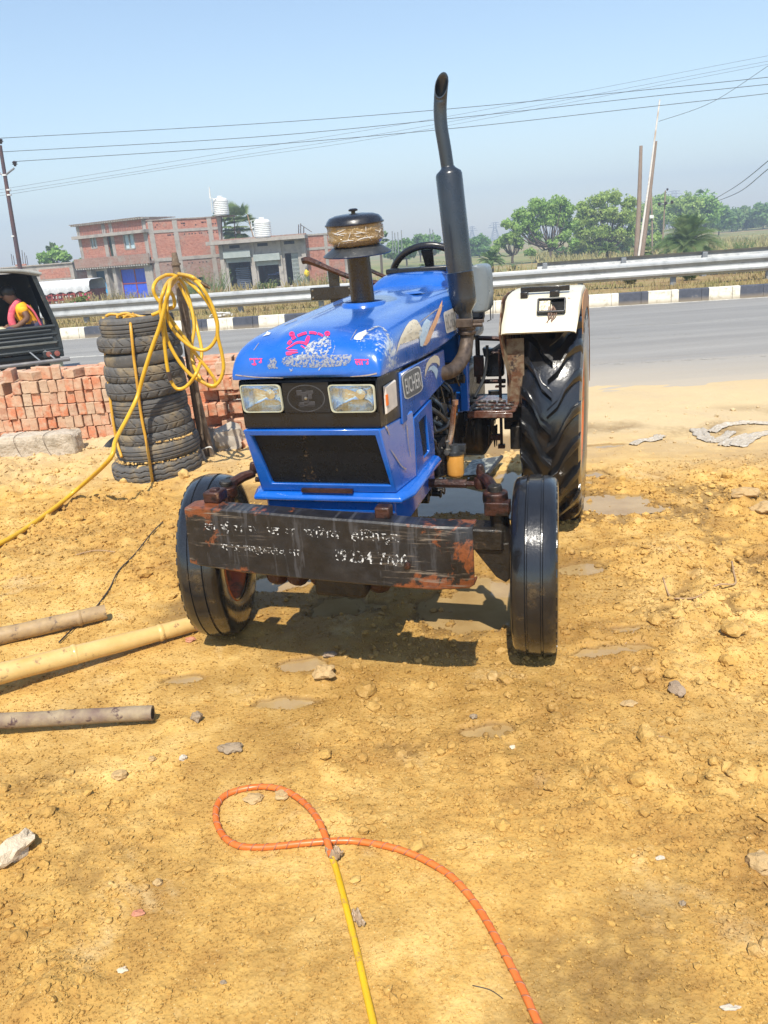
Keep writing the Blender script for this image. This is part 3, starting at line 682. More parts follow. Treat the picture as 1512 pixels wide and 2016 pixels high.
mb = MB(); mb.lathe([(0, 0), (.013, .001), (.014, .018), (.008, .022), (.008, .05), (.012, .052), (0, .06)], (.300, .34, .69), 'Z', 6); mb.lathe([(0, -.014), (.012, -.013), (.012, 0), (0, 0)], (.300, .325, .70), 'Y', 6); P(mb, 'filter_bolt', m_steel, fb_)
# blue lower side sheet behind the engine
mb = MB(); mb.prism([(.84, 1.14), (.93, 1.14), (.90, .98), (.875, .75), (.84, .76)], .262, .30, 'X'); mb.bb(-.27, .27, .86, .88, .75, 1.2); P(mb, 'fire_wall', m_blue, bevel=.004)
# gearbox, footplates, rear axle, levers
mb = MB(); mb.bb(-.19, .20, .92, 1.95, .42, .86); mb.tube([(-.60, 1.62, .62), (.60, 1.62, .62)], .07, 14); mb.lathe([(.08, -.1), (.15, -.06), (.15, .06), (.08, .1)], (.23, 1.35, .56), 'X', 14)
mb.bb(-.14, .14, 1.4, 1.9, .86, 1.02); P(mb, 'gearbox', m_grease, bevel=.015)
mb = MB(); rnd = random.Random(8)
for k in range(34):
    x = rnd.uniform(.2, .36); y = rnd.uniform(1.05, 1.5); z = rnd.uniform(.56, .70); l = rnd.uniform(.03, .12)
    mb.tube([(x, y, z), (x+rnd.uniform(-.01, .01), y, z-l)], [rnd.uniform(.006, .016), .003], 6)
for k in range(12): mb.box((rnd.uniform(.2, .36), rnd.uniform(1.1, 1.5), rnd.uniform(.6, .72)), (rnd.uniform(.03, .08), rnd.uniform(.03, .09), rnd.uniform(.02, .06)), (0, 0, rnd.uniform(-.5, .5)))
each(mb, 'linkage_rod', m_grease, T, bevel=.002)
for s in (1, -1):
    mb = MB(); mb.prism([(s*.265, .98), (s*.275, .955), (s*.46, .955), (s*.50, .985), (s*.50, 1.36), (s*.265, 1.36)], .722, .734, 'Z'); mb.bb(s*.27, s*.49, .955, .965, .70, .724)
    fp = P(mb, 'footplate', mat('painted_red_brown_steel', [(.05, .02, .014), (.10, .04, .025), (.2, .16, .14)], 12, .28, bump=.3, coat=.3), bevel=.003)
    mb = MB()
    for i in range(4):
        for j in range(3): mb.lathe([(.018, 0), (.024, .005), (.020, .006), (.014, .001)], (s*(.31+.05*i), 1.0+.085*j, .7345), 'Z', 16)
    each(mb, 'grip_ring', m_steel, fp)
mb = MB(); mb.bb(.40, .52, 1.30, 1.40, .56, .72); mb.prism([(.36, .72), (.50, .73), (.52, .62), (.42, .60)], 1.28, 1.30); mb.bb(.455, .52, 1.12, 1.24, .50, .62); P(mb, 'footplate_bracket', m_grease, bevel=.005)
mb = MB()
for a, b in (((.255, 1.4, .79), (.255, 1.4, 1.045)), ((.255, 1.4, 1.03), (.40, 1.4, 1.02)), ((.25, 1.4, .80), (.40, 1.4, .80))): mb.tube([a, b], .014, 4)
mb.bb(.235, .285, 1.37, 1.41, .83, .94)
P(mb, 'hydraulic_frame', m_brown, bevel=.004)
mb = MB(); mb.bb(.29, .385, 1.42, 1.48, .82, .96); mb.prism([(.28, .98), (.33, .97), (.39, 1.01), (.40, .955), (.29, .93)], 1.38, 1.45); P(mb, 'tool_case', m_bezel, bevel=.008)
mb = MB(); mb.tube([(.385, 1.30, .98), (.385, 1.30, .73), (.388, 1.28, .47)], .008, 8); mb.box((.385, 1.30, .79), (.05, .03, .008)); mb.box((.388, 1.28, .475), (.035, .03, .02)); mb.tube([(.345, 1.30, .965), (.39, 1.30, .965)], .006, 8); mb.box((.36, 1.28, .525), (.05, .03, .03)); P(mb, 'clutch_rod', m_brown)
mb = MB(); mb.tube([(.33, 1.25, 1.01), (.325, 1.24, .92), (.31, 1.22, .84), (.27, 1.18, .76)], .008, 8, sub=4); P(mb, 'clutch_cable', m_rubhose)
mb = MB(); mb.rings([[Vector((x*k+.33, 1.12+y*.09, z_)) for x, y in ((-.045, -1), (.0, -1), (.045, -.7), (.05, .8), (0, 1), (-.05, .8))] for k, z_ in ((.7, 1.19), (1, 1.22), (1, 1.36), (.8, 1.40), (.4, 1.41))]); P(mb, 'side_tank', mat('grey_blue_plastic', [(.17, .20, .22), (.13, .155, .175)], 6, .35), bevel=.01, sub=1, smooth=60)
mb = MB(); mb.tube([(.37, 1.12, 1.24), (.375, 1.10, 1.15), (.36, 1.09, 1.145)], .003, 5); mb.tube([(.385, 1.12, 1.24), (.385, 1.10, 1.155)], .002, 5); P(mb, 'dangling_wire', m_rubhose)
# steering wheel
mb = MB(); SR = Matrix.Rotation(R(-58), 4, 'X'); sc0 = Vector((.035, 1.39, 1.325)); rr_ = .218; rs = []
for i in range(48):
    a = 2*PI*i/48; er = Vector((math.cos(a), math.sin(a), 0)); rs.append([sc0+SR.to_3x3() @ (er*(rr_+.018*math.cos(2*PI*j/10))+Vector((0, 0, .018*math.sin(2*PI*j/10)))) for j in range(10)])
mb.rings(rs+[rs[0]], caps=False)
for a in (90+27, 90-27, 270):
    d = Vector((math.cos(R(a)), math.sin(R(a)), 0)); e = Vector((-d.y, d.x, 0)); M3 = SR.to_3x3()
    mb.rings([[sc0+M3 @ (d*k+e*w), sc0+M3 @ (d*k-e*w), sc0+M3 @ (d*k-e*w+Vector((0, 0, -.012))), sc0+M3 @ (d*k+e*w+Vector((0, 0, -.012)))] for k, w in ((.02, .03), (.10, .022), (.195, .03))])
mb.lathe([(0, .01), (.03, .008), (.04, -.01), (.03, -.05), (.018, -.25)], sc0, 'Z', 18, M=SR.to_3x3()); P(mb, 'steering_wheel', mat('black_steering_plastic', [(.01, .01, .011), (.02, .02, .022)], 10, .3), smooth=45)
mb = MB(); mb.bb(-.2, .2, 1.62, 1.98, .98, 1.06); mb.box((0, 2.02, 1.16), (.40, .06, .22), (-.15, 0, 0)); P(mb, 'driver_seat', m_bezel, bevel=.03)
# ---- decals draped on the bonnet and the badge panel
bv_h = world_bvh(hood, TM); bv_s = world_bvh(sidep, TM)
def drape(mb2, name, m, bv, parent, off=.0015, maxpx=3.2, sub=True, **k):
    if sub: mb2 = mb_sub(mb2, maxpx)
    out = []; ok = []
    for p in mb2.v:
        h = bv.ray_cast(Vector((0, 0, CH)), ray(p.x, p.y).normalized())
        if h[0] is None: out.append(Vector()); ok.append(False); continue
        nn = h[1] if h[1].dot(ray(p.x, p.y)) < 0 else -h[1]
        out.append(TMI @ (h[0]+nn*off)); ok.append(True)
    b = MB(); b.v = out; b.f = [f for f in mb2.f if all(ok[i] for i in f)]
    return P(b, name, m, parent, smooth=180, fix=False, **k)
def Z1(pts): return [(420+x/3.024, 500+y/3.024) for x, y in pts]
def Z2(pts): return [(440+x/4.447, 620+y/4.447) for x, y in pts]
def poly(pts): mb_ = MB(); mb_.v = [Vector((x, y, 0)) for x, y in pts]; mb_.f = [list(range(len(pts)))]; return mb_
def join(*a):
    m_ = MB()
    for b in a: m_.add(b.v, b.f)
    return m_
def tpx(body, c, U, V, bold=.01):
    t = text_mesh(body, 1, bold); xs = [p.x for p in t.v]; ys = [p.y for p in t.v]; w, h = max(xs)-min(xs), max(ys)-min(ys); mx, my = (max(xs)+min(xs))/2, (max(ys)+min(ys))/2
    t.v = [Vector((c[0]+(p.x-mx)/w*U[0]-(p.y-my)/h*V[0], c[1]+(p.x-mx)/w*U[1]-(p.y-my)/h*V[1], 0)) for p in t.v]; return t
m_creamd = worn('faded_cream_decal', [(.70, .62, .45), (.55, .5, .4)], 60, .36, .4)
m_orand = worn('faded_orange_decal', [(.55, .22, .07), (.7, .45, .28)], 60, .36, .4)
m_skyd = worn('pale_blue_decal', [(.30, .48, .68), (.5, .6, .7)], 60, .36, .4)
m_silver = mat('silver_decal', [(.70, .70, .68), (.55, .56, .56)], 60, .4, metal=.0, bump=.1)
m_dkd = mat('dark_badge', [(.07, .08, .09), (.11, .12, .13)], 50, .4, bump=.1)
drape(poly(Z1([(1088, 590), (1096, 540), (1115, 490), (1140, 440), (1165, 405), (1190, 390), (1210, 395), (1230, 425), (1245, 460), (1225, 500), (1222, 470), (1205, 452), (1180, 448), (1155, 460), (1130, 490), (1108, 540)])), 'swoosh_decal', m_creamd, bv_h, hood)
drape(poly(Z1([(1222, 470), (1250, 410), (1268, 385), (1290, 400), (1282, 450), (1262, 510), (1245, 552), (1230, 548), (1226, 515)])), 'swoosh_decal', m_skyd, bv_h, hood)
drape(poly(Z1([(1245, 545), (1262, 500), (1290, 440), (1320, 375), (1345, 310), (1362, 275), (1358, 330), (1335, 400), (1308, 460), (1285, 520), (1265, 545)])), 'swoosh_decal', m_orand, bv_h, hood)
drape(poly(Z1([(1258, 735), (1258, 690), (1268, 650), (1290, 618), (1315, 603), (1335, 607), (1345, 625), (1346, 668), (1325, 648), (1300, 648), (1280, 672), (1266, 705)])), 'swoosh_decal', m_creamd, bv_s, sidep)
drape(poly(Z1([(1272, 700), (1288, 672), (1310, 662), (1330, 680), (1336, 695), (1326, 748), (1314, 712), (1298, 690), (1284, 694)])), 'swoosh_decal', m_skyd, bv_s, sidep)
def rrect(c, U, V, k, rad=.2, kv=None):
    out = []; kv = kv or k
    for sx, sy, a0 in ((1, 1, 0), (-1, 1, 90), (-1, -1, 180), (1, -1, 270)):
        for q in range(5):
            a = R(a0+q*22.5); u = sx*(.5*k-rad*k*.5)+math.cos(a)*rad*.5*k; v = sy*(.5*kv-rad*kv*.35)+math.sin(a)*rad*.35*kv
            out.append((c[0]+u*U[0]+v*V[0], c[1]+u*U[1]+v*V[1]))
    return out
BC, BU, BV = (811, 753.5), (37, -21), (7.5, 51)
bd = drape(poly(rrect(BC, BU, BV, 1, .5)), 'badge', m_silver, bv_s, sidep)
drape(poly(rrect(BC, BU, BV, .90, .5, .92)), 'badge_field', m_dkd, bv_s, sidep, .0028)
drape(tpx('EICHER', BC, (BU[0]*.80, BU[1]*.80), (BV[0]*.60, BV[1]*.60), .008), 'badge_lettering', m_silver, bv_s, sidep, .0042)
SC, SU, SV = (886, 631.5), (22, -9.5), (6.5, 42)
drape(poly(rrect(SC, SU, SV, 1, .3)), 'bonnet_badge', mat('weathered_silver_badge', [(.42, .40, .36), (.6, .58, .55)], 80, .4, bump=.2), bv_h, hood)
drape(tpx('EICHER', SC, (SU[0]*.8, SU[1]*.8), (SV[0]*.7, SV[1]*.7), .0), 'bonnet_badge_lettering', mat('faded_badge_letters', [(.16, .16, .16), (.28, .27, .26)], 60, .5), bv_h, hood, .003)
drape(join(tpx('शुभ', (504.5, 712.5), (26, 0), (2, 14), .02), tpx('लाभ', (713, 713), (28, 0), (2, 12), .02)), 'painted_blessing', m_pink, bv_h, hood)
st = [stroke(Z2(p), w) for p, w in (([(650, 188), (690, 172), (728, 162)], 5), ([(752, 160), (785, 160), (815, 168)], 5), ([(826, 168), (850, 175), (872, 188)], 4), ([(600, 215), (618, 205), (632, 195)], 5.5), ([(570, 262), (578, 245), (596, 232)], 6),
     ([(552, 300), (590, 278), (640, 248), (690, 245), (735, 262)], [1.5, 3, 4, 4.5, 5]), ([(722, 262), (735, 225), (748, 188)], [5, 8, 5]), ([(548, 335), (590, 332), (655, 330)], [3, 5, 1]), ([(565, 308), (610, 310), (650, 312)], [1.5, 2, 1]), ([(680, 272), (700, 285), (712, 292)], 2.5), ([(550, 348), (575, 350), (600, 345)], 2.2))]
for cx, cy in ((600, 172), (910, 168)):
    cx, cy = Z2([(cx, cy)])[0]; st.append(stroke([(cx+4.2*math.cos(a*PI/4), cy+3.6*math.sin(a*PI/4)) for a in range(9)], 2.6)); st.append(stroke([(cx-1.2, cy), (cx+1.2, cy)], 2.5))
drape(join(*st), 'painted_motif', m_pink, bv_h, hood, .0022)
m_wornsil = worn('worn_silver_sticker', [(.13, .15, .20), (.26, .27, .30), (.08, .11, .2)], 130, .47, .55, .2)
m_chip = worn('flaked_primer', [(.42, .42, .40), (.28, .31, .36)], 85, .50, .7)
drape(poly(Z2([(515, 380), (560, 362), (620, 355), (700, 345), (900, 345), (960, 352), (1130, 345), (1118, 395), (1085, 440), (960, 455), (800, 462), (620, 455), (540, 448), (512, 420)])), 'worn_sticker', m_wornsil, bv_h, hood, .0012)
drape(poly(Z2([(395, 390), (440, 372), (470, 395), (460, 440), (480, 470), (400, 475), (385, 450)])), 'worn_sticker', m_wornsil, bv_h, hood, .0012)
drape(poly(Z2([(720, 270), (790, 230), (850, 195), (900, 180), (940, 205), (945, 290), (900, 345), (830, 345), (760, 340), (660, 400), (620, 380), (700, 320)])), 'flaked_paint', m_chip, bv_h, hood, .0016)
m_white = mat('white_chip', [(.7, .7, .68)], rough=.7)
drape(join(poly(Z2([(340, 192), (370, 170), (385, 145), (395, 155), (415, 158), (402, 176), (372, 182)])), poly(Z2([(1140, 215), (1150, 190), (1180, 162), (1215, 150), (1250, 133), (1252, 165), (1222, 195), (1205, 220), (1175, 222)]))), 'paint_chip', m_white, bv_h, hood, .0016)
drape(join(stroke(Z2([(1195, 235), (1235, 180), (1290, 130), (1350, 105), (1400, 125), (1440, 180), (1458, 250), (1450, 320)]), [3, 4.5, 4, 3, 4, 4.5, 4, 3]), stroke(Z2([(965, 230), (975, 280), (950, 360), (915, 440)]), [1, 1.4, 1.5, .8]), stroke(Z2([(580, 470), (595, 490), (610, 465)]), [2, 4, 2]), stroke(Z2([(835, 485), (850, 458)]), 2)), 'scraped_paint', m_chip, bv_h, hood, .0016)

bv_g = world_bvh(gf, TM); m_scr = worn('bare_scratch', [(.40, .42, .44), (.25, .14, .08)], 60, .40, .5)
drape(join(stroke([(768, 885), (778, 900), (790, 918), (799, 924)], [1, 2, 2, 4]), stroke([(754, 832), (760, 842), (766, 856)], [2, 4, 1]), stroke([(700, 831), (730, 829), (752, 831)], [1, 3, 4]), stroke([(480, 834), (520, 834)], 1.4), stroke([(800, 835), (803, 870), (808, 900)], [2, 1, .8])), 'scraped_paint', m_scr, bv_g, gf, .0022)
drape(join(stroke([(464, 738), (500, 742), (560, 744)], [2, 2, .8]), stroke([(690, 741), (720, 739), (742, 735)], [.8, 2.5, 3]), stroke([(500, 690), (510, 676)], 1), stroke([(690, 670), (702, 650)], 1), stroke([(820, 640), (850, 616), (872, 602)], [1, 1.8, 1]), stroke([(560, 640), (585, 630)], .9)), 'scraped_paint', m_scr, bv_h, hood, .0018)
m_streak = worn('mud_streak', [(.10, .06, .025), (.16, .10, .05)], 90, .56, .9)
drape(join(poly([(594, 852), (604, 850), (606, 880), (612, 905), (620, 930), (628, 951), (592, 951), (598, 925), (596, 890)])), 'mud_streak', m_streak, world_bvh([c for c in gf.children if c.name.startswith('grille_mesh')][0], TM), gf, .003)
# ================================================================ GROUND, ROAD
def hsh(ix, iy, s):
    a = (ix.astype(np.int64)*374761393+iy.astype(np.int64)*668265263+s*974711) & 0x7fffffff
    a = ((a ^ (a >> 13))*1274126177) & 0x7fffffff
    return ((a ^ (a >> 16)) & 0xffff)/65535.
def vn(x, y, s=0):
    ix, iy = np.floor(x), np.floor(y); fx, fy = x-ix, y-iy; u, v = fx*fx*(3-2*fx), fy*fy*(3-2*fy)
    return (hsh(ix, iy, s)*(1-u)+hsh(ix+1, iy, s)*u)*(1-v)+(hsh(ix, iy+1, s)*(1-u)+hsh(ix+1, iy+1, s)*u)*v
def fbm(x, y, s=0, o=4, g=.5):
    t = 0; a = 1; n_ = 0
    for i in range(o):
        t = t+a*vn(x*2**i+17*i, y*2**i+5*i, s+i); n_ += a; a *= g
    return t/n_*2-1
def wor(x, y, s=0):
    ix, iy = np.floor(x), np.floor(y); d = np.full(x.shape, 9.)
    for i in (-1, 0, 1):
        for j in (-1, 0, 1):
            px = ix+i+hsh(ix+i, iy+j, s); py = iy+j+hsh(ix+i, iy+j, s+9); d = np.minimum(d, (px-x)**2+(py-y)**2)
    return np.sqrt(d)
def sst(a, b, x): t = np.clip((x-a)/(b-a), 0, 1); return t*t*(3-2*t)
PUD = [  # x, y, rx, ry, rot, depth
]
for px, py, rx, ry, dp in ((940, 955, .62, .28, .035), (1010, 985, .30, .25, .03), (880, 985, .35, .2, .03), (1200, 985, .22, .12, .03), (1245, 1000, .18, .06, .03), (1195, 875, .12, .05, .03), (1205, 1275, .17, .05, .03),
                         (1240, 1235, .08, .03, .03), (560, 1380, .14, .04, .026), (365, 1333, .07, .025, .026), (600, 1305, .09, .05, .03), (960, 1435, .09, .04, .024), (960, 1170, .16, .30, .030), (905, 1200, .16, .20, .026),
                         (560, 1140, .14, .10, .03), (1140, 1115, .10, .06, .02), (660, 1190, .18, .10, .022), (1170, 930, .10, .12, .03)):
    g = gnd(px, py); PUD.append((g.x, g.y, rx, ry, dp))
BMPS = []
for px, py, rr0, hh in ((640, 1335, .10, .045), (1190, 1240, .11, .035), (110, 1950, .12, .035), (60, 1900, .2, .02), (350, 1430, .07, .03), (505, 1235, .10, .02), (1470, 1000, .2, .05), (680, 1330, .06, .02), (450, 1010, .3, .04), (250, 1000, .4, .05), (60, 1100, .4, .04), (1300, 1100, .35, .04), (640, 1600, .07, .012), (1460, 1650, .2, .02)):
    g = gnd(px, py); BMPS.append((g.x, g.y, rr0, hh))
def lump(x, y):
    a = sst(-.7, -1.2, x)*sst(3.0, 3.9, y)*sst(7.3, 6.6, y)
    b = sst(.75, 1.15, x)*sst(2.0, 2.6, y)*sst(5.3, 4.4, y)
    c = sst(-.5, -.9, x)*sst(1.0, 1.3, y)*sst(2.4, 1.8, y)*.65
    d = sst(.55, .85, x)*sst(1.7, 1.4, y)*.55
    L = np.maximum(np.maximum(a, b), np.maximum(c, d))
    L = np.maximum(L*(.55+.45*sst(-.3, .2, fbm(x*1.6, y*1.6, 44, 3))), .06+.6*sst(.08, .5, fbm(x*1.1, y*1.1, 40, 3)))
    return L*sst(7.4, 6.8, .158*x+.987*y)
def HT(x, y):
    d = .158*x+.987*y
    near = sst(7.7, 6.9, d)
    L = lump(x, y)
    h = .030*fbm(x*1.2, y*1.2, 1, 3)+.022*L*fbm(x*2.6, y*2.6, 91, 3)+.010*fbm(x*4, y*4, 5, 3)*(.4+L)
    w1 = wor(x*9+.4*fbm(x*6, y*6, 31, 2), y*9, 3); h = h+L*.055*np.clip(.62-w1, 0, 1)*sst(-.1, .4, fbm(x*3, y*3, 8, 2))*1.6
    w2 = wor(x*24, y*24, 6); h = h+(.35+L)*.0135*np.clip(.55-w2, 0, 1)*1.5*sst(-.35, .25, fbm(x*5, y*5, 12, 3))
    h = h+.0060*fbm(x*38, y*38, 15, 4, .65)*(.22+L)+.0012*fbm(x*120, y*120, 19, 2)
    h = h-.010*sst(.10, .02, np.abs(fbm(x*2.6, y*2.6, 60, 4)))*L
    h = h+.075*sst(-.75, -1.3, x)*sst(5.0, 5.9, y)*sst(7.3, 6.75, y)*(.7+.6*fbm(x*3, y*3, 33, 3))
    for bx, by, br, bh in BMPS:
        q = np.sqrt((x-bx)**2+((y-by)*1.1)**2)/br; h = h+bh*sst(1, .25, q+.25*fbm(x*14, y*14, 3, 3))*(.7+.5*fbm(x*22, y*22, 4, 3))
    # tractor stands on packed level mud
    tr = np.exp(-(((x-.15)/.95)**2+((y-3.3)/1.3)**2)**2); h = h*(1-.55*tr)
    for bx, by, rx, ry, dp in PUD:
        q = np.sqrt(((x-bx)/rx)**2+((y-by)/ry)**2)+.55*fbm(x*6, y*6, 22, 4)+.45*fbm(x*19, y*19, 29, 4)
        k = sst(1.35, .75, q); h = h*(1-.85*k)-dp*k
    h = h*near+.010*sst(6.9, 7.35, d)-.06*sst(7.8, 8.9, d+.40*fbm(x*1.3, y*2.8, 77, 5))
    h = np.where(d > 17.4, .12+.05*fbm(x*.6, y*.6, 50, 3), h)
    h = np.where(d > 24.5, .12-.17*sst(24.5, 25.5, d), h)
    base = -1.0*sst(36, 44, d)
    h = h+base*(d > 36)+np.where(d > 44, .25*fbm(x*.05, y*.05, 51, 3), 0)
    h = h+np.where((d > 60) & (x > 0), sst(60, 260, d)*1.2*sst(0, 60, x), 0)
    return h
def hgt(x, y): return float(HT(np.array([float(x)]), np.array([float(y)]))[0])
def npmesh(name, V, F, m, smooth=True, parent=None, **t):
    me = D.meshes.new(name); k = F.shape[1]; nf = len(F)
    me.vertices.add(len(V)); me.vertices.foreach_set('co', V.astype(np.float32).ravel())
    me.loops.add(nf*k); me.loops.foreach_set('vertex_index', F.astype(np.int32).ravel())
    me.polygons.add(nf); me.polygons.foreach_set('loop_start', np.arange(0, nf*k, k, dtype=np.int32))
    me.polygons.foreach_set('use_smooth', [smooth]*nf); me.update(calc_edges=True); me.materials.append(m)
    o = D.objects.new(name, me); COL.objects.link(o)
    if parent: o.parent = parent
    return tag(o, **t)
xs = list(np.arange(-3.0, 3.2, .0115)); s_ = .012
while xs[-1] < 2500: s_ *= 1.09; xs.append(xs[-1]+s_)
s_ = .012
while xs[0] > -2500: s_ *= 1.09; xs.insert(0, xs[0]-s_)
ys = [.72]
while ys[-1] < 7.9: ys.append(ys[-1]+.0047*max(ys[-1], 1.4))
s_ = .04
while ys[-1] < 20: ys.append(ys[-1]+.09)
while ys[-1] < 60: ys.append(ys[-1]+.5)
s_ = .5
while ys[-1] < 4500: s_ *= 1.12; ys.append(ys[-1]+s_)
ys = [-60, -10, -2, 0, .4]+ys
X_, Y_ = np.meshgrid(np.array(xs), np.array(ys)); nx, ny = len(xs), len(ys)
Z_ = HT(X_.ravel(), Y_.ravel())
idx = np.arange(nx*ny).reshape(ny, nx); F_ = np.stack([idx[:-1, :-1].ravel(), idx[:-1, 1:].ravel(), idx[1:, 1:].ravel(), idx[1:, :-1].ravel()], 1)
def mk_dirt():
    n = NT('ochre_dirt'); v = n.coord('World'); x, y, z = sep(n, v)
    big = n.noise(v, 1.1, 6, .6, .3); mid = n.noise(v, 7, 8, .65)
    c = n.ramp(n.math('ADD', n.math('MULTIPLY', big, .55), n.math('MULTIPLY', mid, .45)), [(.345, .183, .046), (.505, .300, .080), (.67, .450, .160)], [.37, .5, .64])
    # moist darker mud round the tractor and on the worn path in front
    dx = n.math('DIVIDE', n.math('SUBTRACT', x, .15), 1.15); dy = n.math('DIVIDE', n.math('SUBTRACT', y, 3.1), 1.35)
    r = n.math('SQRT', n.math('ADD', n.math('MULTIPLY', dx, dx), n.math('MULTIPLY', dy, dy)))
    wet = n.rng(n.math('ADD', r, n.math('MULTIPLY', n.math('SUBTRACT', n.noise(v, 3.2, 8, .65), .5), 2.2)), .55, 1.05, 1, 0)
    wet2 = n.rng(n.noise(v, 1.5, 7, .62, .5), .50, .60)
    wm = n.math('MAXIMUM', wet, n.math('MULTIPLY', wet2, .6))
    c = n.mix(n.math('MULTIPLY', wm, .55), c, (.28, .152, .038))
    # pale dried crust
    dry = n.rng(n.noise(v, 2.3, 9, .7, .4), .57, .70, 0, .65); c = n.mix(dry, c, (.60, .44, .22))
    # road side dust gets paler
    d = n.math('ADD', n.math('MULTIPLY', x, .158), n.math('MULTIPLY', y, .987))
    c = n.mix(n.rng(n.math('ADD', d, n.math('MULTIPLY', n.noise(v, 1.5, 5), 1.2)), 5.4, 6.9, 0, .85), c, (.54, .42, .25))
    # grit
    gv = n.vor(v, 130); grit = n.math('MULTIPLY', n.rng(gv, .10, .22, 1, 0), n.rng(n.noise(v, 45, 4), .52, .60)); c = n.mix(n.math('MULTIPLY', grit, .75), c, (.68, .56, .30))
    gd = n.math('MULTIPLY', n.rng(n.vor(v, 70), .08, .16, 1, 0), n.rng(n.noise(v, 26, 3), .60, .66)); c = n.mix(n.math('MULTIPLY', gd, .7), c, (.12, .085, .06))
    # beyond the road: dry verge grass, then fields
    vg = n.ramp(n.noise(v, .9, 8, .7), [(.20, .125, .055), (.30, .215, .095), (.19, .18, .055)], [.4, .52, .66])
    c = n.mix(n.rng(d, 17.2, 17.4), c, vg)
    mp = n.n('Mapping'); mp.inputs['Scale'].default_value = (.012, .07, 1); n.l(v, mp.inputs[0])
    fl = n.ramp(n.noise(mp.outputs[0], 1.0, 6, .6), [(.27, .17, .09), (.30, .24, .10), (.16, .19, .055), (.33, .23, .12)], [.36, .45, .54, .66])
    c = n.mix(n.rng(d, 38, 42), c, fl)
    low = n.math('MULTIPLY', n.rng(z, -.013, -.004, .75, 0), n.rng(d, 6.6, 7.2, 1, 0)); c = n.mix(low, c, (.20, .115, .036)); wm = n.math('MAXIMUM', wm, low)
    n.set(Base_Color=c, Roughness=n.rng(wm, 0, 1, .93, .5)); n.p.inputs['Specular IOR Level'].default_value = .3
    b1 = n.bump(n.noise(v, 48, 10, .7), .55, .012); b2 = n.bump(n.noise(v, 240, 3, .6), .4, .002, b1)
    n.bump(n.vor(v, 95), .5, .004, b2)
    return n.m
m_dirt = mk_dirt()
gV = np.stack([X_.ravel(), Y_.ravel(), Z_], 1)
npmesh('ground', gV, F_, m_dirt, kind='structure')
# clods, crumbs and grit lying on the earth
rg = np.random.default_rng(11)
def scatter(n, sizes, ymin, ymax, dens=True, flat=.7):
    Y = np.exp(rg.uniform(math.log(ymin), math.log(ymax), n)); X = rg.uniform(-1, 1, n)*(.62*Y+.35)
    if dens: k = rg.uniform(0, 1, n) < lump(X, Y)**1.3+.04; X, Y = X[k], Y[k]
    # keep clear of the tractor's wheels
    S = sizes(len(X))
    return X, Y, S
def blobs(name, X, Y, S, m, sub=1, flat=.7, sink=.25, amp=.3, **t):
    bm = bmesh.new(); _ = bmesh.ops.create_icosphere(bm, subdivisions=sub, radius=1) if sub else bmesh.ops.create_cube(bm, size=1.5); bv = np.array([v.co[:] for v in bm.verts]); bf = np.array([[v.index for v in f.verts] for f in bm.faces]); bm.free()
    n = len(X); k = len(bv); a = rg.uniform(0, 2*PI, n); sc3 = np.stack([rg.uniform(.7, 1.3, n), rg.uniform(.6, 1.1, n), rg.uniform(.45, .9, n)*flat/.7], 1)
    P_ = bv[None]*(1+rg.uniform(-amp, amp, (n, k, 1)))*sc3[:, None, :]*S[:, None, None]
    ca, sa = np.cos(a)[:, None], np.sin(a)[:, None]
    PX = P_[..., 0]*ca-P_[..., 1]*sa+X[:, None]; PY_ = P_[..., 0]*sa+P_[..., 1]*ca+Y[:, None]; PZ = P_[..., 2]+(HT(X, Y)+S*(flat*.75-sink))[:, None]
    V = np.stack([PX, PY_, PZ], -1).reshape(-1, 3); F = (bf[None]+(np.arange(n)*k)[:, None, None]).reshape(-1, 3)
    return npmesh(name, V, F, m, smooth=False, **t)
X1, Y1, S1 = scatter(70000, lambda n: np.clip(rg.lognormal(math.log(.0046), .55, n), .0018, .024), .85, 7.0)
S1 = S1*(.55+.16*Y1)
X2, Y2, S2 = scatter(90000, lambda n: np.clip(rg.lognormal(math.log(.0024), .4, n), .001, .006), .85, 5.0, False)
S2 = S2*(.6+.2*Y2)
blobs('soil_grit', X2, Y2, S2, m_dirt, 1 if False else 0, label='fine loose grit over the whole dirt yard', cat='grit', kind='stuff')
blobs('soil_crumbs', X1, Y1, S1, m_dirt, 1, label='loose ochre soil crumbs and clods scattered over the yard', cat='loose soil', kind='stuff')
X3, Y3, S3 = scatter(2600, lambda n: np.clip(rg.lognormal(math.log(.014), .45, n), .008, .045), 1.0, 7.0)
k3 = lump(X3, Y3) > .35; X3, Y3, S3 = X3[k3], Y3[k3], S3[k3]*(.6+.12*Y3[k3]); blobs('soil_clods', X3, Y3, S3, m_dirt, 2, amp=.21, label='bigger earth clods heaped on the rough left bank and right side of the yard', cat='clods', kind='stuff')
# puddles: level sheets that fill the hollows
m_mud = NT('muddy_water'); vv = m_mud.coord('World'); m_mud.set(Base_Color=m_mud.ramp(m_mud.noise(vv, 5, 5), [(.30, .19, .075), (.42, .29, .13)]), Roughness=.04); m_mud.p.inputs['IOR'].default_value = 1.33; m_mud.p.inputs['Specular IOR Level'].default_value = .9; m_mud.bump(m_mud.noise(vv, 14, 2), .03, .01); m_mud = m_mud.m
for i, (bx, by, rx, ry, dp) in enumerate(PUD):
    mb = MB(); mb.add([(bx+rx*1.25*math.cos(2*PI*j/28), by+ry*1.25*math.sin(2*PI*j/28), -.0135-.0003*i) for j in range(28)], [tuple(range(28))]); mb.build('puddle', m_mud, smooth=0, kind='structure')
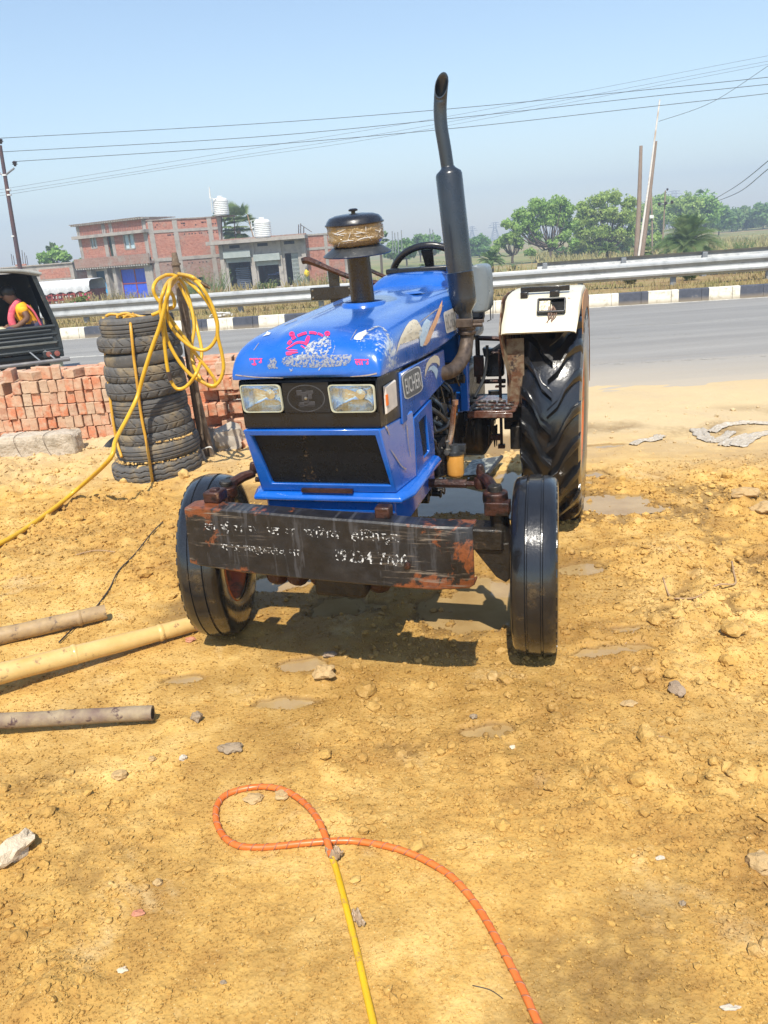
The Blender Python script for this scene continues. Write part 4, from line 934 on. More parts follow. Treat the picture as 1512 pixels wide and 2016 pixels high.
# road sheet (asphalt), markings, kerb
RD = Vector((.987, -.158, 0))
def rp(u, d, z=0): return RD*u+RN*d+Vector((0, 0, z))
def mk_asph():
    n = NT('asphalt'); v = n.coord('World'); x, y, z = sep(n, v)
    d = n.math('ADD', n.math('MULTIPLY', x, .158), n.math('MULTIPLY', y, .987))
    mp = n.n('Mapping'); mp.inputs['Rotation'].default_value = (0, 0, .159); mp.inputs['Scale'].default_value = (.12, 1.3, 1); n.l(v, mp.inputs[0])
    c = n.ramp(n.noise(mp.outputs[0], 1.2, 8, .65), [(.165, .158, .148), (.27, .26, .24)])
    c = n.mix(n.rng(n.noise(v, 55, 6, .8), .5, .62, 0, .6), c, (.33, .315, .29)); c = n.mix(n.rng(n.vor(v, 40), .1, .3, .5, 0), c, (.07, .07, .075))
    dd = n.math('ADD', d, n.math('MULTIPLY', n.math('SUBTRACT', n.noise(mp.outputs[0], 2.2, 7, .65), .5), 1.9))
    c = n.mix(n.rng(dd, 7.9, 9.9, .92, 0), c, (.47, .38, .26)); c = n.mix(n.rng(dd, 9.3, 12.5, .4, 0), c, (.33, .30, .26))
    n.set(Base_Color=c, Roughness=.85); n.bump(n.noise(v, 90, 5, .7), .5, .004); return n.m
m_as = mk_asph()
def strip(name, d0, d1, z, m, u0=-220, u1=220, n=2, th=0):
    mb = MB(); us = [u0+(u1-u0)*i/(n-1) for i in range(n)]; mb.add([rp(u, dd, z) for u in us for dd in (d0, d1)], [(2*i, 2*i+2, 2*i+3, 2*i+1) for i in range(n-1)]); return mb.build(name, m, smooth=0, kind='structure')
strip('road', 7.45, 17.25, 0, m_as); strip('road', 26, 35.4, 0, m_as)
m_line = worn('road_line_paint', [(.62, .60, .54), (.5, .48, .42)], 6, .33, .8, soft=.2)
m_faint = worn('worn_road_line_paint', [(.42, .40, .35), (.38, .35, .3)], 9, .52, .85, soft=.12)
strip('road_marking', 16.93, 17.08, .004, m_line); strip('road_marking', 9.49, 9.60, .004, m_faint)
strip('road_marking', 26.2, 26.35, .004, m_line)
for k in range(-8, 14): strip('road_marking', 13.35, 13.47, .004, m_line if k < 0 else m_faint, k*6.0-3.9, k*6.0-.9)
for k in range(-3, 12): strip('road_marking', 11.88, 11.96, .004, m_faint, k*4.1+1, k*4.1+3)
# kerb: alternately black and white blocks, one casting run
def mk_kerb():
    n = NT('kerb_paint'); v = n.coord('World'); x, y, z = sep(n, v)
    u = n.math('SUBTRACT', n.math('MULTIPLY', x, .987), n.math('MULTIPLY', y, .158))
    ph = n.math('FRACT', n.math('ADD', n.math('MULTIPLY', u, 1/1.2), 100.38))
    s_ = n.rng(ph, .498, .502)
    w = n.ramp(n.noise(v, 9, 8, .7), [(.42, .38, .29), (.66, .61, .50), (.70, .66, .56)], [.36, .46, .7]); b = n.ramp(n.noise(v, 7, 8, .7), [(.04, .045, .06), (.07, .075, .095), (.2, .18, .15)], [.3, .6, .72])
    c = n.mix(s_, w, b); c = n.mix(n.rng(z, .02, .10, .6, 0), c, (.3, .23, .14))
    n.set(Base_Color=c, Roughness=.8); n.bump(n.noise(v, 30, 6), .4, .01); return n.m
mb = MB(); us = np.arange(-60, 40, .6)
for u in us:
    j = random.Random(int(u*10)); e = j.uniform(-.012, .012)
    mb.rings([[rp(uu, 17.13+e, -.02), rp(uu, 17.15+e, .235), rp(uu, 17.18+e, .25), rp(uu, 17.32, .25), rp(uu, 17.34, -.02)] for uu in (u+.004, u+.596)])
mb.build('kerb', mk_kerb(), smooth=0, kind='structure')
# ================================================================ YARD OBJECTS
def mk_brick():
    n = NT('fired_clay'); v = n.coord(); oi = n.n('ObjectInfo'); rnd = oi.outputs['Random']
    base = n.ramp(rnd, [(.50, .17, .075), (.54, .21, .11), (.50, .28, .17), (.47, .35, .24), (.40, .16, .09)], [0, .3, .55, .8, 1])
    m = n.n('Mapping'); n.l(v, m.inputs[0]); cb = n.n('CombineXYZ'); n.l(n.math('MULTIPLY', rnd, 40), cb.inputs[0]); n.l(cb.outputs[0], m.inputs['Location'])
    c = n.mix(n.rng(n.noise(m.outputs[0], 14, 6, .6), .42, .60, 0, .8), base, (.53, .37, .25)); c = n.mix(n.rng(n.noise(m.outputs[0], 40, 5, .7), .58, .66, 0, .5), c, (.26, .09, .05))
    n.set(Base_Color=c, Roughness=.88); n.bump(n.noise(m.outputs[0], 60, 7, .7), .6, .006); return n.m
m_brick = mk_brick()
def brick_mesh(seed):
    bm = bmesh.new(); bmesh.ops.create_cube(bm, size=1); bmesh.ops.scale(bm, vec=(.073, .225, .107), verts=bm.verts)
    bmesh.ops.bevel(bm, geom=bm.edges[:], offset=.004, segments=1, affect='EDGES'); bmesh.ops.triangulate(bm, faces=[f for f in bm.faces if len(f.verts) > 4])
    bmesh.ops.subdivide_edges(bm, edges=[e for e in bm.edges if e.calc_length() > .05], cuts=3, use_grid_fill=True)
    rr0 = random.Random(seed); off = Vector((seed*3.3, 0, seed))
    for v in bm.verts:
        q = noise.noise_vector(v.co*22+off)*.0035+noise.noise_vector(v.co*70+off)*.0016; v.co += q
        if seed % 3 == 1 and v.co.x > .02 and v.co.z > .03 and v.co.y < -.07: v.co -= Vector((.012, -.012, .014))*rr0.random()
    me = D.meshes.new('brick'); bm.to_mesh(me); bm.free(); me.materials.append(m_brick); return me
BM_ = [brick_mesh(i) for i in range(7)]
ORD = ['first', 'second', 'third', 'fourth', 'fifth', 'sixth', 'seventh', 'eighth', 'ninth', 'tenth', 'eleventh', 'twelfth', 'thirteenth', 'fourteenth', 'fifteenth', 'sixteenth', 'seventeenth', 'eighteenth', 'nineteenth', 'twentieth']
def ordw(i): return ORD[i] if i < 20 else 'twenty-'+ORD[i-20] if i < 29 else 'thirtieth' if i == 29 else 'thirty-'+ORD[i-30]
def brick(loc, rot, label, grp, rnd):
    o = D.objects.new('brick', rnd.choice(BM_)); COL.objects.link(o); o.location = loc; o.rotation_euler = rot
    if rnd.random() < .5: o.rotation_euler[2] += PI
    return tag(o, label, 'brick', grp)
rb = random.Random(17)
G1 = 'bricks stacked on edge beside the tyres'
for row in range(6):
    x = -3.98-rb.uniform(0, .05); i = 0
    while x < -1.33:
        y0 = 6.93-.16*(x+2.5)*.12
        if row == 5 and (rb.random() < .06): x += .08; i += 1; continue
        brick((x, y0+rb.uniform(-.012, .012)+.112, .000+row*.1105+rb.uniform(-.002, .002)), (rb.uniform(-.02, .02), rb.uniform(-.04, .04), rb.uniform(-.05, .05)), 'clay brick on edge, %s from left in %s course up, stack left of tyres' % (ordw(i), ORD[row]), G1, rb)
        x += .0795+rb.uniform(-.001, .003)*(1+(rb.random() < .1)*5); i += 1
G2 = 'bricks laid flat across the top of the stack'
for r_ in range(4):
    x = -4.3+rb.uniform(0, .1); i = 0
    while x < -1.0:
        if rb.random() < .94:
            brick((x, 7.30+r_*.118+rb.uniform(-.01, .01), .575+rb.uniform(-.012, .012)+.008*r_), (rb.uniform(-.05, .05), PI/2+rb.uniform(-.03, .03), PI/2+rb.uniform(-.05, .05)), 'flat brick behind the front edge of the stack top, %s from left in row %s' % (ordw(i), ORD[r_]), G2, rb)
        x += .238+rb.uniform(0, .01); i += 1
G3 = 'loose bricks lying on top of the stack'
for px, py, rz, ry, w in ((110, 735, .35, 0, 'leaning reddish brick'), (150, 742, -.3, PI/2, 'orange brick'), (60, 748, .9, PI/2, 'buff brick'), (22, 752, .2, 0, 'small pale brick'), (195, 740, 1.3, PI/2, 'deep orange brick'), (85, 738, 1.1, 0, 'upright red brick')):
    p = at(px, py, 7.02); brick((p.x, 7.04, .650 if ry else .665), (0, ry, rz), '%s lying loose on the stack top near photo left' % w, G3, rb)
# right end of the stack, looser
G4 = 'bricks at the loose right end of the stack'
def bq(px, py, Y, rot, lab): p = at(px, py, Y); return brick(p, rot, lab, G4, rb)
k = 0
for row in range(6):
    for j in range(4):
        x = -1.42+j*.235+rb.uniform(-.02, .02)-(row % 2)*.08
        if row == 5 and j == 0: continue
        if rb.random() < .5:
            for q_ in range(3): brick((x-.079+q_*.079, 6.80+rb.uniform(-.03, .03)+.1*(row % 2), .055+row*.1105), (rb.uniform(-.03, .03), rb.uniform(-.05, .05), rb.uniform(-.1, .1)), 'end-on brick, %s of three, %s bay from the wooden post, %s course, loose end' % (ORD[q_], ORD[j], ORD[row]), G4, rb)
            continue
        brick((x, 6.78+rb.uniform(-.02, .02)+.1*(row % 2), .055+row*.1105), (0, rb.uniform(-.03, .03), PI/2+rb.uniform(-.12, .12)), 'lengthwise brick, %s from the wooden post, %s course of the loose stack end' % (ORD[j], ORD[row]), G4, rb)
for j in range(4):
    brick((-1.30+j*.12, 7.0+.05*(j % 2), .66), (0, PI/2, rb.uniform(-.2, .2)), 'flat top brick of the loose end, %s from the wooden post' % ORD[j], 'flat bricks topping the loose end', rb)
for (px, py, tx, w, h) in ((455, 766, 'NG', 26, 17), (463, 838, 'tal', 17, 22)):
    Y = 6.68; p = at(px, py, Y)
    b = brick((p.x, Y+.04, p.z), (0, 0, PI/2-.06), 'orange brick face-on with pressed %s letters right of the wooden post' % tx, 'bricks with pressed letters', rb); b.rotation_euler[2] = PI/2-.06
    for q, mm_, dd in ((rrect((0, 0), (.13 if tx == 'NG' else .10, 0), (0, .062), 1, .5), mat('frog_shade', [(.30, .085, .04)], rough=.9), .0015),):
        pass
    ang = Matrix.Rotation(-PI/2, 4, 'Z')
    t = text_mesh(tx, .07, .003); t.v = [Vector((-.0405, -p_.x, p_.y)) for p_ in t.v] ; t.v = [Vector((q.x, q.y, q.z)) for q in t.v]
    b.rotation_euler[2] = PI/2-.06
    t.v = [Vector((.0395, v_.y*-1*-1, v_.z)) for v_ in t.v]
    # letters face the camera: local -X or +X side after the turn
    side = -1
    t.v = [Vector((side*.0395, v_.y, v_.z)) for v_ in t.v]
    ol = MB(); A_ = rrect((0, 0), (.12, 0), (0, .07), 1, .5); B_ = rrect((0, 0), (.12, 0), (0, .07), .88, .5, .8)
    ol.add([(side*.039, a_[0], a_[1]) for a_ in A_]+[(side*.039, a_[0], a_[1]) for a_ in B_], [(i, (i+1) % 20, 20+(i+1) % 20, 20+i) for i in range(20)])
    t.add(ol.v, ol.f); t.build('pressed_letters', mat('frog_shade', [(.22, .06, .03)], rough=.9), b, smooth=0, fix=False)
# ---- tyre stack
m_oldrub = mat('dusty_old_rubber', [(.055, .054, .053), (.095, .091, .086), (.07, .068, .065)], 7, .8, bump=.4, bscale=30, spots=[((.22, .17, .10), 6, .50, .18), ((.17, .14, .105), 26, .60, .08)])
def tyre_obj(Rr, hw, typ, label, seed):
    prof = []; rin = Rr*.64
    for u, r, w in ((0, rin, -.72), (1, rin+.012, -.86), (2, Rr*.80, -1.0), (3, Rr*.92, -.96), (4, Rr*.975, -.80), (5, Rr*.992, -.55), (6, Rr, -.3), (7, Rr*1.002, -.1), (8, Rr*1.002, .1), (9, Rr, .3), (10, Rr*.992, .55), (11, Rr*.975, .80), (12, Rr*.92, .96), (13, Rr*.80, 1.0), (14, rin+.012, .86), (15, rin, .72)):
        prof.append((r, w*hw))
    # finer tread band
    P2 = []
    for (a, b) in zip(prof, prof[1:]):
        k = 4 if a[0] > Rr*.9 and b[0] > Rr*.9 else 1
        for i in range(k): P2.append((a[0]+(b[0]-a[0])*i/k, a[1]+(b[1]-a[1])*i/k))
    P2.append(prof[-1]); N = 200; mb = MB(); rs = []
    for r, h in P2:
        ring = []
        for j in range(N):
            a = 2*PI*j/N; g = 0; t = h/hw
            if r > Rr*.93:
                if typ == 'rib':
                    if min(abs(t-c) for c in (-.45, -.05, .38)) < .07: g = .007
                    if abs(t) > .66 and (j % 5) == 0: g = .004
                elif typ == 'zig':
                    z = .12*(abs((j % 8)-4)/4-.5)
                    if min(abs(t-c-z) for c in (-.5, 0, .5)) < .075: g = .008
                elif typ == 'sipe':
                    ph = (j+t*7) % 9
                    if ph < 1.3 and t > .05: g = .007
                    if abs(t+.1) < .06: g = .005
                    if t < -.2 and ((j-t*5) % 9) < 1.2: g = .006
            rr_ = r-g+.004*noise.noise(Vector((math.cos(a)*2, math.sin(a)*2, seed+h*4)))
            ring.append(Vector((rr_*math.cos(a), rr_*math.sin(a), h)))
        rs.append(ring)
    mb.rings(rs, True, False)
    inner = [[p*.985 if False else Vector((p.x*.97, p.y*.97, p.z*.9)) for p in r_] for r_ in (rs[-1], rs[-6], rs[len(rs)//2], rs[5], rs[0])]
    k = [[Vector((p.x, p.y, p.z)) for p in rs[-1]]]
    for f_, hh in ((.90, .8), (.94, .4), (.94, -.4), (.90, -.8)): k.append([Vector((Rr*f_*math.cos(2*PI*j/N), Rr*f_*math.sin(2*PI*j/N), hh*hw)) for j in range(N)])
    k.append(rs[0]); mb.rings(k, True, False)
    return mb.build('old_tyre', m_oldrub, smooth=40, label=label, cat='tyre', group='old tyres stacked beside the wooden post')
TY = [(80, 685, 520, 690, 'rib', 'top tyre of the stack, ribbed, with knotted yellow tube on it', 1), (68, 735, 680, 812, 'sipe', 'wide bulging tyre second from the top of the stack', 0), (120, 757, 812, 930, 'none', 'thin squashed tyre third from the top of the stack', 5),
      (122, 775, 922, 1060, 'sipe', 'smooth dark tyre fourth from the top of the stack', 0), (138, 790, 1050, 1200, 'sipe', 'worn cross-scratched tyre fifth from the top of the stack', 3), (182, 800, 1195, 1352, 'rib', 'flat muddy tyre in the middle of the stack, sixth from top', 2),
      (205, 832, 1340, 1485, 'sipe', 'grooved tyre seventh from the top of the stack', 3), (225, 860, 1480, 1580, 'sipe', 'narrow tyre third from the ground in the stack', 5), (226, 905, 1575, 1722, 'rib', 'ribbed dusty tyre second from the ground in the stack', 4), (200, 935, 1745, 1905, 'zig', 'big zigzag tread tyre on the ground under the stack', 5)]
zz = []
for (x0, x1, y0, y1, ty, lab, tl) in TY:
    a = at(180+x0/4.2, 500+(y0+y1)/8.4, 5.78); b = at(180+x1/4.2, 500+(y0+y1)/8.4, 5.78); Rr = (b-a).length/2; cx = (a.x+b.x)/2
    zt = at(180+(x0+x1)/8.4, 500+y0/4.2, 5.78-Rr).z; zb = at(180+(x0+x1)/8.4, 500+y1/4.2, 5.78-Rr).z
    hw = (zt-zb)/2*1.03; o = tyre_obj(Rr, hw, ty, lab, len(zz)); o.location = (cx, 5.78, (zt+zb)/2); o.rotation_euler = (R(-1.5), -R(tl-1), len(zz)*1.3); zz.append((cx, Rr, zt, zb, o))
    o.matrix_world = Matrix.Translation(o.location) @ Matrix.Rotation(-R(tl*.8), 4, 'Y') @ Matrix.Rotation(R(2), 4, 'X') @ Matrix.Rotation(len(zz)*1.3, 4, 'Z')
# soil heaped in and on the lower tyres
for q, (cx, Rr, zt, zb, o) in ((8, zz[9]), (7, zz[8])):
    mb = MB(); rs = []
    for i in range(14):
        r0 = Rr*.95*i/13+.001; rs.append([Vector((cx+r0*math.cos(2*PI*j/60), 5.78+r0*math.sin(2*PI*j/60), zt+.012+.010*noise.noise(Vector((r0*math.cos(2*PI*j/60)*18, r0*math.sin(2*PI*j/60)*18, q)))-.03*(i/13)**4-(.02 if math.cos(2*PI*j/60) < -.3 else 0))) for j in range(60)])
    mb.rings(rs, caps=False); rnd = random.Random(q)
    for kk in range(240):
        a = rnd.uniform(PI, 2*PI) if q == 8 else rnd.uniform(-1.4, -.2); r0 = Rr*rnd.uniform(.75, .97); mb.ico((cx+r0*math.cos(a), 5.78+r0*math.sin(a), zt+.012), rnd.uniform(.002, .0085), 1, .5, 2, kk)
    mb.build('soil_heap', m_dirt, smooth=0, kind='stuff', label='soil heaped on the %s tyre of the stack' % ('lowest' if q == 8 else 'second lowest'), cat='soil')
# ---- wooden post
m_wood = mat('weathered_bamboo_grey', [(.22, .165, .11), (.14, .10, .07), (.30, .24, .17)], 10, .8, bump=.8, bscale=30, bdist=.008, spots=[((.08, .06, .045), 18, .60, .1)])
post = empty('wooden_post', gnd(410, 905), label='rough grey wooden post leaning behind the tyre stack with hose hung on it', cat='post'); pl0 = post.location.copy()
def wp(px, py, Y): return at(px, py, Y)-pl0
mb = MB(); PP = [wp(412, 915, 6.03), wp(398, 850, 6.0), wp(388, 800, 5.98), (wp(379, 740, 5.95)), wp(372, 690, 5.93), wp(365, 630, 5.92), wp(358, 590, 5.90), wp(350, 545, 5.9), wp(346, 520, 5.9), wp(343, 497, 5.9)]
mb.tube(PP, [.044, .040, .036, .036, .035, .034, .035, .030, .028, .018], 12, sub=4); mb.build('post_stem', m_wood, post, smooth=60)
mb = MB()
for t in (1, 3, 5, 8): mb.tube([PP[t]+Vector((0, 0, -.008)), PP[t]+Vector((0, 0, .008))], .043 if t < 5 else .036, 12)
mb.build('post_knot', m_wood, post, smooth=60)
mb = MB(); mb.tube([wp(420, 905, 6.0), wp(405, 850, 5.96), wp(392, 790, 5.94), wp(380, 735, 5.92)], [.026, .026, .022, .014], 8, sub=3); mb.build('brace_stick', m_wood, post, smooth=60)
m_strap = mat('dirty_white_strap', [(.65, .64, .6), (.4, .38, .34)], 20, .7, bump=.4)
mb = MB(); mb.tube([wp(386, 893, 5.90), wp(400, 884, 5.9), wp(415, 880, 5.9), wp(419, 890, 5.93)], [.008, .012, .012, .008], 6, sub=4, squash=.4); mb.tube([wp(397, 886, 5.9), wp(404, 905, 5.9), wp(412, 915, 5.9), wp(424, 905, 5.92), wp(436, 896, 5.95)], [.010, .010, .008, .008, .004], 6, sub=4, squash=.4)
mb.build('strap', m_strap, post, smooth=60)
# ---- yellow hose coil
m_yel = mat('yellow_hose_pvc', [(.66, .40, .022), (.56, .32, .02)], 9, .38, bump=.15, spots=[((.38, .22, .06), 20, .6, .1)])
def zp(pts, Y): return [at(180+p[0]/4.2, 500+p[1]/4.2, (p[2] if len(p) > 2 else Y)) for p in pts]
hz_ = empty('yellow_hose', at(345, 560, 5.5), label='yellow hose coiled in loops over the wooden post and trailing to the left', cat='hose'); ho = hz_.location.copy()
def hb(lists, r, name, m=m_yel, par=None, o0=None):
    for pts in lists:
        mb = MB(); mb.tube([p-(o0 or ho) for p in pts], r, 10, sub=6); mb.build(name, m, par or hz_, smooth=180)
loops = [
 zp([(690, 200, 5.8), (640, 225, 5.7), (600, 300), (570, 430), (590, 600), (610, 800), (630, 950), (655, 1040), (700, 1110), (760, 1110), (820, 1060), (870, 980), (905, 880, 5.55), (910, 780, 5.6), (880, 640, 5.7), (850, 520, 5.75), (790, 380, 5.8), (720, 240, 5.82)], 5.40),
 zp([(700, 190, 5.8), (650, 260, 5.6), (600, 480), (620, 680), (700, 850), (800, 980), (900, 1050), (1000, 1090), (1060, 1050), (1092, 950), (1080, 830), (1045, 680), (1040, 560), (985, 400), (900, 260), (800, 190, 5.6), (720, 170, 5.78)], 5.44),
 zp([(720, 185, 5.8), (640, 300, 5.6), (625, 420), (640, 560), (720, 680), (830, 770), (930, 795), (1000, 750), (1040, 660), (1030, 540), (960, 400), (870, 290), (760, 200, 5.7)], 5.48),
 zp([(610, 178, 5.75), (545, 215, 5.6), (512, 280), (530, 350), (575, 410), (630, 500), (700, 600), (790, 720), (880, 850), (960, 950), (1020, 1040), (1022, 1095), (960, 1085), (890, 1010), (840, 900, 5.6), (830, 760, 5.65), (850, 600, 5.7), (820, 420, 5.75), (770, 260, 5.78), (690, 180, 5.8), (610, 175, 5.75)], 5.52),
 zp([(640, 230, 5.6), (650, 300), (680, 360), (685, 430), (640, 450), (580, 470), (540, 490), (500, 505)], 5.5),
 zp([(720, 165, 5.75), (820, 185), (880, 222), (928, 250)], 5.5)]
hb(loops, .0125, 'hose_loop')
tr = zp([(710, 185, 5.8), (655, 225, 5.6), (640, 300), (610, 420), (565, 600), (500, 780), (430, 1000), (380, 1180), (300, 1350, 5.2), (200, 1540, 4.9)], 5.36)+[at(215, 905, 4.75), gnd(150, 965, .10), gnd(80, 1020, .04), gnd(0, 1070, .03), gnd(-120, 1120, .02), gnd(-300, 1170, .02)]
hb([tr], .0145, 'hose_run')
e0, e1 = loops[-1][-1]-ho, loops[-1][-2]-ho; dd = (e0-e1).normalized()
mb = MB(); mb.tube([e0-dd*.02, e0+dd*.03, e0+dd*.031, e0+dd*.05], [.016, .016, .011, .011], 10); mb.build('brass_coupling', mat('tarnished_brass', [(.25, .17, .08), (.12, .08, .05)], 30, .4, metal=.7), hz_)
j0 = zp([(638, 975), (652, 1045)], 5.385); mb = MB(); mb.tube([j0[0]-ho, j0[1]-ho], .0155, 8); mb.build('hose_tape', mat('dark_tape', [(.05, .035, .03)], rough=.5), hz_)
# yellow tube tied round the stack
ty = empty('tie_tube', zz[0][4].location+Vector((0, 0, .08)), label='thin yellow tube tied vertically round the tyre stack and knotted on top', cat='tie'); to = ty.location.copy()
fr = [Vector((zz[i][0], 5.78-zz[i][1]-.012, (zz[i][2]+zz[i][3])/2)) for i in range(10)]
fx = [(325, 600), (340, 745), (352, 870), (368, 990), (385, 1120), (402, 1270), (425, 1410), (450, 1530), (470, 1650), (500, 1850)]
pts = [at(180+320/4.2, 500+525/4.2, 5.6)]+[at(180+fx[i][0]/4.2, 500+fx[i][1]/4.2, 5.78-zz[i][1]*.995-.016) for i in range(10)]+[at(180+508/4.2, 500+1900/4.2, 5.44)]
lf = [at(180+x/4.2, 500+y/4.2, Y) for x, y, Y in ((100, 520, 5.7), (112, 800, 5.72), (135, 1000, 5.66), (150, 1150, 5.64), (165, 1280, 5.62), (185, 1420, 5.6), (212, 1560, 5.58), (250, 1680, 5.5))]
tp = [at(180+x/4.2, 500+y/4.2, 5.62) for x, y in ((120, 515), (160, 498), (230, 505), (300, 520), (350, 505), (390, 515), (450, 522))]
tp2 = [at(180+x/4.2, 500+y/4.2, 5.58) for x, y in ((215, 530), (225, 505), (290, 490), (330, 510), (320, 535), (270, 535), (300, 505), (360, 520), (335, 490))]
hb([pts, lf, tp, tp2], .0105, 'tube_band', mat('golden_tube', [(.60, .33, .03), (.48, .25, .03)], 12, .45, spots=[((.3, .17, .06), 25, .6, .1)]), ty, to)
# ---- concrete pieces
m_conc = mat('weathered_concrete', [(.42, .35, .26), (.52, .44, .34), (.31, .255, .185)], 8, .9, bump=1., bscale=28, bdist=.02, spots=[((.24, .19, .14), 12, .6, .1)])
def rough_block(name, c, sz, rz, seed, m, amp=.035, cuts=7, **t):
    bm = bmesh.new(); bmesh.ops.create_cube(bm, size=1); bmesh.ops.subdivide_edges(bm, edges=bm.edges[:], cuts=cuts, use_grid_fill=True)
    for v in bm.verts:
        p = Vector((v.co.x*sz[0], v.co.y*sz[1], v.co.z*sz[2])); k = max(abs(v.co.x), abs(v.co.y), abs(v.co.z)); rnk = sorted((abs(v.co.x), abs(v.co.y), abs(v.co.z)))[1]
        p *= 1-.10*max(0, rnk-.35)/.15*.6; p += noise.noise_vector(p*9+Vector((seed, 0, 0)))*amp+noise.noise_vector(p*30+Vector((seed, 0, 0)))*amp*.35; v.co = p
    mb = MB(); bm.verts.index_update(); mb.add([v.co.copy() for v in bm.verts], [[v.index for v in f.verts] for f in bm.faces]); bm.free()
    o = mb.build(name, m, smooth=30, **t); o.location = c; o.rotation_euler = (0, 0, rz); return o
g = gnd(80, 912); cb_ = rough_block('concrete_block', (g.x-.02, g.y+.1, .13), (.70, .20, .22), -.05, 5, m_conc, .016, 15, label='long broken concrete block with two wire loops lying before the bricks', cat='concrete block')
mb = MB()
for x in (-.13, .12): mb.tube([(x, .11, -.06), (x+.01, .112, .10), (x, .0, .118), (x-.02, -.112, .10), (x-.01, -.112, 0), (x+.03, -.112, -.09)], .0018, 5, sub=4)
mb.build('tie_wire', m_brown, cb_)
g = gnd(435, 905); rough_block('concrete_lump', (g.x+.02, g.y+.22, .11), (.24, .18, .19), .4, 8, mat('grey_rubble', [(.32, .27, .21), (.42, .37, .30)], 10, .9, bump=.8, bscale=30), .05, 7, label='rough grey concrete lump on the soil right of the wooden post', cat='rubble')
g = gnd(485, 895); brick((g.x, g.y+.1, .05), (.3, .4, .5), 'broken brick half sunk in soil beside the grey concrete lump', None, rb)
# black plastic pan edge left of the stack
mb = MB(); mb.lathe([(.0, .0), (.10, .002), (.15, .03), (.152, .034), (.10, .008), (0, .006)], n=28); o = mb.build('plastic_pan', mat('black_plastic', [(.012, .012, .012)], rough=.35), label='black plastic pan half buried left of the lowest tyre', cat='pan'); g = gnd(222, 900); o.location = (g.x+.02, g.y+.05, .03); o.rotation_euler = (.6, -.5, 0)
# ---- bamboo poles
m_bam = mat('yellow_bamboo', [(.52, .33, .10), (.62, .42, .16), (.44, .26, .075)], 5, .42, bump=.2, bscale=40, spots=[((.30, .18, .08), 24, .60, .06)], coat=.15)
m_bamg = mat('greyed_bamboo', [(.40, .27, .125), (.30, .20, .10), (.46, .32, .15)], 9, .65, bump=.4, bscale=30, spots=[((.12, .08, .055), 22, .56, .08)])
def bamboo(A, B, rA, rB, m, nodes, label, sag=0):
    o = empty('bamboo_pole', A, label=label, cat='bamboo pole'); L = (B-A); mb = MB(); pts = []; rr0 = []
    N = 26
    for i in range(N):
        t = i/(N-1); r = rA+(rB-rA)*t
        pts.append(L*t+Vector((.004*math.sin(t*9), .005*math.cos(t*7), sag*math.sin(t*PI)))); rr0.append(r*(1+.02*math.sin(t*30)))
    mb.tube(pts, rr0, 18); mb.build('culm', m, o, smooth=50)
    for t in nodes:
        r = rA+(rB-rA)*t; p = L*t; d = L.normalized(); b = MB(); b.tube([p-d*.010, p-d*.004, p, p+d*.005, p+d*.011], [r*1.01, r*1.07, r*1.10, r*1.06, r*1.01], 18); b.build('node_ring', m, o, smooth=60)
    b = MB(); d = L.normalized(); b.tube([-d*.0005, -d*.002], [rA*.7, rA*.7], 16); b.build('hollow_end', mat('soot_and_hole_shade', [(.004, .004, .004)]), o)  # black disc on the solid end paints the shade of a hollow culm
    return o
b1 = bamboo(gnd(385, 1228, .04), gnd(-260, 1392, .13), .033, .046, m_bam, (.13, .42, .7), 'long clean yellow bamboo pole running under the front tyre')
mb = MB(); mb.tube([Vector((0, -.03, .012)), (gnd(-260, 1392, .13)-gnd(385, 1228, .04))+Vector((0, -.044, .01))], .0022, 5); mb.build('split_line', mat('bamboo_crack', [(.07, .03, .012)], rough=.9), b1)
bamboo(gnd(208, 1205, .05), gnd(-260, 1310, .05), .033, .043, m_bamg, (.12, .5), 'short weathered bamboo pole with muddy cut end, behind the long one')
bamboo(gnd(300, 1405, .045), gnd(-300, 1430, .09), .026, .028, mat('mud_stained_pole', [(.34, .26, .155), (.24, .175, .11), (.15, .095, .075)], 14, .75, bump=.7, bscale=30, spots=[((.07, .035, .035), 22, .58, .06)]), (.3, .75), 'grey mud-stained pole nearest the camera, tapering to its end')
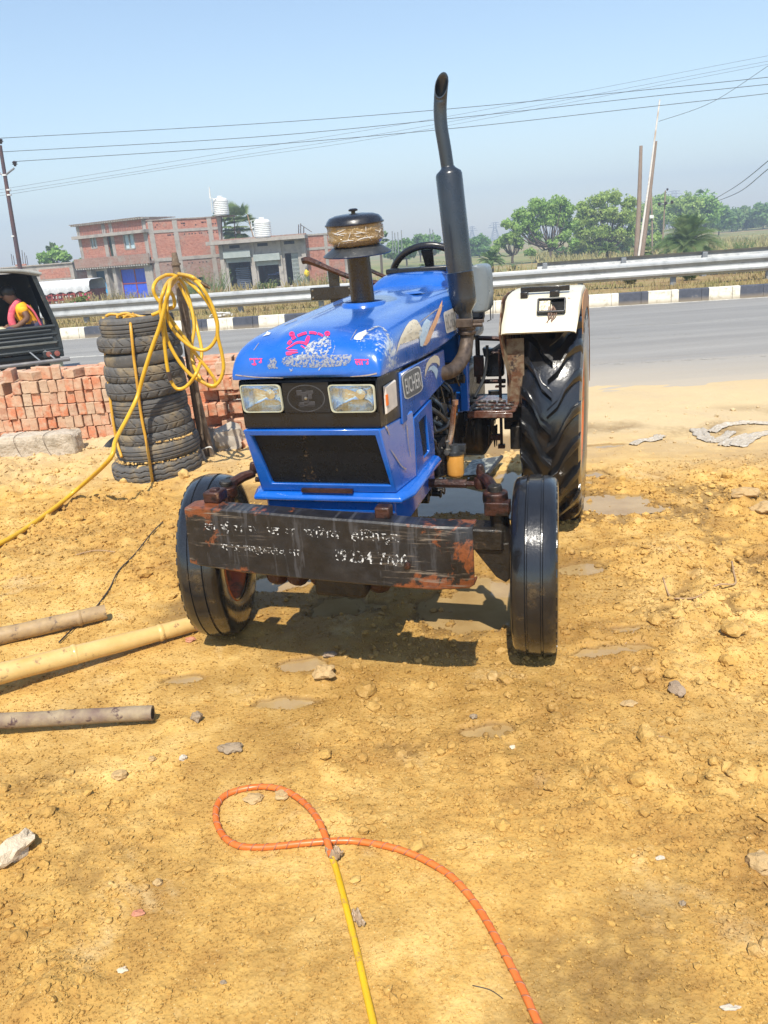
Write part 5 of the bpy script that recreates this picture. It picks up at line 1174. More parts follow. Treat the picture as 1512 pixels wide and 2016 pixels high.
# ---- orange and yellow pipes in front
def mk_spiral():
    n = NT('orange_spiral_hose'); v = n.coord('UV'); w = n.n('TexWave', bands_direction='DIAGONAL'); w.inputs['Scale'].default_value = 1.0; n.l(v, w.inputs[0])
    o_ = n.coord(); c = n.ramp(n.noise(o_, 16, 6), [(.56, .115, .016), (.66, .17, .035)])
    dirt = n.rng(n.math('ADD', n.noise(o_, 60, 6, .7), n.math('MULTIPLY', w.outputs['Fac'], .18)), .62, .70, 0, .75); c = n.mix(dirt, c, (.34, .17, .08))
    n.set(Base_Color=c, Roughness=.35); return n.m
m_sp = mk_spiral(); m_band = mat('worn_spiral_mark', [(.28, .10, .05), (.36, .14, .07)], 40, .5)
def ground_hose(name, px, r, m, label, zs=None, marks=False, grp=None):
    P = []
    for i, p in enumerate(px):
        g = gnd(p[0], p[1], r); z = hgt(g.x, g.y)+r*.9+(p[2] if len(p) > 2 else 0); g = gnd(p[0], p[1], z); P.append(g)
    o = empty(name, P[0], label=label, cat='hose'); mb = MB(); mb.tube([q-P[0] for q in P], r, 14, sub=10)
    t = mb.build('hose_tube', m, o, smooth=180)
    if marks:
        Q, _ = smooth_path([q-P[0] for q in P], [r]*len(P), 24); b = MB(); acc = 0; cur = [Q[0]]; pts = []
        a0 = None; Tn = None; phs = 0; cnt = 0
        up = Vector((0, 0, 1)); line = []
        for i in range(1, len(Q)):
            T_ = (Q[i]-Q[i-1]); L_ = T_.length; T_.normalize(); phs += L_*190; a1 = T_.cross(up).normalized(); b1_ = a1.cross(T_)
            line.append((Q[i]+(a1*math.cos(phs)+b1_*math.sin(phs))*(r*1.0), (a1*math.cos(phs)+b1_*math.sin(phs))))
        seg = [p for p, _ in line]; b.tube(seg, .0021, 5); b.build('spiral_mark', m_band, o, smooth=180)
    return o
ground_hose('orange_pipe', [(1085, 2060), (1060, 2016), (1030, 1950), (985, 1862), (940, 1785), (890, 1727), (830, 1690), (770, 1668), (700, 1656), (650, 1656, .004), (590, 1661), (520, 1668), (470, 1665), (440, 1646), (425, 1612), (430, 1580), (455, 1560), (510, 1549), (560, 1556), (600, 1582, .01), (625, 1612, .018), (640, 1645, .024), (648, 1668, .018), (652, 1684, .01)], .0088, m_sp, 'orange spiral hose curving into a loop on the dirt in the foreground', marks=True)
ground_hose('yellow_pipe', [(653, 1688, .008), (662, 1712), (680, 1780), (700, 1860), (720, 1950), (736, 2020), (745, 2070)], .0082, mat('bright_yellow_pipe', [(.66, .40, .008), (.56, .33, .01)], 9, .35, bump=.2, spots=[((.40, .22, .05), 34, .56, .07)]), 'straight yellow pipe joined to the orange hose in the foreground')
def crumple(name, c, sz, m, seed, label, cat='plastic scrap', n=14):
    bm = bmesh.new(); bmesh.ops.create_grid(bm, x_segments=n, y_segments=n, size=1)
    for v in bm.verts:
        p = v.co.copy(); q = Vector((p.x*1.5+seed, p.y*1.5, seed)); v.co = Vector((p.x*sz[0]*(1-.35*abs(p.y)), p.y*sz[1], sz[2]*(abs(noise.noise(q))*1.6+.6*abs(noise.noise(q*2.7)))))+noise.noise_vector(q*1.3)*sz[0]*.35
    mb = MB(); bm.verts.index_update(); mb.add([v.co.copy() for v in bm.verts], [[v.index for v in f.verts] for f in bm.faces]); bm.free()
    o = mb.build(name, m, smooth=25, fix=False, label=label, cat=cat); sm = o.modifiers.new('th', 'SOLIDIFY'); sm.thickness = .0006; o.location = c; o.rotation_euler = (0, 0, seed); return o
m_pl = NT('grey_plastic_film'); m_pl.set(Base_Color=m_pl.ramp(m_pl.noise(m_pl.coord(), 30, 4), [(.30, .20, .12), (.44, .33, .22)]), Roughness=.4); m_pl = m_pl.m
g = gnd(660, 1692); crumple('plastic_wrap', (g.x, g.y, hgt(g.x, g.y)+.012), (.022, .020, .022), m_pl, 2.2, 'greyish plastic wrap knotted round the joint of orange and yellow hoses')
g = gnd(705, 1815); crumple('plastic_scrap', (g.x, g.y, hgt(g.x, g.y)+.002), (.012, .026, .012), m_pl, .4, 'small crumpled translucent scrap beside the yellow pipe')
# ---- stones
def stone(px, py, r, sc, cols, label, seed, name='stone', cat='stone', rz=0, amp=.3, sink=.25):
    g = gnd(px, py); mb = MB(); mb.ico((0, 0, 0), r, 3, amp, 1.6, seed, sc); o = mb.build(name, mat(cols[0], cols[1], 20, .85, bump=.8, bscale=60, bdist=.01), smooth=25, label=label, cat=cat)
    o.location = (g.x, g.y+r*sc[1]*.4, hgt(g.x, g.y)+r*sc[2]*(1-sink)); o.rotation_euler = (0, 0, rz); return o
PALE = ('pale_stone', [(.58, .46, .31), (.66, .55, .40)]); GREY = ('grey_stone', [(.25, .18, .11), (.33, .25, .165)]); BRN = ('brown_stone', [(.27, .19, .12), (.34, .25, .17)]); WHT = ('white_stone', [(.55, .48, .38), (.48, .40, .30)]); RED = ('brick_chip', [(.48, .16, .09), (.5, .25, .15)]); CLY = ('clay_lump', [(.40, .26, .11), (.50, .34, .16)])
stone(24, 1700, .040, (.85, 1.6, .8), PALE, 'large pale angular rock at the left edge of the foreground', 3, 'rock', 'rock', -.35, .35)
for px, py, r, sc, kd, lab, sd in ((1335, 1372, .028, (.8, 1.5, .7), BRN, 'oblong brown stone on the dirt right of the tractor', 5), (455, 1482, .026, (1.5, .8, .6), GREY, 'grey flat stone below the mud-stained pole end', 6), (360, 1498, .013, (1, .8, .7), WHT, 'small white pebble beside the grey flat stone', 7), (388, 1425, .020, (1, .9, .9), GREY, 'grey lump at the edge of a small puddle', 8),
                                (933, 1420, .012, (1, .8, .8), GREY, 'little dark stone by the puddle right of centre', 9), (272, 1800, .011, (1.5, .9, .45), RED, 'flat pinkish brick chip in the left foreground', 10), (240, 1912, .009, (1.3, .9, .4), PALE, 'flat pale chip in the lower left foreground', 11), (375, 1265, .018, (1.2, .8, .6), RED, 'red brick chip beside the left front tyre', 12),
                                (500, 1580, .020, (1.4, 1, .55), CLY, 'clay lump inside the loop of the orange hose', 13), (555, 1578, .018, (1.1, 1, .6), CLY, 'second rounder clay lump inside the orange hose loop', 14), (1500, 1710, .030, (1, .9, .8), CLY, 'clay lump at the right edge of the foreground', 15), (1010, 1480, .009, (1, .8, .7), PALE, 'tiny pale pebble below the puddle right of centre', 16),
                                (1240, 1392, .018, (1.5, .8, .4), CLY, 'flat buff stone left of the oblong brown stone', 17), (1300, 1690, .008, (1.5, .8, .6), WHT, 'white chip in the right foreground', 18), (1440, 1985, .012, (1.5, .6, .3), WHT, 'white smear-like flake in the lower right corner', 19), (1470, 998, .055, (1.4, .8, .6), CLY, 'large flat clay clod at the right edge by the water', 20),
                                (1505, 1015, .05, (1.2, .9, .6), CLY, 'second clay clod right at the photo edge by the water', 21), (300, 1500, .012, (1, .8, .7), CLY, 'clay crumb left of the white pebble', 22), (440, 2040-100, .006, (1.2, .8, .5), GREY, 'tiny dark grit in the lower centre foreground', 23), (1345, 1780, .008, (1, .8, .8), GREY, 'small slate-grey chip in the right foreground', 24),
                                (235, 1535, .020, (1.2, .9, .7), CLY, 'rounded clay clod on the left foreground dirt', 25), (310, 1740, .012, (1, .8, .8), CLY, 'small upright clod between the pale rock and hoses', 26), (640, 1345, .035, (1.2, .9, .8), CLY, 'muddy clod at the near edge of the tractor shadow', 27), (1125, 885, .012, (1, 1, .8), GREY, 'dark pebble beside the far small puddle', 28), (650, 1293, .02, (1.4, .8, .5), BRN, 'wet brown stone in the bumper shadow', 29)):
    stone(px, py, r, sc, kd, lab, sd)
# ---- rags, twine, sheet
m_rag = mat('dirty_white_cloth', [(.50, .45, .38), (.40, .34, .26), (.56, .52, .46)], 25, .85, bump=.9, bscale=60, bdist=.01)
def rag(lists, label, r=.02):
    P0 = gnd(*lists[0][0]); o = empty('rag', P0, label=label, cat='rag')
    for L in lists:
        P = [gnd(p[0], p[1], .03)-P0+Vector((0, 0, .0)) for p in L]; mb = MB()
        n0 = len(P); P, _ = smooth_path(P, [r]*n0, 7); rs = []
        for i, p in enumerate(P):
            t = (P[min(i+1, len(P)-1)]-P[max(i-1, 0)]).normalized(); a = t.cross(Vector((0, 0, 1))).normalized(); b = Vector((0, 0, 1)); k = .55+.6*abs(noise.noise(Vector((i*.3, L[0][0], 1)))); ring = []
            for j in range(14):
                an = 2*PI*j/14+i*.12; rr0 = .85*r*k*(1+.5*noise.noise(Vector((math.cos(an)*2.2, math.sin(an)*2.2, i*.25+L[0][1]))))
                if j % 2: rr0 *= .78
                ring.append(p+a*math.cos(an)*rr0+b*math.sin(an)*rr0*.35)
            rs.append(ring)
        mb.rings(rs); mb.build('cloth_strip', m_rag, o, smooth=30)
def cloth(pts, w, label, seed):
    P = [gnd(*p, .01) for p in pts]; n0 = len(P); Q, _ = smooth_path(P, [w]*n0, 9); mb = MB(); rows = []
    for i, p in enumerate(Q):
        t = (Q[min(i+1, len(Q)-1)]-Q[max(i-1, 0)]).normalized(); a = Vector((-t.y, t.x, 0)); ww = w*(.6+.6*abs(noise.noise(Vector((i*.21, seed, 0))))); r_ = []
        for j in range(13):
            s = j/6-1; q = p+a*s*ww; k = noise.noise(Vector((i*.16, s*3.4, seed)))+.35*noise.noise(Vector((i*.5, s*6, seed+3))); r_.append((q.x, q.y, p.x, p.y, .008+.022*k*w/.06*(1-.5*abs(s))))
        rows.append(r_)
    A_ = np.array(rows); z_ = np.maximum(HT(A_[..., 0].ravel(), A_[..., 1].ravel())+.004, HT(A_[..., 2].ravel(), A_[..., 3].ravel())+A_[..., 4].ravel()).reshape(A_.shape[:2])
    rows = [[Vector((A_[i, j, 0], A_[i, j, 1], z_[i, j]))-P[0] for j in range(A_.shape[1])] for i in range(A_.shape[0])]
    mb.rings(rows, closed=False); o = mb.build('rag', m_rag, smooth=30, fix=False, label=label, cat='rag'); o.location = P[0]; sm = o.modifiers.new('th', 'SOLIDIFY'); sm.thickness = .003; return o
cloth([(1374, 842), (1384, 856), (1400, 866), (1412, 868)], .075, 'bunched striped end of the dirty white rags on the dust at right', 1)
cloth([(1400, 848), (1425, 834), (1455, 831), (1480, 830), (1540, 834)], .06, 'flat dirty white rag strip farthest from the camera at the right edge', 2)
cloth([(1400, 870), (1425, 860), (1440, 846)], .05, 'short dirty white rag piece linking the other strips at right', 3)
cloth([(1424, 878), (1450, 864), (1478, 856)], .07, 'crumpled white rag beside the little grass tuft at right', 4)
cloth([(1450, 880), (1475, 866), (1500, 856), (1550, 852)], .07, 'longest crumpled rag strip nearest the camera at the right edge', 5)
cloth([(1246, 874), (1265, 864), (1285, 864), (1300, 856)], .05, 'small dirty cloth scrap on the dust near the rear tyre', 6)
def twine(pts, r, m, label, name='twig'):
    P = []
    for p in pts: g = gnd(*p); P.append(Vector((g.x, g.y, hgt(g.x, g.y)+r+.006)))
    mb = MB(); mb.tube([q-P[0] for q in P], r, 6, sub=5); o = mb.build(name, m, smooth=180, label=label, cat=name); o.location = P[0]; return o
m_tw = mat('straw_twig', [(.42, .28, .15), (.3, .18, .1)], 30, .8)
twine([(1305, 1150), (1318, 1172), (1335, 1186), (1372, 1175), (1412, 1163), (1446, 1157), (1444, 1135), (1440, 1118)], .004, m_tw, 'bent dry vine lying on the dirt at the right')
twine([(1225, 1268), (1248, 1250)], .002, m_tw, 'short straw across the small muddy puddle'); twine([(1275, 1460), (1307, 1461)], .0016, m_tw, 'thin pale straw on the right foreground dirt')
twine([(930, 1942), (965, 1950), (990, 1965)], .0009, m_rubhose, 'fine dark thread on the foreground dirt', 'thread')
twine([(322, 1036), (300, 1062), (268, 1100), (235, 1135), (215, 1165), (180, 1215), (150, 1240), (118, 1272)], .0035, m_rubhose, 'dark strand drawn as a wire shadow across the dirt left of the front wheel', 'wire_shadow')  # black strand modelled in place of a shadow line on the dirt
twine([(150, 1102), (190, 1092), (228, 1095)], .003, m_tw, 'thin twig on the rough dirt at the left')
g0 = [gnd(*p) for p in ((905, 944), (960, 948), (988, 918), (930, 918))]
o = empty('metal_sheet', g0[0], label='bent greasy metal sheet lying in the water behind the front axle', cat='metal sheet')
mb = MB(); A_ = [q-g0[0]+Vector((0, 0, .02)) for q in g0]; A_[1].z += .03; A_[2].z += .05; A_[3].z += .02; mb.rings([A_, [q+Vector((0, 0, .006)) for q in A_]]); mb.build('sheet_plate', mat('greasy_pale_sheet', [(.30, .30, .24), (.05, .045, .035)], 20, .4, pos=[.45, .52]), o, smooth=0)
mb = MB(); mb.tube([A_[1], A_[2]], .014, 8); mb.build('sheet_roll', m_grease, o)
# ================================================================ GUARD RAILS
m_galv = mat('galvanised_rail', [(.30, .31, .31), (.37, .38, .38), (.24, .25, .25)], 2.5, .5, metal=.15, bump=.05, spots=[((.32, .29, .25), 6, .66, .06)])
m_galvd = mat('weathered_rail_back', [(.24, .25, .26), (.33, .34, .34)], 3, .6, metal=.3, bump=.05)
m_postg = mat('rail_post_steel', [(.30, .32, .34), (.22, .23, .25)], 4, .55, metal=.4)
def rail(name, d, zt, u0, u1, posts, label, flip=1, hgt_=.40):
    o = empty(name, rp((u0+u1)/2, d), label=label, cat='guard rail'); oc = o.location.copy()
    prof = [(0, 0), (-.012, -.02), (-.07, -.06), (-.075, -.10), (-.02, -.16), (-.01, -.20), (-.02, -.24), (-.075, -.30), (-.07, -.34), (-.012, -.38), (0, -.40)]
    N = 30; seg = (u1-u0)/N
    mb = MB(); rs = []
    for i in range(N+1):
        u = u0+seg*i; r0 = [rp(u, d+flip*a, zt(u)+b*hgt_/.40)-oc for a, b in prof]; rs.append(r0+[p+RN*.006*flip for p in reversed(r0)])
    mb.rings(rs); mb.build('rail_beam', m_galv if flip > 0 else m_galvd, o, smooth=40)
    for u in posts:
        b = MB(); q = rp(u, d+flip*.10, 0)-oc; z1 = zt(u)-.02
        M3 = Matrix.Rotation(-.159, 3, 'Z'); b.box(q+Vector((0, 0, z1/2)), (.13, .09, z1), M3); b.build('rail_post', m_postg, o, bevel=.006)
        b = MB(); b.box(q+Vector((0, 0, z1-.17))-RN*.05*flip, (.12, .08, .30), M3)
        for zz_ in (-.10, -.25): b.lathe([(0, -.03), (.018, -.03), (.018, 0)], q+Vector((0, 0, z1+zz_))-RN*.09*flip, 'Y', 6)
        b.build('post_spacer', m_postg, o)
    return o
P1_ = [atD(p, q, 20.4).dot(RD) for p, q in ((1327, 545), (970, 560), (470, 600))]; st1 = (P1_[0]-P1_[2])/5
rail('guard_rail', 20.4, lambda u: .73+.003*(u-8), -26, 20, [P1_[0]+k*st1*1.0 for k in range(-16, 6)], 'long silver highway guard rail behind the striped kerb')
st2 = 2.2
rail('guard_rail', 23.3, lambda u: .78+.001*(u-8), 1.2, 24, [atD(1228, 513, 23.2).dot(RD)+k*2.15 for k in range(-2, 7)], 'second guard rail seen from behind, dark topped, beyond the silver one', -1)
# ================================================================ PLANTS
def mk_leaf(name, cols, trans=.38):
    n = NT(name); g = n.coord('World'); oi = n.n('ObjectInfo')
    c = n.ramp(n.noise(g, .9, 3), cols); c = n.mix(n.rng(n.noise(g, 5, 2), .4, .7, 0, .5), c, cols[0])
    hsv = n.n('HueSaturation'); n.l(c, hsv.inputs['Color']); hsv.inputs['Value'].default_value = 1; n.l(n.rng(oi.outputs['Random'], 0, 1, .485, .515), hsv.inputs['Hue'])
    n.set(Base_Color=hsv.outputs[0], Roughness=.6); n.p.inputs['Specular IOR Level'].default_value = .25
    tl_ = n.n('BsdfTranslucent'); n.l(hsv.outputs[0], tl_.inputs[0]); mx = n.n('MixShader'); mx.inputs[0].default_value = trans
    n.l(n.p.outputs[0], mx.inputs[1]); n.l(tl_.outputs[0], mx.inputs[2]); n.l(mx.outputs[0], n.out.inputs[0]); return n.m
m_leafA = mk_leaf('acacia_leaves', [(.19, .31, .07), (.33, .48, .12), (.46, .58, .19)]); m_leafB = mk_leaf('dull_tree_leaves', [(.12, .22, .07), (.20, .33, .10), (.27, .40, .14)])
m_leafP = mk_leaf('date_palm_leaves', [(.11, .18, .06), (.20, .28, .10), (.29, .35, .15)]); m_leafY = mk_leaf('fresh_weed_leaves', [(.10, .17, .03), (.2, .27, .07), (.30, .30, .12)])
m_bark = mat('tree_bark', [(.075, .055, .04), (.12, .09, .065)], 3, .9, bump=.5, bscale=10)
def leafmesh(name, cl, n, s, m, par, seed=0, flatten=.8):
    r0 = np.random.default_rng(seed); VS = []; 
    tot = sum(c[3]**2 for c in cl)
    for (x, y, z, r) in cl:
        k = int(n*r*r/tot)
        d = r0.normal(size=(k, 3)); d /= np.linalg.norm(d, axis=1)[:, None]+1e-9
        rad = r*(.35+.78*r0.random(k)**.7)*(1+.25*np.sin(d[:, 0]*5+x)+.2*np.sin(d[:, 2]*7+y)); P_ = np.array([x, y, z])+d*rad[:, None]*np.array([1, 1, flatten])
        nn = d+r0.normal(size=(k, 3))*.7; nn /= np.linalg.norm(nn, axis=1)[:, None]; a = np.cross(nn, r0.normal(size=(k, 3))); a /= np.linalg.norm(a, axis=1)[:, None]+1e-9; b = np.cross(nn, a)
        ss = s*(.5+r0.random(k))[:, None]
        VS.append(np.stack([P_-a*ss, P_-b*ss*.55, P_+a*ss, P_+b*ss*.55], 1))
    V = np.concatenate(VS).reshape(-1, 3); F = np.arange(len(V)).reshape(-1, 4); return npmesh(name, V, F, m, smooth=False, parent=par)
def tree(base, cl_px, Y, pxr, n, s, m, label, trunk, seed, group=None, name='leafy_tree', wood=.16, fork=.3):
    o = empty(name, base, label=label, cat='tree', group=group); rr0 = random.Random(seed); cl = []
    for (px, py, r) in cl_px:
        p = at(px, py, Y+rr0.uniform(-.5, .5)*r*pxr)-base; R_ = r*pxr*.78; cl.append((p.x, p.y, p.z, R_))
        for k in range(4): cl.append((p.x+rr0.uniform(-1, 1)*R_*.8, p.y+rr0.uniform(-1, 1)*R_*1.1, p.z+rr0.uniform(-.5, .6)*R_, R_*rr0.uniform(.35, .6)))
    mb = MB(); top = max(c[2] for c in cl); f = Vector((0, 0, trunk))
    mb.tube([(0, 0, -.2), (rr0.uniform(-.1, .1), 0, trunk*.5), f], [wood, wood*.8, wood*.7], 8, sub=3)
    for c in cl[::1]:
        if c[3] < .3*max(q[3] for q in cl): continue
        e = Vector(c[:3]); mid = f.lerp(e, .5)+Vector((rr0.uniform(-.2, .2), rr0.uniform(-.2, .2), -.12*top)); mb.tube([f, mid, e+Vector((0, 0, c[3]*.3))], [wood*.5, wood*.3, wood*.06], 6, sub=4)
    mb.build('trunk', m_bark, o, smooth=60); leafmesh('crown', cl, n, s, m, o, seed); return o
def gat(px, py, Y, z=None):
    p = at(px, py, Y); p.z = hgt(p.x, p.y) if z is None else z; return p
k77 = 77/1514*1.06
tree(gat(1083, 508, 77), [(1000, 440, 12), (1020, 425, 14), (1090, 478, 12), (1035, 425, 20), (1062, 408, 20), (1090, 405, 20), (1118, 412, 18), (1045, 445, 20), (1075, 430, 18), (1105, 430, 20), (1125, 445, 14), (1055, 468, 14), (1020, 450, 14), (1110, 465, 14), (1128, 478, 12)], 77, k77, 22000, .12, m_leafA, 'broad spreading acacia with forked trunk right of the exhaust, left of the two big trees', 1.4, 1, wood=.16)
tree(gat(1192, 508, 80), [(1150, 412, 18), (1178, 395, 20), (1208, 388, 18), (1236, 402, 18), (1160, 435, 22), (1195, 420, 22), (1228, 428, 20), (1150, 462, 20), (1185, 455, 20), (1218, 460, 20), (1242, 455, 16), (1250, 425, 14), (1135, 440, 14), (1140, 480, 14), (1180, 480, 16), (1235, 478, 12), (1160, 485, 16), (1205, 480, 14)], 80, k77, 26000, .12, m_leafA, 'tallest rounded acacia, right of the two big trees behind the rail', 1.2, 2, wood=.2)
tree(gat(1010, 505, 82), [(1000, 470, 14), (985, 478, 12), (1015, 462, 12), (1022, 480, 12), (975, 490, 8)], 82, k77, 5000, .17, m_leafA, 'low bright green tree at the left foot of the forked acacia', .8, 3)
TG = 'hazy trees beyond the field'
for i, (x, y, r, Y, ms) in enumerate(((1275, 425, 22, 115, 'A'), (1300, 405, 20, 118, 'A'), (1345, 412, 24, 110, 'A'), (1382, 408, 24, 112, 'A'), (1415, 425, 18, 130, 'B'), (1440, 428, 15, 150, 'B'), (1462, 425, 15, 155, 'B'), (1483, 428, 13, 165, 'B'), (1502, 418, 15, 150, 'B'), (1525, 422, 15, 155, 'B'), (945, 480, 14, 120, 'B'), (925, 488, 12, 130, 'B'), (850, 478, 13, 110, 'B'), (828, 476, 12, 115, 'B'), (800, 488, 13, 95, 'B'), (775, 490, 12, 100, 'B'))):
    kk = Y/1514*1.06; r *= 1.3
    tree(gat(x, y+30, Y), [(x-r*.5, y, r*.75), (x+r*.5, y-2, r*.75), (x, y-r*.4, r*.7), (x-r*.7, y+r*.6, r*.6), (x+r*.7, y+r*.6, r*.6), (x, y+r*.6, r*.8)], Y, kk, 5200, .19*Y/110, m_leafA if ms == 'A' else m_leafB, 'distant hazy tree, %s from photo right in the far tree row' % ordw(i) if i < 10 else 'far tree behind the steering wheel, %s from right' % ordw(i-10), 1.0, 20+i, TG, wood=.12)
# undergrowth between the big trees
for i, (x, y, r, Y) in enumerate(((1140, 492, 14, 84), (1165, 497, 12, 86), (1225, 492, 14, 84), (1250, 480, 14, 88), (1290, 475, 16, 80), (1315, 478, 14, 90), (1045, 497, 8, 84), (1105, 495, 9, 86))):
    o = empty('shrub', gat(x, y+12, Y), label='shrub in the undergrowth below the big trees, %s counted outward' % ordw(i), cat='shrub', group='undergrowth shrubs'); kk = Y/1514*1.06; cl = [(dx*r*kk, 0, max(.3, (at(x, y, Y)-o.location).z)+dz*r*kk, r*kk*.7) for dx, dz in ((-.5, 0), (.5, -.1), (0, .35))]
    leafmesh('foliage', cl, 2200, .12, m_leafB if i % 2 else m_leafA, o, 60+i)
# palms
def palm(base, h, L, nf, label, name='date_palm', m=None, seed=0, leafw=.03, droop=.9, fan=False, leaflets=26, up=.5):
    o = empty(name, base, label=label, cat='palm'); rr0 = random.Random(seed); mb = MB(); mb.tube([(0, 0, -.2), (.03, 0, h*.5), (0, 0, h)], [.2*L/1.6, .17*L/1.6, .15*L/1.6], 10, sub=3)
    mb.build('trunk', m_bark, o, smooth=60); V = []; 
    for i in range(nf):
        az = rr0.uniform(0, 2*PI); el = rr0.uniform(-.25, 1.45) if not fan else rr0.uniform(-.6, 1.4); l = L*rr0.uniform(.75, 1.1); d = Vector((math.cos(az)*math.cos(el), math.sin(az)*math.cos(el), math.sin(el))); side = d.cross(Vector((0, 0, 1))).normalized()
        if fan:
            c = Vector((0, 0, h))+d*l*.55
            for k in range(22):
                a = (k/21-.5)*2.9; dd = (d*math.cos(a)+side*math.sin(a)).normalized(); tip = c+dd*l*.5+Vector((0, 0, -.10*l*abs(a))); w = dd.cross(d.cross(side)).normalized()*leafw
                V += [c-w*.3, c+dd*l*.25-w, tip, c+dd*l*.25+w]
            V += [Vector((0, 0, h)), Vector((0, 0, h))+side*.02, c+side*.02, c]
        else:
            prev = Vector((0, 0, h))
            for k in range(leaflets):
                t = k/(leaflets-1); p = Vector((0, 0, h))+d*l*t+Vector((0, 0, -droop*l*.45*t*t)); tg = (p-prev).normalized() if k else d
                V += [prev, prev+side*.012, p+side*.012, p]
                ll = l*.30*math.sin(PI*min(1, t*.9+.12))+.03
                for sg in (-1, 1):
                    dd = (side*sg+tg*.9+Vector((0, 0, .35))).normalized(); w = tg*leafw*.5; V += [p-w, p+dd*ll*.5-w*1.2, p+dd*ll, p+dd*ll*.5+w*1.2]
                prev = p
    Va = np.array([v[:] for v in V]); npmesh('crown', Va, np.arange(len(Va)).reshape(-1, 4), m or m_leafP, smooth=False, parent=o); return o
palm(gat(1352, 503, 44), 1.6, 2.3, 110, 'big bushy date palm behind the rail, right of the wooden poles', seed=1, leafw=.05)
palm(gat(1195, 505, 60), 1.0, 1.0, 30, 'small dark date palm under the tallest acacia', seed=2, leafw=.05); palm(gat(968, 528, 52), 1.1, 1.1, 36, 'small date palm just right of the exhaust', seed=3, leafw=.05); palm(gat(1262, 503, 46), 1.2, .9, 28, 'small date palm between the two leaning poles', seed=4, leafw=.04); palm(gat(1010, 512, 58), .3, .55, 18, 'tiny date palm left of the forked acacia trunk', seed=5, leafw=.04)
palm(gat(482, 560, 66), 5.0, 1.9, 34, 'green fan palm behind the shop roof, between the white tanks', 'fan_palm', seed=6, fan=True, leafw=.07); palm(gat(458, 560, 70), 6.0, .95, 24, 'smaller taller fan palm behind the brick house corner', 'fan_palm', seed=7, fan=True, leafw=.06)
palm(gat(752, 540, 75), 3.3, 1.0, 24, 'hazy fan palm right of the air cleaner', 'fan_palm', seed=8, fan=True, leafw=.06); palm(gat(118, 545, 78), 4.4, 1.0, 28, 'fan palm standing over the left trees', 'fan_palm', seed=9, fan=True, leafw=.07); palm(gat(1374, 420, 125), 6.0, 1.1, 24, 'fan palm poking above the far tree row', 'fan_palm', m_leafB, seed=10, fan=True, leafw=.09)
palm(gat(843, 520, 58), .8, .9, 26, 'pale date palm seen through the steering wheel', seed=11, leafw=.05)
tree(gat(105, 545, 72), [(88, 508, 12), (112, 500, 14), (128, 505, 11), (100, 520, 10), (130, 520, 9)], 72, 72/1514*1.05, 5000, .16, m_leafA, 'light green tree above the low wall at the left', 1.5, 41)
tree(gat(160, 560, 64), [(158, 520, 12), (165, 545, 14), (150, 540, 9), (160, 565, 10)], 64, 64/1514*1.05, 3500, .13, m_leafB, 'dark shrubby tree hidden left of the brick house', 1.0, 42)
# flowering bush, weeds, grass
o = empty('flowering_bush', gat(155, 608, 24.3, .1), label='green bush with pink flowers behind the rail, right of the jeep', cat='bush'); cl = []
for px, py, r in ((150, 598, 9), (163, 590, 11), (172, 598, 8), (143, 604, 6), (158, 605, 10)): p = at(px, py, 24.4)-o.location; cl.append((p.x, p.y, p.z, r*.0165))
leafmesh('foliage', cl, 2600, .028, m_leafY, o, 5); fl = []
for px, py in ((160, 582), (168, 579), (175, 586), (148, 596), (134, 603), (137, 600), (172, 590)): p = at(px, py, 24.2)-o.location; fl.append((p.x, p.y, p.z, .03))
leafmesh('flowers', fl, 150, .02, mat('pink_petals', [(.75, .08, .22)], rough=.6), o, 6)
def weed(px, py, Y, r, n, m, label, s=.03, seed=0):
    b = gat(px, py, Y); o = empty('weed', b, label=label, cat='weed'); rr0 = random.Random(seed); V = []
    for i in range(n):
        a = rr0.uniform(0, 2*PI); rad = rr0.random()**.5*r*.55; p = Vector((math.cos(a)*rad, math.sin(a)*rad, 0)); L = r*rr0.uniform(.5, 1.5); d = Vector((math.cos(a)*.55+rr0.uniform(-.3, .3), math.sin(a)*.5, 1)).normalized(); w = Vector((rr0.uniform(-1, 1), rr0.uniform(-1, 1), 0)).normalized()*s*.2
        V += [p-w, p+d*L*.5-w, p+d*L+Vector((d.x*.1, 0, -.03)), p+d*L*.5+w]
        for k in range(5):
            q = p+d*L*rr0.uniform(.3, 1); dd = Vector((rr0.uniform(-1, 1), rr0.uniform(-1, 1), rr0.uniform(-.2, .8))).normalized()*s; e = dd.cross(d).normalized()*s*.4; V += [q, q+dd*.5-e, q+dd, q+dd*.5+e]
    Va = np.array([v[:] for v in V]); npmesh('leaves', Va, np.arange(len(Va)).reshape(-1, 4), m, smooth=False, parent=o); return o
m_dryw = mk_leaf('dry_weed_stems', [(.20, .17, .08), (.30, .27, .14), (.14, .19, .06)])
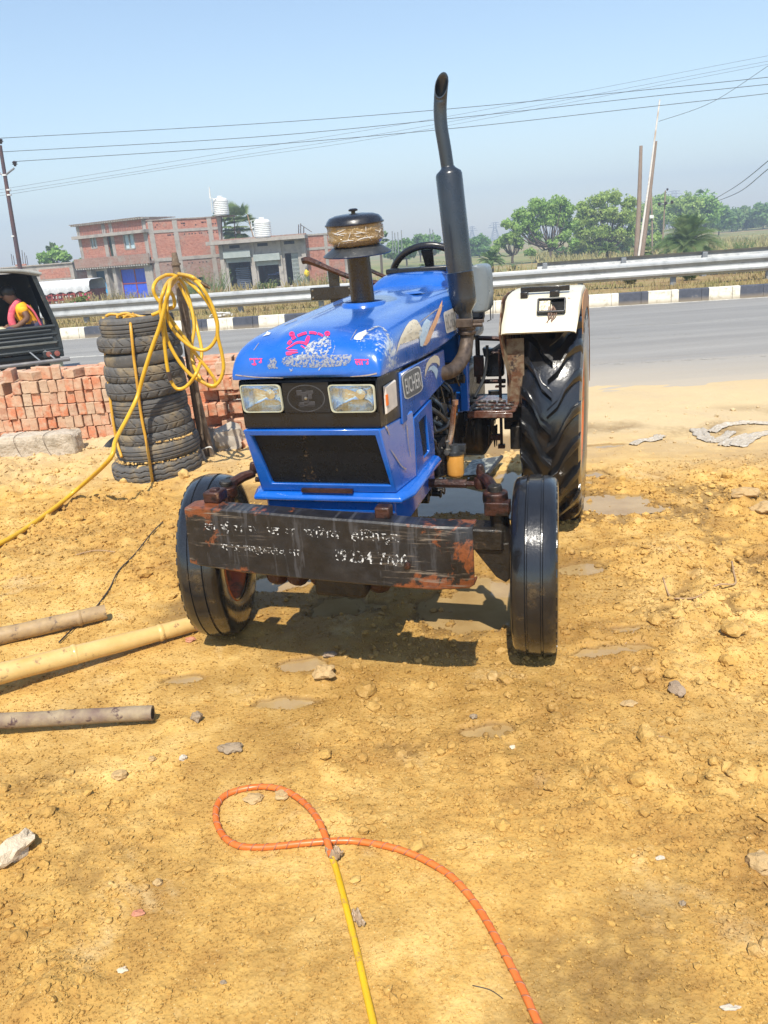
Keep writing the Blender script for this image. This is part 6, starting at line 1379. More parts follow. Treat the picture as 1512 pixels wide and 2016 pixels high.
for i, (px, py, Y, r, mm_, lab) in enumerate(((205, 592, 45, 1.0, m_dryw, 'tall pale weeds before the sky-blue door'), (245, 592, 44, .8, m_dryw, 'dry weeds at the foot of the blue gate, left side'), (285, 590, 44, .8, m_dryw, 'dry weeds at the foot of the blue gate, right side'), (410, 580, 42, 1.4, m_leafP, 'grey-green bush against the brick house side wall'), (395, 578, 43, 1.0, m_leafP, 'lower grey-green bush left of the side wall bush'),
                                         (525, 572, 40, .55, m_leafY, 'small green weed in front of the middle shop bay'), (625, 548, 44, 1.3, m_leafP, 'bush against the brick wall right of the shop'), (645, 552, 43, 1.0, m_leafP, 'second bush against the brick wall right of the shop'), (1120, 512, 26, .55, m_leafY, 'leggy weed rising behind the rail below the forked acacia'), (1080, 522, 26, .45, m_leafY, 'low weed on the rail top left of the leggy weed'),
                                         (1135, 508, 27, .5, m_leafP, 'third weed behind the rail right of the leggy weed'), (1283, 510, 25, .42, m_leafY, 'weed at the foot of the thin far pole'), (975, 530, 27, .4, m_dryw, 'dry tuft behind the rail next to the exhaust'), (1465, 478, 60, .9, m_leafY, 'lone bright green sapling in the right field'), (1240, 495, 48, .8, m_leafY, 'green scrub at the foot of the thick wooden pole'), (1215, 498, 50, .7, m_leafY, 'green scrub left of the thick wooden pole'),
                                         (1497, 492, 30, .35, m_dryw, 'dry tuft behind the rail at the photo right edge'), (1358, 548, 20.9, .22, m_leafY, 'small weed on the verge under the silver rail, right side'), (1240, 552, 20.9, .18, m_dryw, 'tiny dry weed on the verge under the silver rail'), (860, 505, 60, 1.0, m_dryw, 'tall straw weeds seen beside the steering wheel'))):
    weed(px, py, Y, r, int(70+60*r), mm_, lab, s=.035*Y/24*.8+.03, seed=i)
def grass(name, n, dr, ur, h, m, label, seed, wd=.012, onx=None):
    r0 = np.random.default_rng(seed); d = dr[0]+(dr[1]-dr[0])*r0.random(n); u = ur[0]+(ur[1]-ur[0])*r0.random(n); X = .987*u+.158*d; Y = -.158*u+.987*d; k = fbm(X*.7, Y*.7, 70, 3) > -.15+r0.normal(size=n)*.15; X, Y, d = X[k], Y[k], d[k]; n = len(X)
    Z = HT(X, Y); H = h*(.4+r0.random(n)); a = r0.uniform(0, 2*PI, n); w = wd*(.6+r0.random(n)); lx, ly = r0.normal(size=n)*H*.35, r0.normal(size=n)*H*.35
    P0 = np.stack([X-np.cos(a)*w, Y-np.sin(a)*w, Z-.01], 1); P1 = np.stack([X+np.cos(a)*w, Y+np.sin(a)*w, Z-.01], 1); P2 = np.stack([X+lx+np.cos(a)*w*.3, Y+ly, Z+H], 1); P3 = np.stack([X+lx-np.cos(a)*w*.3, Y+ly, Z+H], 1)
    V = np.stack([P0, P1, P2, P3], 1).reshape(-1, 3); npmesh(name, V, np.arange(len(V)).reshape(-1, 4), m, smooth=False, label=label, cat='grass', kind='stuff')
m_dryg = mk_leaf('dry_grass_blades', [(.26, .19, .085), (.36, .28, .13), (.20, .20, .07)], .15)
grass('verge_grass', 26000, (17.5, 24.5), (-20, 16), .09, m_dryg, 'sparse dry grass on the verge under the guard rails', 1)
grass('bank_grass', 26000, (36, 52), (-28, 30), .35, m_dryg, 'tall straw-coloured grass on the bank before the houses and trees', 2, .03)
grass('field_grass', 22000, (52, 110), (4, 75), .55, mk_leaf('field_stubble', [(.27, .20, .09), (.34, .29, .13), (.16, .20, .06)], .15), 'patchy straw and green grass over the field at the right', 3, .07)
# bits of litter on the verge
mb = MB(); mb.ico((0, 0, 0), .16, 3, .6, 2.2, 4, (1.6, .5, .5)); o = mb.build('plastic_bag', m_strap, smooth=25, label='crumpled white bag on the verge behind the kerb', cat='bag'); o.location = gat(437, 617, 20.0, .18)
mb = MB(); mb.ico((0, 0, 0), .28, 3, .35, 2, 9, (1.5, .8, .38)); o = mb.build('soil_mound', m_dirt, smooth=40, label='small heap of soil spilled against the striped kerb', cat='soil heap'); o.location = gat(1262, 588, 16.75, .02)
# ================================================================ BUILDINGS
def mk_wall(name, b1_, b2_, mort, dirt=(.28, .25, .22), th=.60, sc=6.5):
    n = NT(name); v = n.coord(); x, y, z = sep(n, v); cb = n.n('CombineXYZ'); n.l(n.math('ADD', x, y), cb.inputs[0]); n.l(z, cb.inputs[1])
    bt = n.n('TexBrick'); n.l(cb.outputs[0], bt.inputs['Vector']); bt.inputs['Scale'].default_value = sc; bt.inputs['Color1'].default_value = c4(b1_); bt.inputs['Color2'].default_value = c4(b2_); bt.inputs['Mortar'].default_value = c4(mort); bt.inputs['Mortar Size'].default_value = .022; bt.inputs['Row Height'].default_value = .45; bt.inputs['Brick Width'].default_value = 1.5
    c = n.mix(n.rng(n.noise(v, 1.3, 8, .7), th, th+.12, 0, .8), bt.outputs[0], dirt); c = n.mix(n.rng(n.noise(v, 7, 6, .75), .50, .62, 0, .55), c, (.17, .06, .045)); c = n.mix(n.rng(n.noise(v, 3.1, 8, .8), .60, .66, 0, .5), c, (.42, .36, .32))
    n.set(Base_Color=c, Roughness=.9); n.bump(bt.outputs['Fac'], -.4, .01); return n.m
m_bw = mk_wall('red_brick_wall', (.38, .135, .09), (.47, .21, .145), (.38, .30, .25), (.30, .22, .18), .54); m_bwf = mk_wall('faded_brick_wall', (.27, .155, .12), (.34, .20, .16), (.30, .26, .22), (.28, .245, .21), .46)
m_cem = mat('cement_render', [(.29, .26, .235), (.37, .335, .30), (.21, .19, .175)], 1.6, .9, bump=.2, bscale=8, spots=[((.18, .165, .15), 3, .60, .12)])
m_dark = mat('dark_interior', [(.03, .03, .035), (.015, .015, .018)], 2, .9); m_glassw = mat('pale_window_glass', [(.35, .50, .58), (.5, .6, .64)], 3, .2, bump=0)
m_bgate = mat('blue_gate_paint', [(.03, .09, .62), (.05, .12, .72)], 3, .5); m_bdoor = mat('sky_blue_door_paint', [(.03, .34, .72), (.05, .40, .78)], 3, .5); m_redf = mat('red_gate_frame', [(.30, .06, .05)], rough=.6); m_shut = mat('grey_shutter_metal', [(.30, .34, .33), (.40, .43, .41)], 3, .5, metal=.2); m_tin = mat('rusted_tin_sheet', [(.20, .13, .09), (.34, .31, .28)], 3, .6)
class Face:
    """a facade: origin A, runs to B; u metres along, z up, w outwards (towards the camera side)"""
    def __init__(s, A, B, O):
        s.A = Vector((A.x, A.y, 0))-Vector((O.x, O.y, O.z)); s.O = O; s.d = Vector((B.x-A.x, B.y-A.y, 0)); s.L = s.d.length; s.d.normalize(); s.n = Vector((s.d.y, -s.d.x, 0)); s.Aw = Vector((A.x, A.y, 0))
    def uv(s, px, py):
        o = Vector((0, 0, CH)); d = ray(px, py); t = (s.Aw-o).dot(s.n)/d.dot(s.n); p = o+d*t; return (p-s.Aw).dot(s.d), p.z
    def bx(s, mb, u0, u1, z0, z1, w0, w1):
        vs = [s.A+s.d*u+s.n*w+Vector((0, 0, z)) for z in (z0, z1) for w in (w0, w1) for u in (u0, u1)]; mb.add(vs, [(0, 2, 3, 1), (4, 5, 7, 6), (0, 1, 5, 4), (2, 6, 7, 3), (0, 4, 6, 2), (1, 3, 7, 5)]); return mb
    def part(s, name, m, par, u0, u1, z0, z1, w0, w1): return s.bx(MB(), u0, u1, z0, z1, w0, w1).build(name, m, par, smooth=0)
    def wall(s, name, m, par, U0, U1, z0, z1, holes, th=.22, w=0):
        us = sorted({U0, U1, *[h for q in holes for h in q[:2]]}); mb = MB()
        for a, b in zip(us, us[1:]):
            hs = sorted([(q[2], q[3]) for q in holes if q[0] <= a+1e-6 and q[1] >= b-1e-6]); z = z0
            for h0, h1 in hs:
                if h0 > z: s.bx(mb, a, b, z, h0, w-th, w)
                z = h1
            if z < z1: s.bx(mb, a, b, z, z1, w-th, w)
        return mb.build(name, m, par, smooth=0)
BZ = -1.05
H = empty('brick_house', at(290, 590, 55), label='two-storey unplastered brick house with blue gate and projecting balcony', cat='house'); H.location.z = 0; HO = H.location.copy()
L0, C0_, R0_ = at(160, 500, 58.5), at(296, 500, 55), at(440, 500, 57)
FL, FR = Face(L0, C0_, HO), Face(C0_, R0_, HO)
zt = FL.uv(290, 430)[1]; zb_ = FL.uv(290, 530)[1]
def U(F, *p): return [F.uv(*q) for q in p]
dr = U(FL, (210, 466), (225, 506)); w1 = U(FL, (177, 468), (192, 488)); w2 = U(FL, (242, 462), (267, 489)); d1 = U(FL, (181, 535), (217, 596)); g1 = U(FL, (229, 531), (294, 590))
b0, b1z = U(FL, (225, 512), (225, 522)); zmid = b0[1]; zlow = b1z[1]
def hole(q, pad=0): return (q[0][0]-pad, q[1][0]+pad, q[1][1], q[0][1])
FL.wall('wall', m_bw, H, 0, FL.L, zmid, zt, [hole(dr), hole(w1), hole(w2)])
d1h, g1h = (d1[0][0], d1[1][0], BZ, d1[0][1]), (g1[0][0], g1[1][0], BZ+.1, g1[0][1])
FL.wall('lower_wall', m_cem, H, .3, FL.L, BZ, zlow, [d1h, g1h], w=-.3)
FL.part('floor_backing', m_dark, H, .1, FL.L-.3, BZ, zt-.1, -1.2, -1.1)
for F, q, nm, mm_ in ((FL, w1, 'window', m_glassw), (FL, w2, 'window', m_glassw)):
    h = hole(q); fo = F.part(nm, mm_, H, h[0], h[1], h[2], h[3], -.10, -.07); mb = MB()
    for a in (h[0], (h[0]+h[1])/2, h[1]): F.bx(mb, a-.04, a+.04, h[2], h[3], -.069, .02)
    for z in (h[2], h[3]): F.bx(mb, h[0], h[1], z-.04, z+.04, -.068, .022)
    mb.build('window_frame', m_cem, fo, smooth=0)
FL.part('upper_door', mat('dark_green_door', [(.02, .045, .03), (.03, .05, .035)], 3, .6), H, *hole(dr), -.16, -.12)
mb = MB()
for a, b in ((dr[0][0]-.35, dr[0][0]-.003), (dr[1][0]+.003, dr[1][0]+.30), (-.02, .26), (FL.L-.32, FL.L-.0)): FL.bx(mb, a, b, zmid, zt-.02, -.1, .03)
each(mb, 'column', m_cem, H, smooth=0)
z_sl = FL.uv(225, 461)[1]; mb = MB(); FL.bx(mb, -.3, FL.L+.1, z_sl-.10, z_sl+.10, -.1, .35); FL.bx(mb, -.3, FL.L+.1, zt-.0, zt+.08, -.3, .25); mb.build('roof_slab', m_cem, H, smooth=0)
mb = MB()
for i in range(30): FL.bx(mb, -.2+FL.L*i/29, -.2+FL.L*i/29+.09, zt+.081, zt+.13, -3, .45)
mb.build('roof_sheet', m_tin, H, smooth=0)
mb = MB(); FL.bx(mb, -.5, FL.L+.15, zlow-.05, zlow+.10, -.3, .35); FL.bx(mb, -.5, FL.L+.15, zlow+.101, zmid+.25, .25, .35); mb.build('balcony', m_bwf, H, smooth=0)
mb = MB(); nT = 30
for i in range(nT): a = -.45+(FL.L+.5)*i/nT; FL.bx(mb, a, a+.09, zlow-.16, zlow-.051, .10, .33)
mb.build('balcony_teeth', mat('white_cement', [(.55, .52, .48)], rough=.9), H, smooth=0)
mb = MB()
for a, b in ((.28, d1h[0]-.02), (d1h[1]+.02, d1h[1]+.35), (g1h[0]-.35, g1h[0]-.05), (g1h[1]+.05, max(g1h[1]+.15, FL.L-.02))): FL.bx(mb, a, b, BZ, zlow-.17, -.29, .06)
each(mb, 'pillar', m_cem, H, smooth=0)
zq = d1h[2]+(d1h[3]-d1h[2])*.66
dd = FL.part('door', m_bdoor, H, d1h[0], d1h[1], BZ, zq, -.40, -.36); mb = MB(); FL.bx(mb, d1h[0], d1h[1], zq, d1h[3], -.42, -.38); mb.build('door_top_panel', mat('dark_teal', [(.01, .05, .09)], rough=.6), dd, smooth=0)
gt = FL.part('gate', m_bgate, H, g1h[0], g1h[1], g1h[2], g1h[3], -.40, -.37); mb = MB(); um = (g1h[0]+g1h[1])/2
for a in (g1h[0], um, g1h[1]): FL.bx(mb, a-.05, a+.05, g1h[2], g1h[3], -.369, -.34)
for z in (g1h[2], (g1h[2]+g1h[3])/2+.15, g1h[3]): FL.bx(mb, g1h[0], g1h[1], z-.04, z+.04, -.368, -.335)
mb.build('gate_frame', m_redf, gt, smooth=0); mb = MB()
for i in range(12): a = g1h[0]+.1+(g1h[1]-g1h[0]-.2)*i/11; FL.bx(mb, a-.015, a+.015, g1h[2], g1h[3], -.3695, -.355)
mb.build('gate_ribs', m_bgate, gt, smooth=0)
# right hand face
zr = FR.uv(300, 430)[1]; zB = FR.uv(360, 508)[1]; zC = FR.uv(360, 453)[1]
sw = U(FR, (389, 546), (403, 556)); FR.wall('side_wall', m_bw, H, 0.01, FR.L, zB, zr-.15, []); FR.wall('side_wall_base', m_bwf, H, 0.01, FR.L, BZ, zB, [(sw[0][0], sw[1][0], sw[1][1], sw[0][1])]); FR.part('small_window', m_dark, H, sw[0][0]-.05, sw[1][0]+.05, sw[1][1]-.05, sw[0][1]+.05, -.25, -.18)
mb = MB()
for x in (300, 348, 416, 436): u = FR.uv(x, 470)[0]; FR.bx(mb, max(.01, u-.16), u+.16, BZ, zr-.12, -.1, .035)
each(mb, 'side_column', m_cem, H, smooth=0); mb = MB(); FR.bx(mb, .02, FR.L, zC-.09, zC+.09, -.1, .04); FR.bx(mb, .02, FR.L, zB-.12, zB+.10, -.1, .045); mb.build('side_band', m_cem, H, smooth=0)
mb = MB(); FR.bx(mb, -.05, FR.L+.05, zr-.15, zr-.08, -.4, .06); mb.build('side_coping', m_tin, H, smooth=0)
mb = MB(); mb.rings([[Vector((p.x, p.y, z)) for p in (FL.A+FL.d*.1-FL.n*1.3, FL.A+FL.d*FL.L-FL.n*1.3, FR.A+FR.d*(FR.L-.05)-FR.n*.3, FR.A+FR.d*(FR.L-.05)-FR.n*5, FL.A+FL.d*.1-FL.n*6)] for z in (BZ, zt-.2)]); mb.build('back_walls', m_bwf, H, smooth=0)
mb = MB(); rnd = random.Random(2)
for i in range(46): a = rnd.uniform(.3, FR.L-.3); z = rnd.choice((zC+.25, zC-.3, zr-.45, zB-.4)); FR.bx(mb, a, a+.08, z, z+.08, -.05, .004)
mb.build('putlog_holes', m_dark, H, smooth=0)
# right return of the house behind the shop
X0, X1 = at(440, 500, 57.2), at(452, 500, 57.6); 
# shop row
S = empty('shop_building', at(500, 560, 54), label='grey single-storey shop row with open shutter bays and flat slab roof', cat='shop building'); S.location.z = 0; SO = S.location.copy()
def z7(x, y): return (380+x/4.447, 380+y/4.447)
A0, B0 = at(*z7(250, 600), 54.5), at(*z7(990, 560), 54); FS = Face(A0, B0, SO)
ztop = FS.uv(*z7(600, 425))[1]; zpl = FS.uv(*z7(600, 828))[1]; Ls = FS.L
bays = [((300, 575), (528, 830)), ((562, 600), (778, 820)), ((800, 530), (945, 800))]; hl_ = []
for a, b in bays: q = U(FS, z7(*a), z7(*b)); hl_.append((q[0][0], q[1][0], zpl, q[0][1]))
FS.wall('front_wall', m_cem, S, 0, Ls, BZ, ztop, hl_, .2)
FS.part('plinth', mat('pale_cement', [(.44, .38, .31), (.36, .31, .26)], 3, .9), S, -.1, Ls+.1, BZ, zpl, .0, .75)
mb = MB(); FS.bx(mb, 0, Ls, BZ, ztop-.02, -4.2, -4.0); FS.bx(mb, -.0, .2, BZ, ztop-.02, -4, -.2); FS.bx(mb, Ls-.2, Ls, BZ, ztop-.02, -4, -.2); FS.bx(mb, hl_[0][1]+.05, hl_[0][1]+.15, BZ, ztop-.02, -4, -.2); FS.bx(mb, hl_[1][1]+.03, hl_[1][1]+.13, BZ, ztop-.02, -4, -.2); each(mb, 'inner_wall', m_bwf, S, smooth=0)
FS.part('floor_slab', m_cem, S, .2, Ls-.2, zpl-.12, zpl-.02, -4, -.2)
mb = MB(); FS.bx(mb, -.7, Ls+.15, ztop, ztop+.22, -4.4, .75); mb.build('roof_slab', m_cem, S, smooth=0); mb = MB(); FS.bx(mb, -.5, Ls+.1, ztop+.221, ztop+.32, -.4, -.1); mb.build('parapet', m_bwf, S, smooth=0)
for q in hl_: pass
mb = MB()
for u in (.08, (hl_[0][1]+hl_[1][0])/2, hl_[1][1]+.10, Ls-.12): FS.bx(mb, u-.14, u+.14, BZ, ztop-.002, .002, .12)
each(mb, 'column', m_cem, S, smooth=0)
mb = MB(); zv = FS.uv(*z7(650, 448))[1]
for u in (1.0, 2.9, 4.7): FS.bx(mb, u-.35, u+.35, zv-.1, zv+.1, -.02, .006)
each(mb, 'vent_slot', m_dark, S, smooth=0)
for i, q in enumerate(hl_[:2]):
    mb = MB(); FS.bx(mb, q[0]-.15, q[1]+.15, q[3]+.02, q[3]+.45, .121, .40); sh = mb.build('shutter_box', m_shut, S, smooth=0); mb = MB()
    for k in range(6): FS.bx(mb, q[0]-.08, q[1]+.08, q[3]-.28+k*.055, q[3]-.235+k*.055, .01, .06)
    mb.build('shutter_slats', m_shut, sh, smooth=0)
q = hl_[2]; mb = MB(); um = q[0]+(q[1]-q[0])*.50
for i in range(8): a = um+(q[1]-um)*i/7; FS.bx(mb, a-.018, a+.018, q[2], q[3], -.1, -.06)
for k in range(9):
    z = q[2]+(q[3]-q[2])*k/8
    for i in range(7): a = um+(q[1]-um)*i/7; b_ = um+(q[1]-um)*(i+1)/7; mb.add([FS.A+FS.d*a+FS.n*-.06+Vector((0, 0, z)), FS.A+FS.d*b_+FS.n*-.06+Vector((0, 0, min(q[3], z+.2))), FS.A+FS.d*b_+FS.n*-.06+Vector((0, 0, min(q[3], z+.24))), FS.A+FS.d*a+FS.n*-.06+Vector((0, 0, z+.04))], [(0, 1, 2, 3)])
mb.build('folding_gate', m_shut, S, smooth=0)
# stock and a motorcycle seen in the bays
o = empty('stacked_sheets', SO+FS.A+FS.d*(hl_[0][1]-.75)-FS.n*.9+Vector((0, 0, zpl)), label='stack of blue-grey sheets inside the left shop bay', cat='stack'); mb = MB()
for k in range(11): mb.box((.02*math.sin(k*2.1), 0, .08+k*.125), (.95+.06*math.sin(k*3), .7, .085), (0, 0, .05*math.sin(k)))
mb.build('sheets', mat('blue_grey_sheet', [(.05, .065, .10), (.10, .12, .16)], 4, .5), o, smooth=0)
o = empty('motorcycle', SO+FS.A+FS.d*(hl_[1][0]+1.1)-FS.n*.5+Vector((0, 0, zpl)), label='dark motorcycle parked inside the middle shop bay', cat='motorcycle')
for x in (-.5, .55):
    mb = MB(); rs = [[Vector((x+math.cos(2*PI*i/24)*(.27+.04*math.cos(2*PI*j/8)), .04*math.sin(2*PI*j/8), .31+math.sin(2*PI*i/24)*(.27+.04*math.cos(2*PI*j/8)))) for j in range(8)] for i in range(25)]; mb.rings(rs, caps=False)
    for k in range(8): mb.tube([(x, 0, .31), (x+.27*math.cos(k*PI/4), 0, .31+.27*math.sin(k*PI/4))], .006, 4)
    mb.build('wheel', m_rubhose, o)
mb = MB(); mb.rings([[Vector((x, y*w, z0+zz_)) for y, zz_ in ((-1, 0), (-.8, .12), (.8, .12), (1, 0), (.7, -.1), (-.7, -.1))] for x, w, z0 in ((-.05, .06, .78), (.05, .12, .82), (.3, .11, .84), (.42, .05, .80))]); mb.box((-.3, 0, .80), (.6, .2, .09)); mb.build('fuel_tank', mat('dark_blue_tank', [(.02, .035, .12)], rough=.25), o, bevel=.02)
mb = MB(); mb.tube([(.55, 0, .31), (.42, 0, .95)], .03, 8); mb.tube([(.40, -.3, 1.02), (.43, 0, .97), (.40, .3, 1.02)], .014, 8); mb.tube([(-.5, 0, .31), (0, 0, .42), (.35, 0, .5)], .03, 8); mb.box((.08, 0, .42), (.3, .22, .28)); mb.lathe([(0, -.02), (.08, 0), (.08, .06), (0, .07)], (.5, 0, .9), 'X', 14); mb.build('frame', m_grease, o)
# brick wall right of the shop
W = empty('brick_wall_building', at(620, 540, 55.5), label='red brick building side between the shop row and the air cleaner', cat='building'); W.location.z = 0; WO = W.location.copy()
FW = Face(at(597, 540, 54.3), at(705, 540, 56.5), WO); zw = FW.uv(640, 462)[1]; FW.wall('wall', m_bw, W, 0, FW.L, BZ, zw, [], .25); mb = MB(); zb2 = FW.uv(640, 488)[1]
FW.bx(mb, 0, FW.L, zb2-.08, zb2+.08, -.1, .03); FW.bx(mb, 0, FW.L, zw-.002, zw+.10, -.3, .06)
for x in (599, 643, 680): u = FW.uv(x, 500)[0]; FW.bx(mb, max(0, u-.12), u+.12, BZ, zw-.003, -.1, .035)
mb.build('concrete_band', m_cem, W, smooth=0); FW.part('side_return', m_bwf, W, FW.L-.2, FW.L, BZ, zw-.01, -5, -.26); FW.part('roof', m_cem, W, 0, FW.L, zw-.3, zw-.1, -5, -.26)
mb = MB(); p0 = at(592, 455, 57)-WO
for x, y0, y1, y_ in ((588, 462, 442, 57), (592, 462, 440, 57.2), (598, 458, 446, 57)):
    mb.tube([at(x, y0+10, y_)-WO, at(x, y1, y_)-WO], .03, 6)
mb.tube([at(593, 443, 57)-WO, at(614, 457, 57)-WO], .02, 5); mb.build('rebar_ends', m_brown, W)
# low compound at the far left
Wl = empty('low_brick_building', at(60, 540, 60), label='long low brick and cement building behind the jeep', cat='building'); Wl.location.z = 0; LO = Wl.location.copy()
FG = Face(at(-120, 540, 64), at(146, 540, 60), LO); zg = FG.uv(100, 521)[1]; FG.wall('wall', m_cem, Wl, 0, FG.L, BZ, zg, [], .3); q = U(FG, (76, 531), (140, 546)); FG.part('brick_panel', m_bw, Wl, q[0][0], q[1][0], q[1][1], q[0][1], -.1, .012); q = U(FG, (30, 521), (52, 526)); FG.part('brick_patch', m_bw, Wl, q[0][0], q[1][0], q[1][1], q[0][1], -.1, .012)
FG.part('roof_slab', m_cem, Wl, -.1, FG.L+.1, zg, zg+.08, -6, .10); FG.part('end_wall', m_bwf, Wl, FG.L-.3, FG.L, BZ, zg-.01, -6, -.31)
mb = MB()
for x, y in ((22, 500), (26, 503), (43, 492), (48, 497), (52, 503)): mb.tube([at(x+3, 522, 62)-LO, at(x, y, 62)-LO], .022, 5)
mb.build('rebar_ends', m_brown, Wl)
# white tanks on the roofs
m_tank = mat('white_tank_plastic', [(.78, .78, .76), (.66, .67, .67)], 3, .45)
def tank(px, py, Y, r, h, label):
    o = empty('water_tank', at(px, py, Y), label=label, cat='water tank'); mb = MB(); pr = [(0, 0), (r*.96, 0)]
    for k in range(8): z = h*(k+.3)/10; pr += [(r*.94, z), (r*1.02, z+h*.03), (r*1.02, z+h*.06), (r*.94, z+h*.085)]
    pr += [(r*.97, h*.84), (r*.80, h*.93), (r*.35, h*.98)]; mb.lathe(pr, n=28, caps=False); mb.build('tank_body', m_tank, o, smooth=30)
    mb = MB(); mb.lathe([(r*.34, h*.95), (r*.36, h*1.05), (r*.3, h*1.07), (0, h*1.07)], n=20); mb.build('lid', m_tank, o); return o
t1 = tank(437, 424, 56.5, .52, 1.15, 'white ribbed water tank at the brick house corner'); t2 = tank(519, 467, 54.5, .56, 1.15, 'white ribbed water tank on the shop roof')
mb = MB(); mb.tube([at(436, 425, 56.4)-t1.location, at(437, 480, 56.4)-t1.location], .04, 6); mb.tube([at(460, 425, 56.4)-t1.location, at(464, 470, 56.4)-t1.location], .035, 6); a_, b_ = at(436, 426, 56.4)-t1.location, at(461, 426, 56.4)-t1.location; mb.box((a_+b_)/2, ((b_-a_).length+.2, 1.0, .06)); mb.build('tank_stand', m_brown, t1)
m_pvc = mat('white_pvc_pipe', [(.72, .72, .70)], rough=.5)
def pipe(P, Y, r, label, m=m_pvc, name='pipe', cat='pipe'):
    P = [at(x, y, Y) for x, y in P]; mb = MB(); mb.tube([p-P[0] for p in P], r, 6); o = mb.build(name, m, smooth=60, label=label, cat=cat); o.location = P[0]; return o
pipe([(418, 418), (412, 368), (413, 390), (426, 392)], 56, .035, 'thin white pipe with side arm left of the house-corner tank')
pipe([(500, 464), (494, 434), (510, 432), (509, 440)], 54.4, .03, 'white pipe beside the shop roof tank'); pipe([(499, 468), (487, 422)], 54.6, .035, 'leaning bamboo-coloured pole beside the shop roof tank', m_tw, 'roof_pole', 'pole')
pipe([(494, 450), (508, 444)], 54.3, .03, 'short slanted white pipe feeding the shop roof tank')
for i, (x, y0, y1) in enumerate(((772, 486, 455), (777, 487, 458), (783, 487, 457), (790, 486, 453), (846, 480, 450), (852, 480, 452))): pipe([(x+2, y0+12), (x, y1)], 90, .05, 'thin hazy upright pole far behind, %s right of the air cleaner' % ORD[i], m_postg, 'far_pole', 'pole')
# motor / yellow thing hanging on the shop column
o = empty('yellow_bag', at(604, 538, 53.8), label='yellow bag hanging at the right column of the shop row', cat='bag'); mb = MB(); mb.ico((0, 0, 0), .2, 2, .3, 1.5, 3, (.9, .5, 1.2)); mb.build('bag_body', mat('yellow_plastic', [(.8, .55, .02)], rough=.4), o); mb = MB(); mb.tube([(-.08, 0, .15), (0, 0, .45), (.08, 0, .15)], .015, 5, sub=3); mb.build('bag_handle', m_rubhose, o)
# red truck with white tarpaulin
Tk = empty('cargo_truck', at(130, 600, 46), label='red slatted truck body under a white tarpaulin beside the brick house', cat='truck'); Tk.location.z = 0; KO = Tk.location.copy(); FK = Face(at(60, 590, 46.5), at(182, 590, 46), KO)
zk0, zk1, zk2 = FK.uv(130, 606)[1]-.15, FK.uv(130, 577)[1], FK.uv(130, 553)[1]; m_truck = mat('red_truck_paint', [(.33, .045, .035), (.26, .04, .03)], 2, .5); mb = MB(); FK.bx(mb, 0, FK.L, zk0, zk1+.1, -1.9, -.05); kb = mb.build('body', mat('dark_red', [(.16, .03, .025)], rough=.6), Tk, smooth=0); mb = MB()
for i in range(12): u = FK.L*i/11; FK.bx(mb, u-.04, u+.04, zk0, zk1, -.05, .03)
for k in range(4): z = zk0+(zk1-zk0)*k/3.4; FK.bx(mb, 0, FK.L, z, z+.07, -.05, .012)
mb.build('side_slats', m_truck, kb, smooth=0); mb = MB(); r0 = random.Random(6)
for i in range(34):
    u = FK.L*r0.uniform(.35, .97); z = r0.choice((zk0+.12, zk0+.40, zk0+.68))+r0.uniform(0, .05); FK.bx(mb, u, u+r0.uniform(.05, .14), z, z+.1, .013, .02)
mb.build('faded_lettering', mat('white_truck_paint', [(.6, .55, .5)], rough=.6), kb, smooth=0)
mb = MB(); rs = []; nK = 46
for i in range(nK+1):
    u = FK.L*1.03*i/nK-.1; w = .05*math.sin(i*1.1)+.03*math.sin(i*2.9); rs.append([FK.A+FK.d*u+FK.n*ww+Vector((0, 0, z)) for ww, z in ((.06+w, zk1-.06+.12*abs(math.sin(i*.45))), (.10+w*.5, zk1+.3), (.0+w*.4, zk2-.10), (-.25, zk2+.02+.03*math.sin(i*.8)), (-1.7, zk2+.03), (-1.95, zk2-.15), (-2.0, zk1))])
mb.rings(rs, closed=False); mb.build('tarpaulin', mat('white_tarpaulin', [(.66, .66, .66), (.52, .53, .55), (.74, .74, .73)], 2.2, .6, bump=.5, bscale=5, bdist=.05), Tk, smooth=60)
for u in (.8, 2.6, 3.6):
    mb = MB(); mb.lathe([(0, -.12), (.42, -.12), (.45, -.05), (.45, .05), (.42, .12), (0, .12)], FK.A+FK.d*u-FK.n*.3+Vector((0, 0, BZ+.45)), 'Y', 20); mb.build('wheel', m_rubhose, Tk)
# ================================================================ POLES, WIRES, PYLONS
m_rustp = mat('rusty_steel_pole', [(.10, .05, .045), (.07, .045, .055), (.14, .07, .05)], 2, .6, bump=.2); m_ins = mat('dark_insulator', [(.05, .035, .03)], rough=.3)
pp = at(37, 540, 30); pp.z = hgt(pp.x, pp.y); EP = empty('electric_pole', pp, label='brown steel electric pole with insulators at the left edge', cat='pole'); ptop = at(0, 286, 30)-pp; mb = MB(); mb.tube([(0, 0, 0), ptop*.5, ptop], [.085, .075, .06], 12); mb.build('pole_shaft', m_rustp, EP)
mb = MB()
for x, y in ((9, 345), (17, 374), (18, 384), (27, 465)): q = at(x, y, 30)-pp; mb.lathe([(.085, -.025), (.088, 0), (.085, .025)], q, 'Z', 12)
mb.build('pole_band', m_pvc, EP); mb = MB(); mb.tube([at(10, 345, 30)-pp, at(28, 331, 30)-pp], .035, 6); mb.tube([at(6, 345, 30)-pp, at(-14, 331, 30)-pp], .035, 6); mb.build('cross_arm', m_postg, EP)
def insul(p, par, r=.09): mb = MB(); mb.lathe([(0, -r), (r*.4, -r), (r*.5, -r*.5), (r*1.1, -r*.2), (r*.6, r*.1), (r*1.0, r*.4), (r*.5, r*.9), (0, r)], p, 'Z', 14); mb.build('insulator', m_ins, par)
for x, y in ((29, 322), (1, 278), (-14, 322)): insul(at(x, y, 30)-pp, EP)
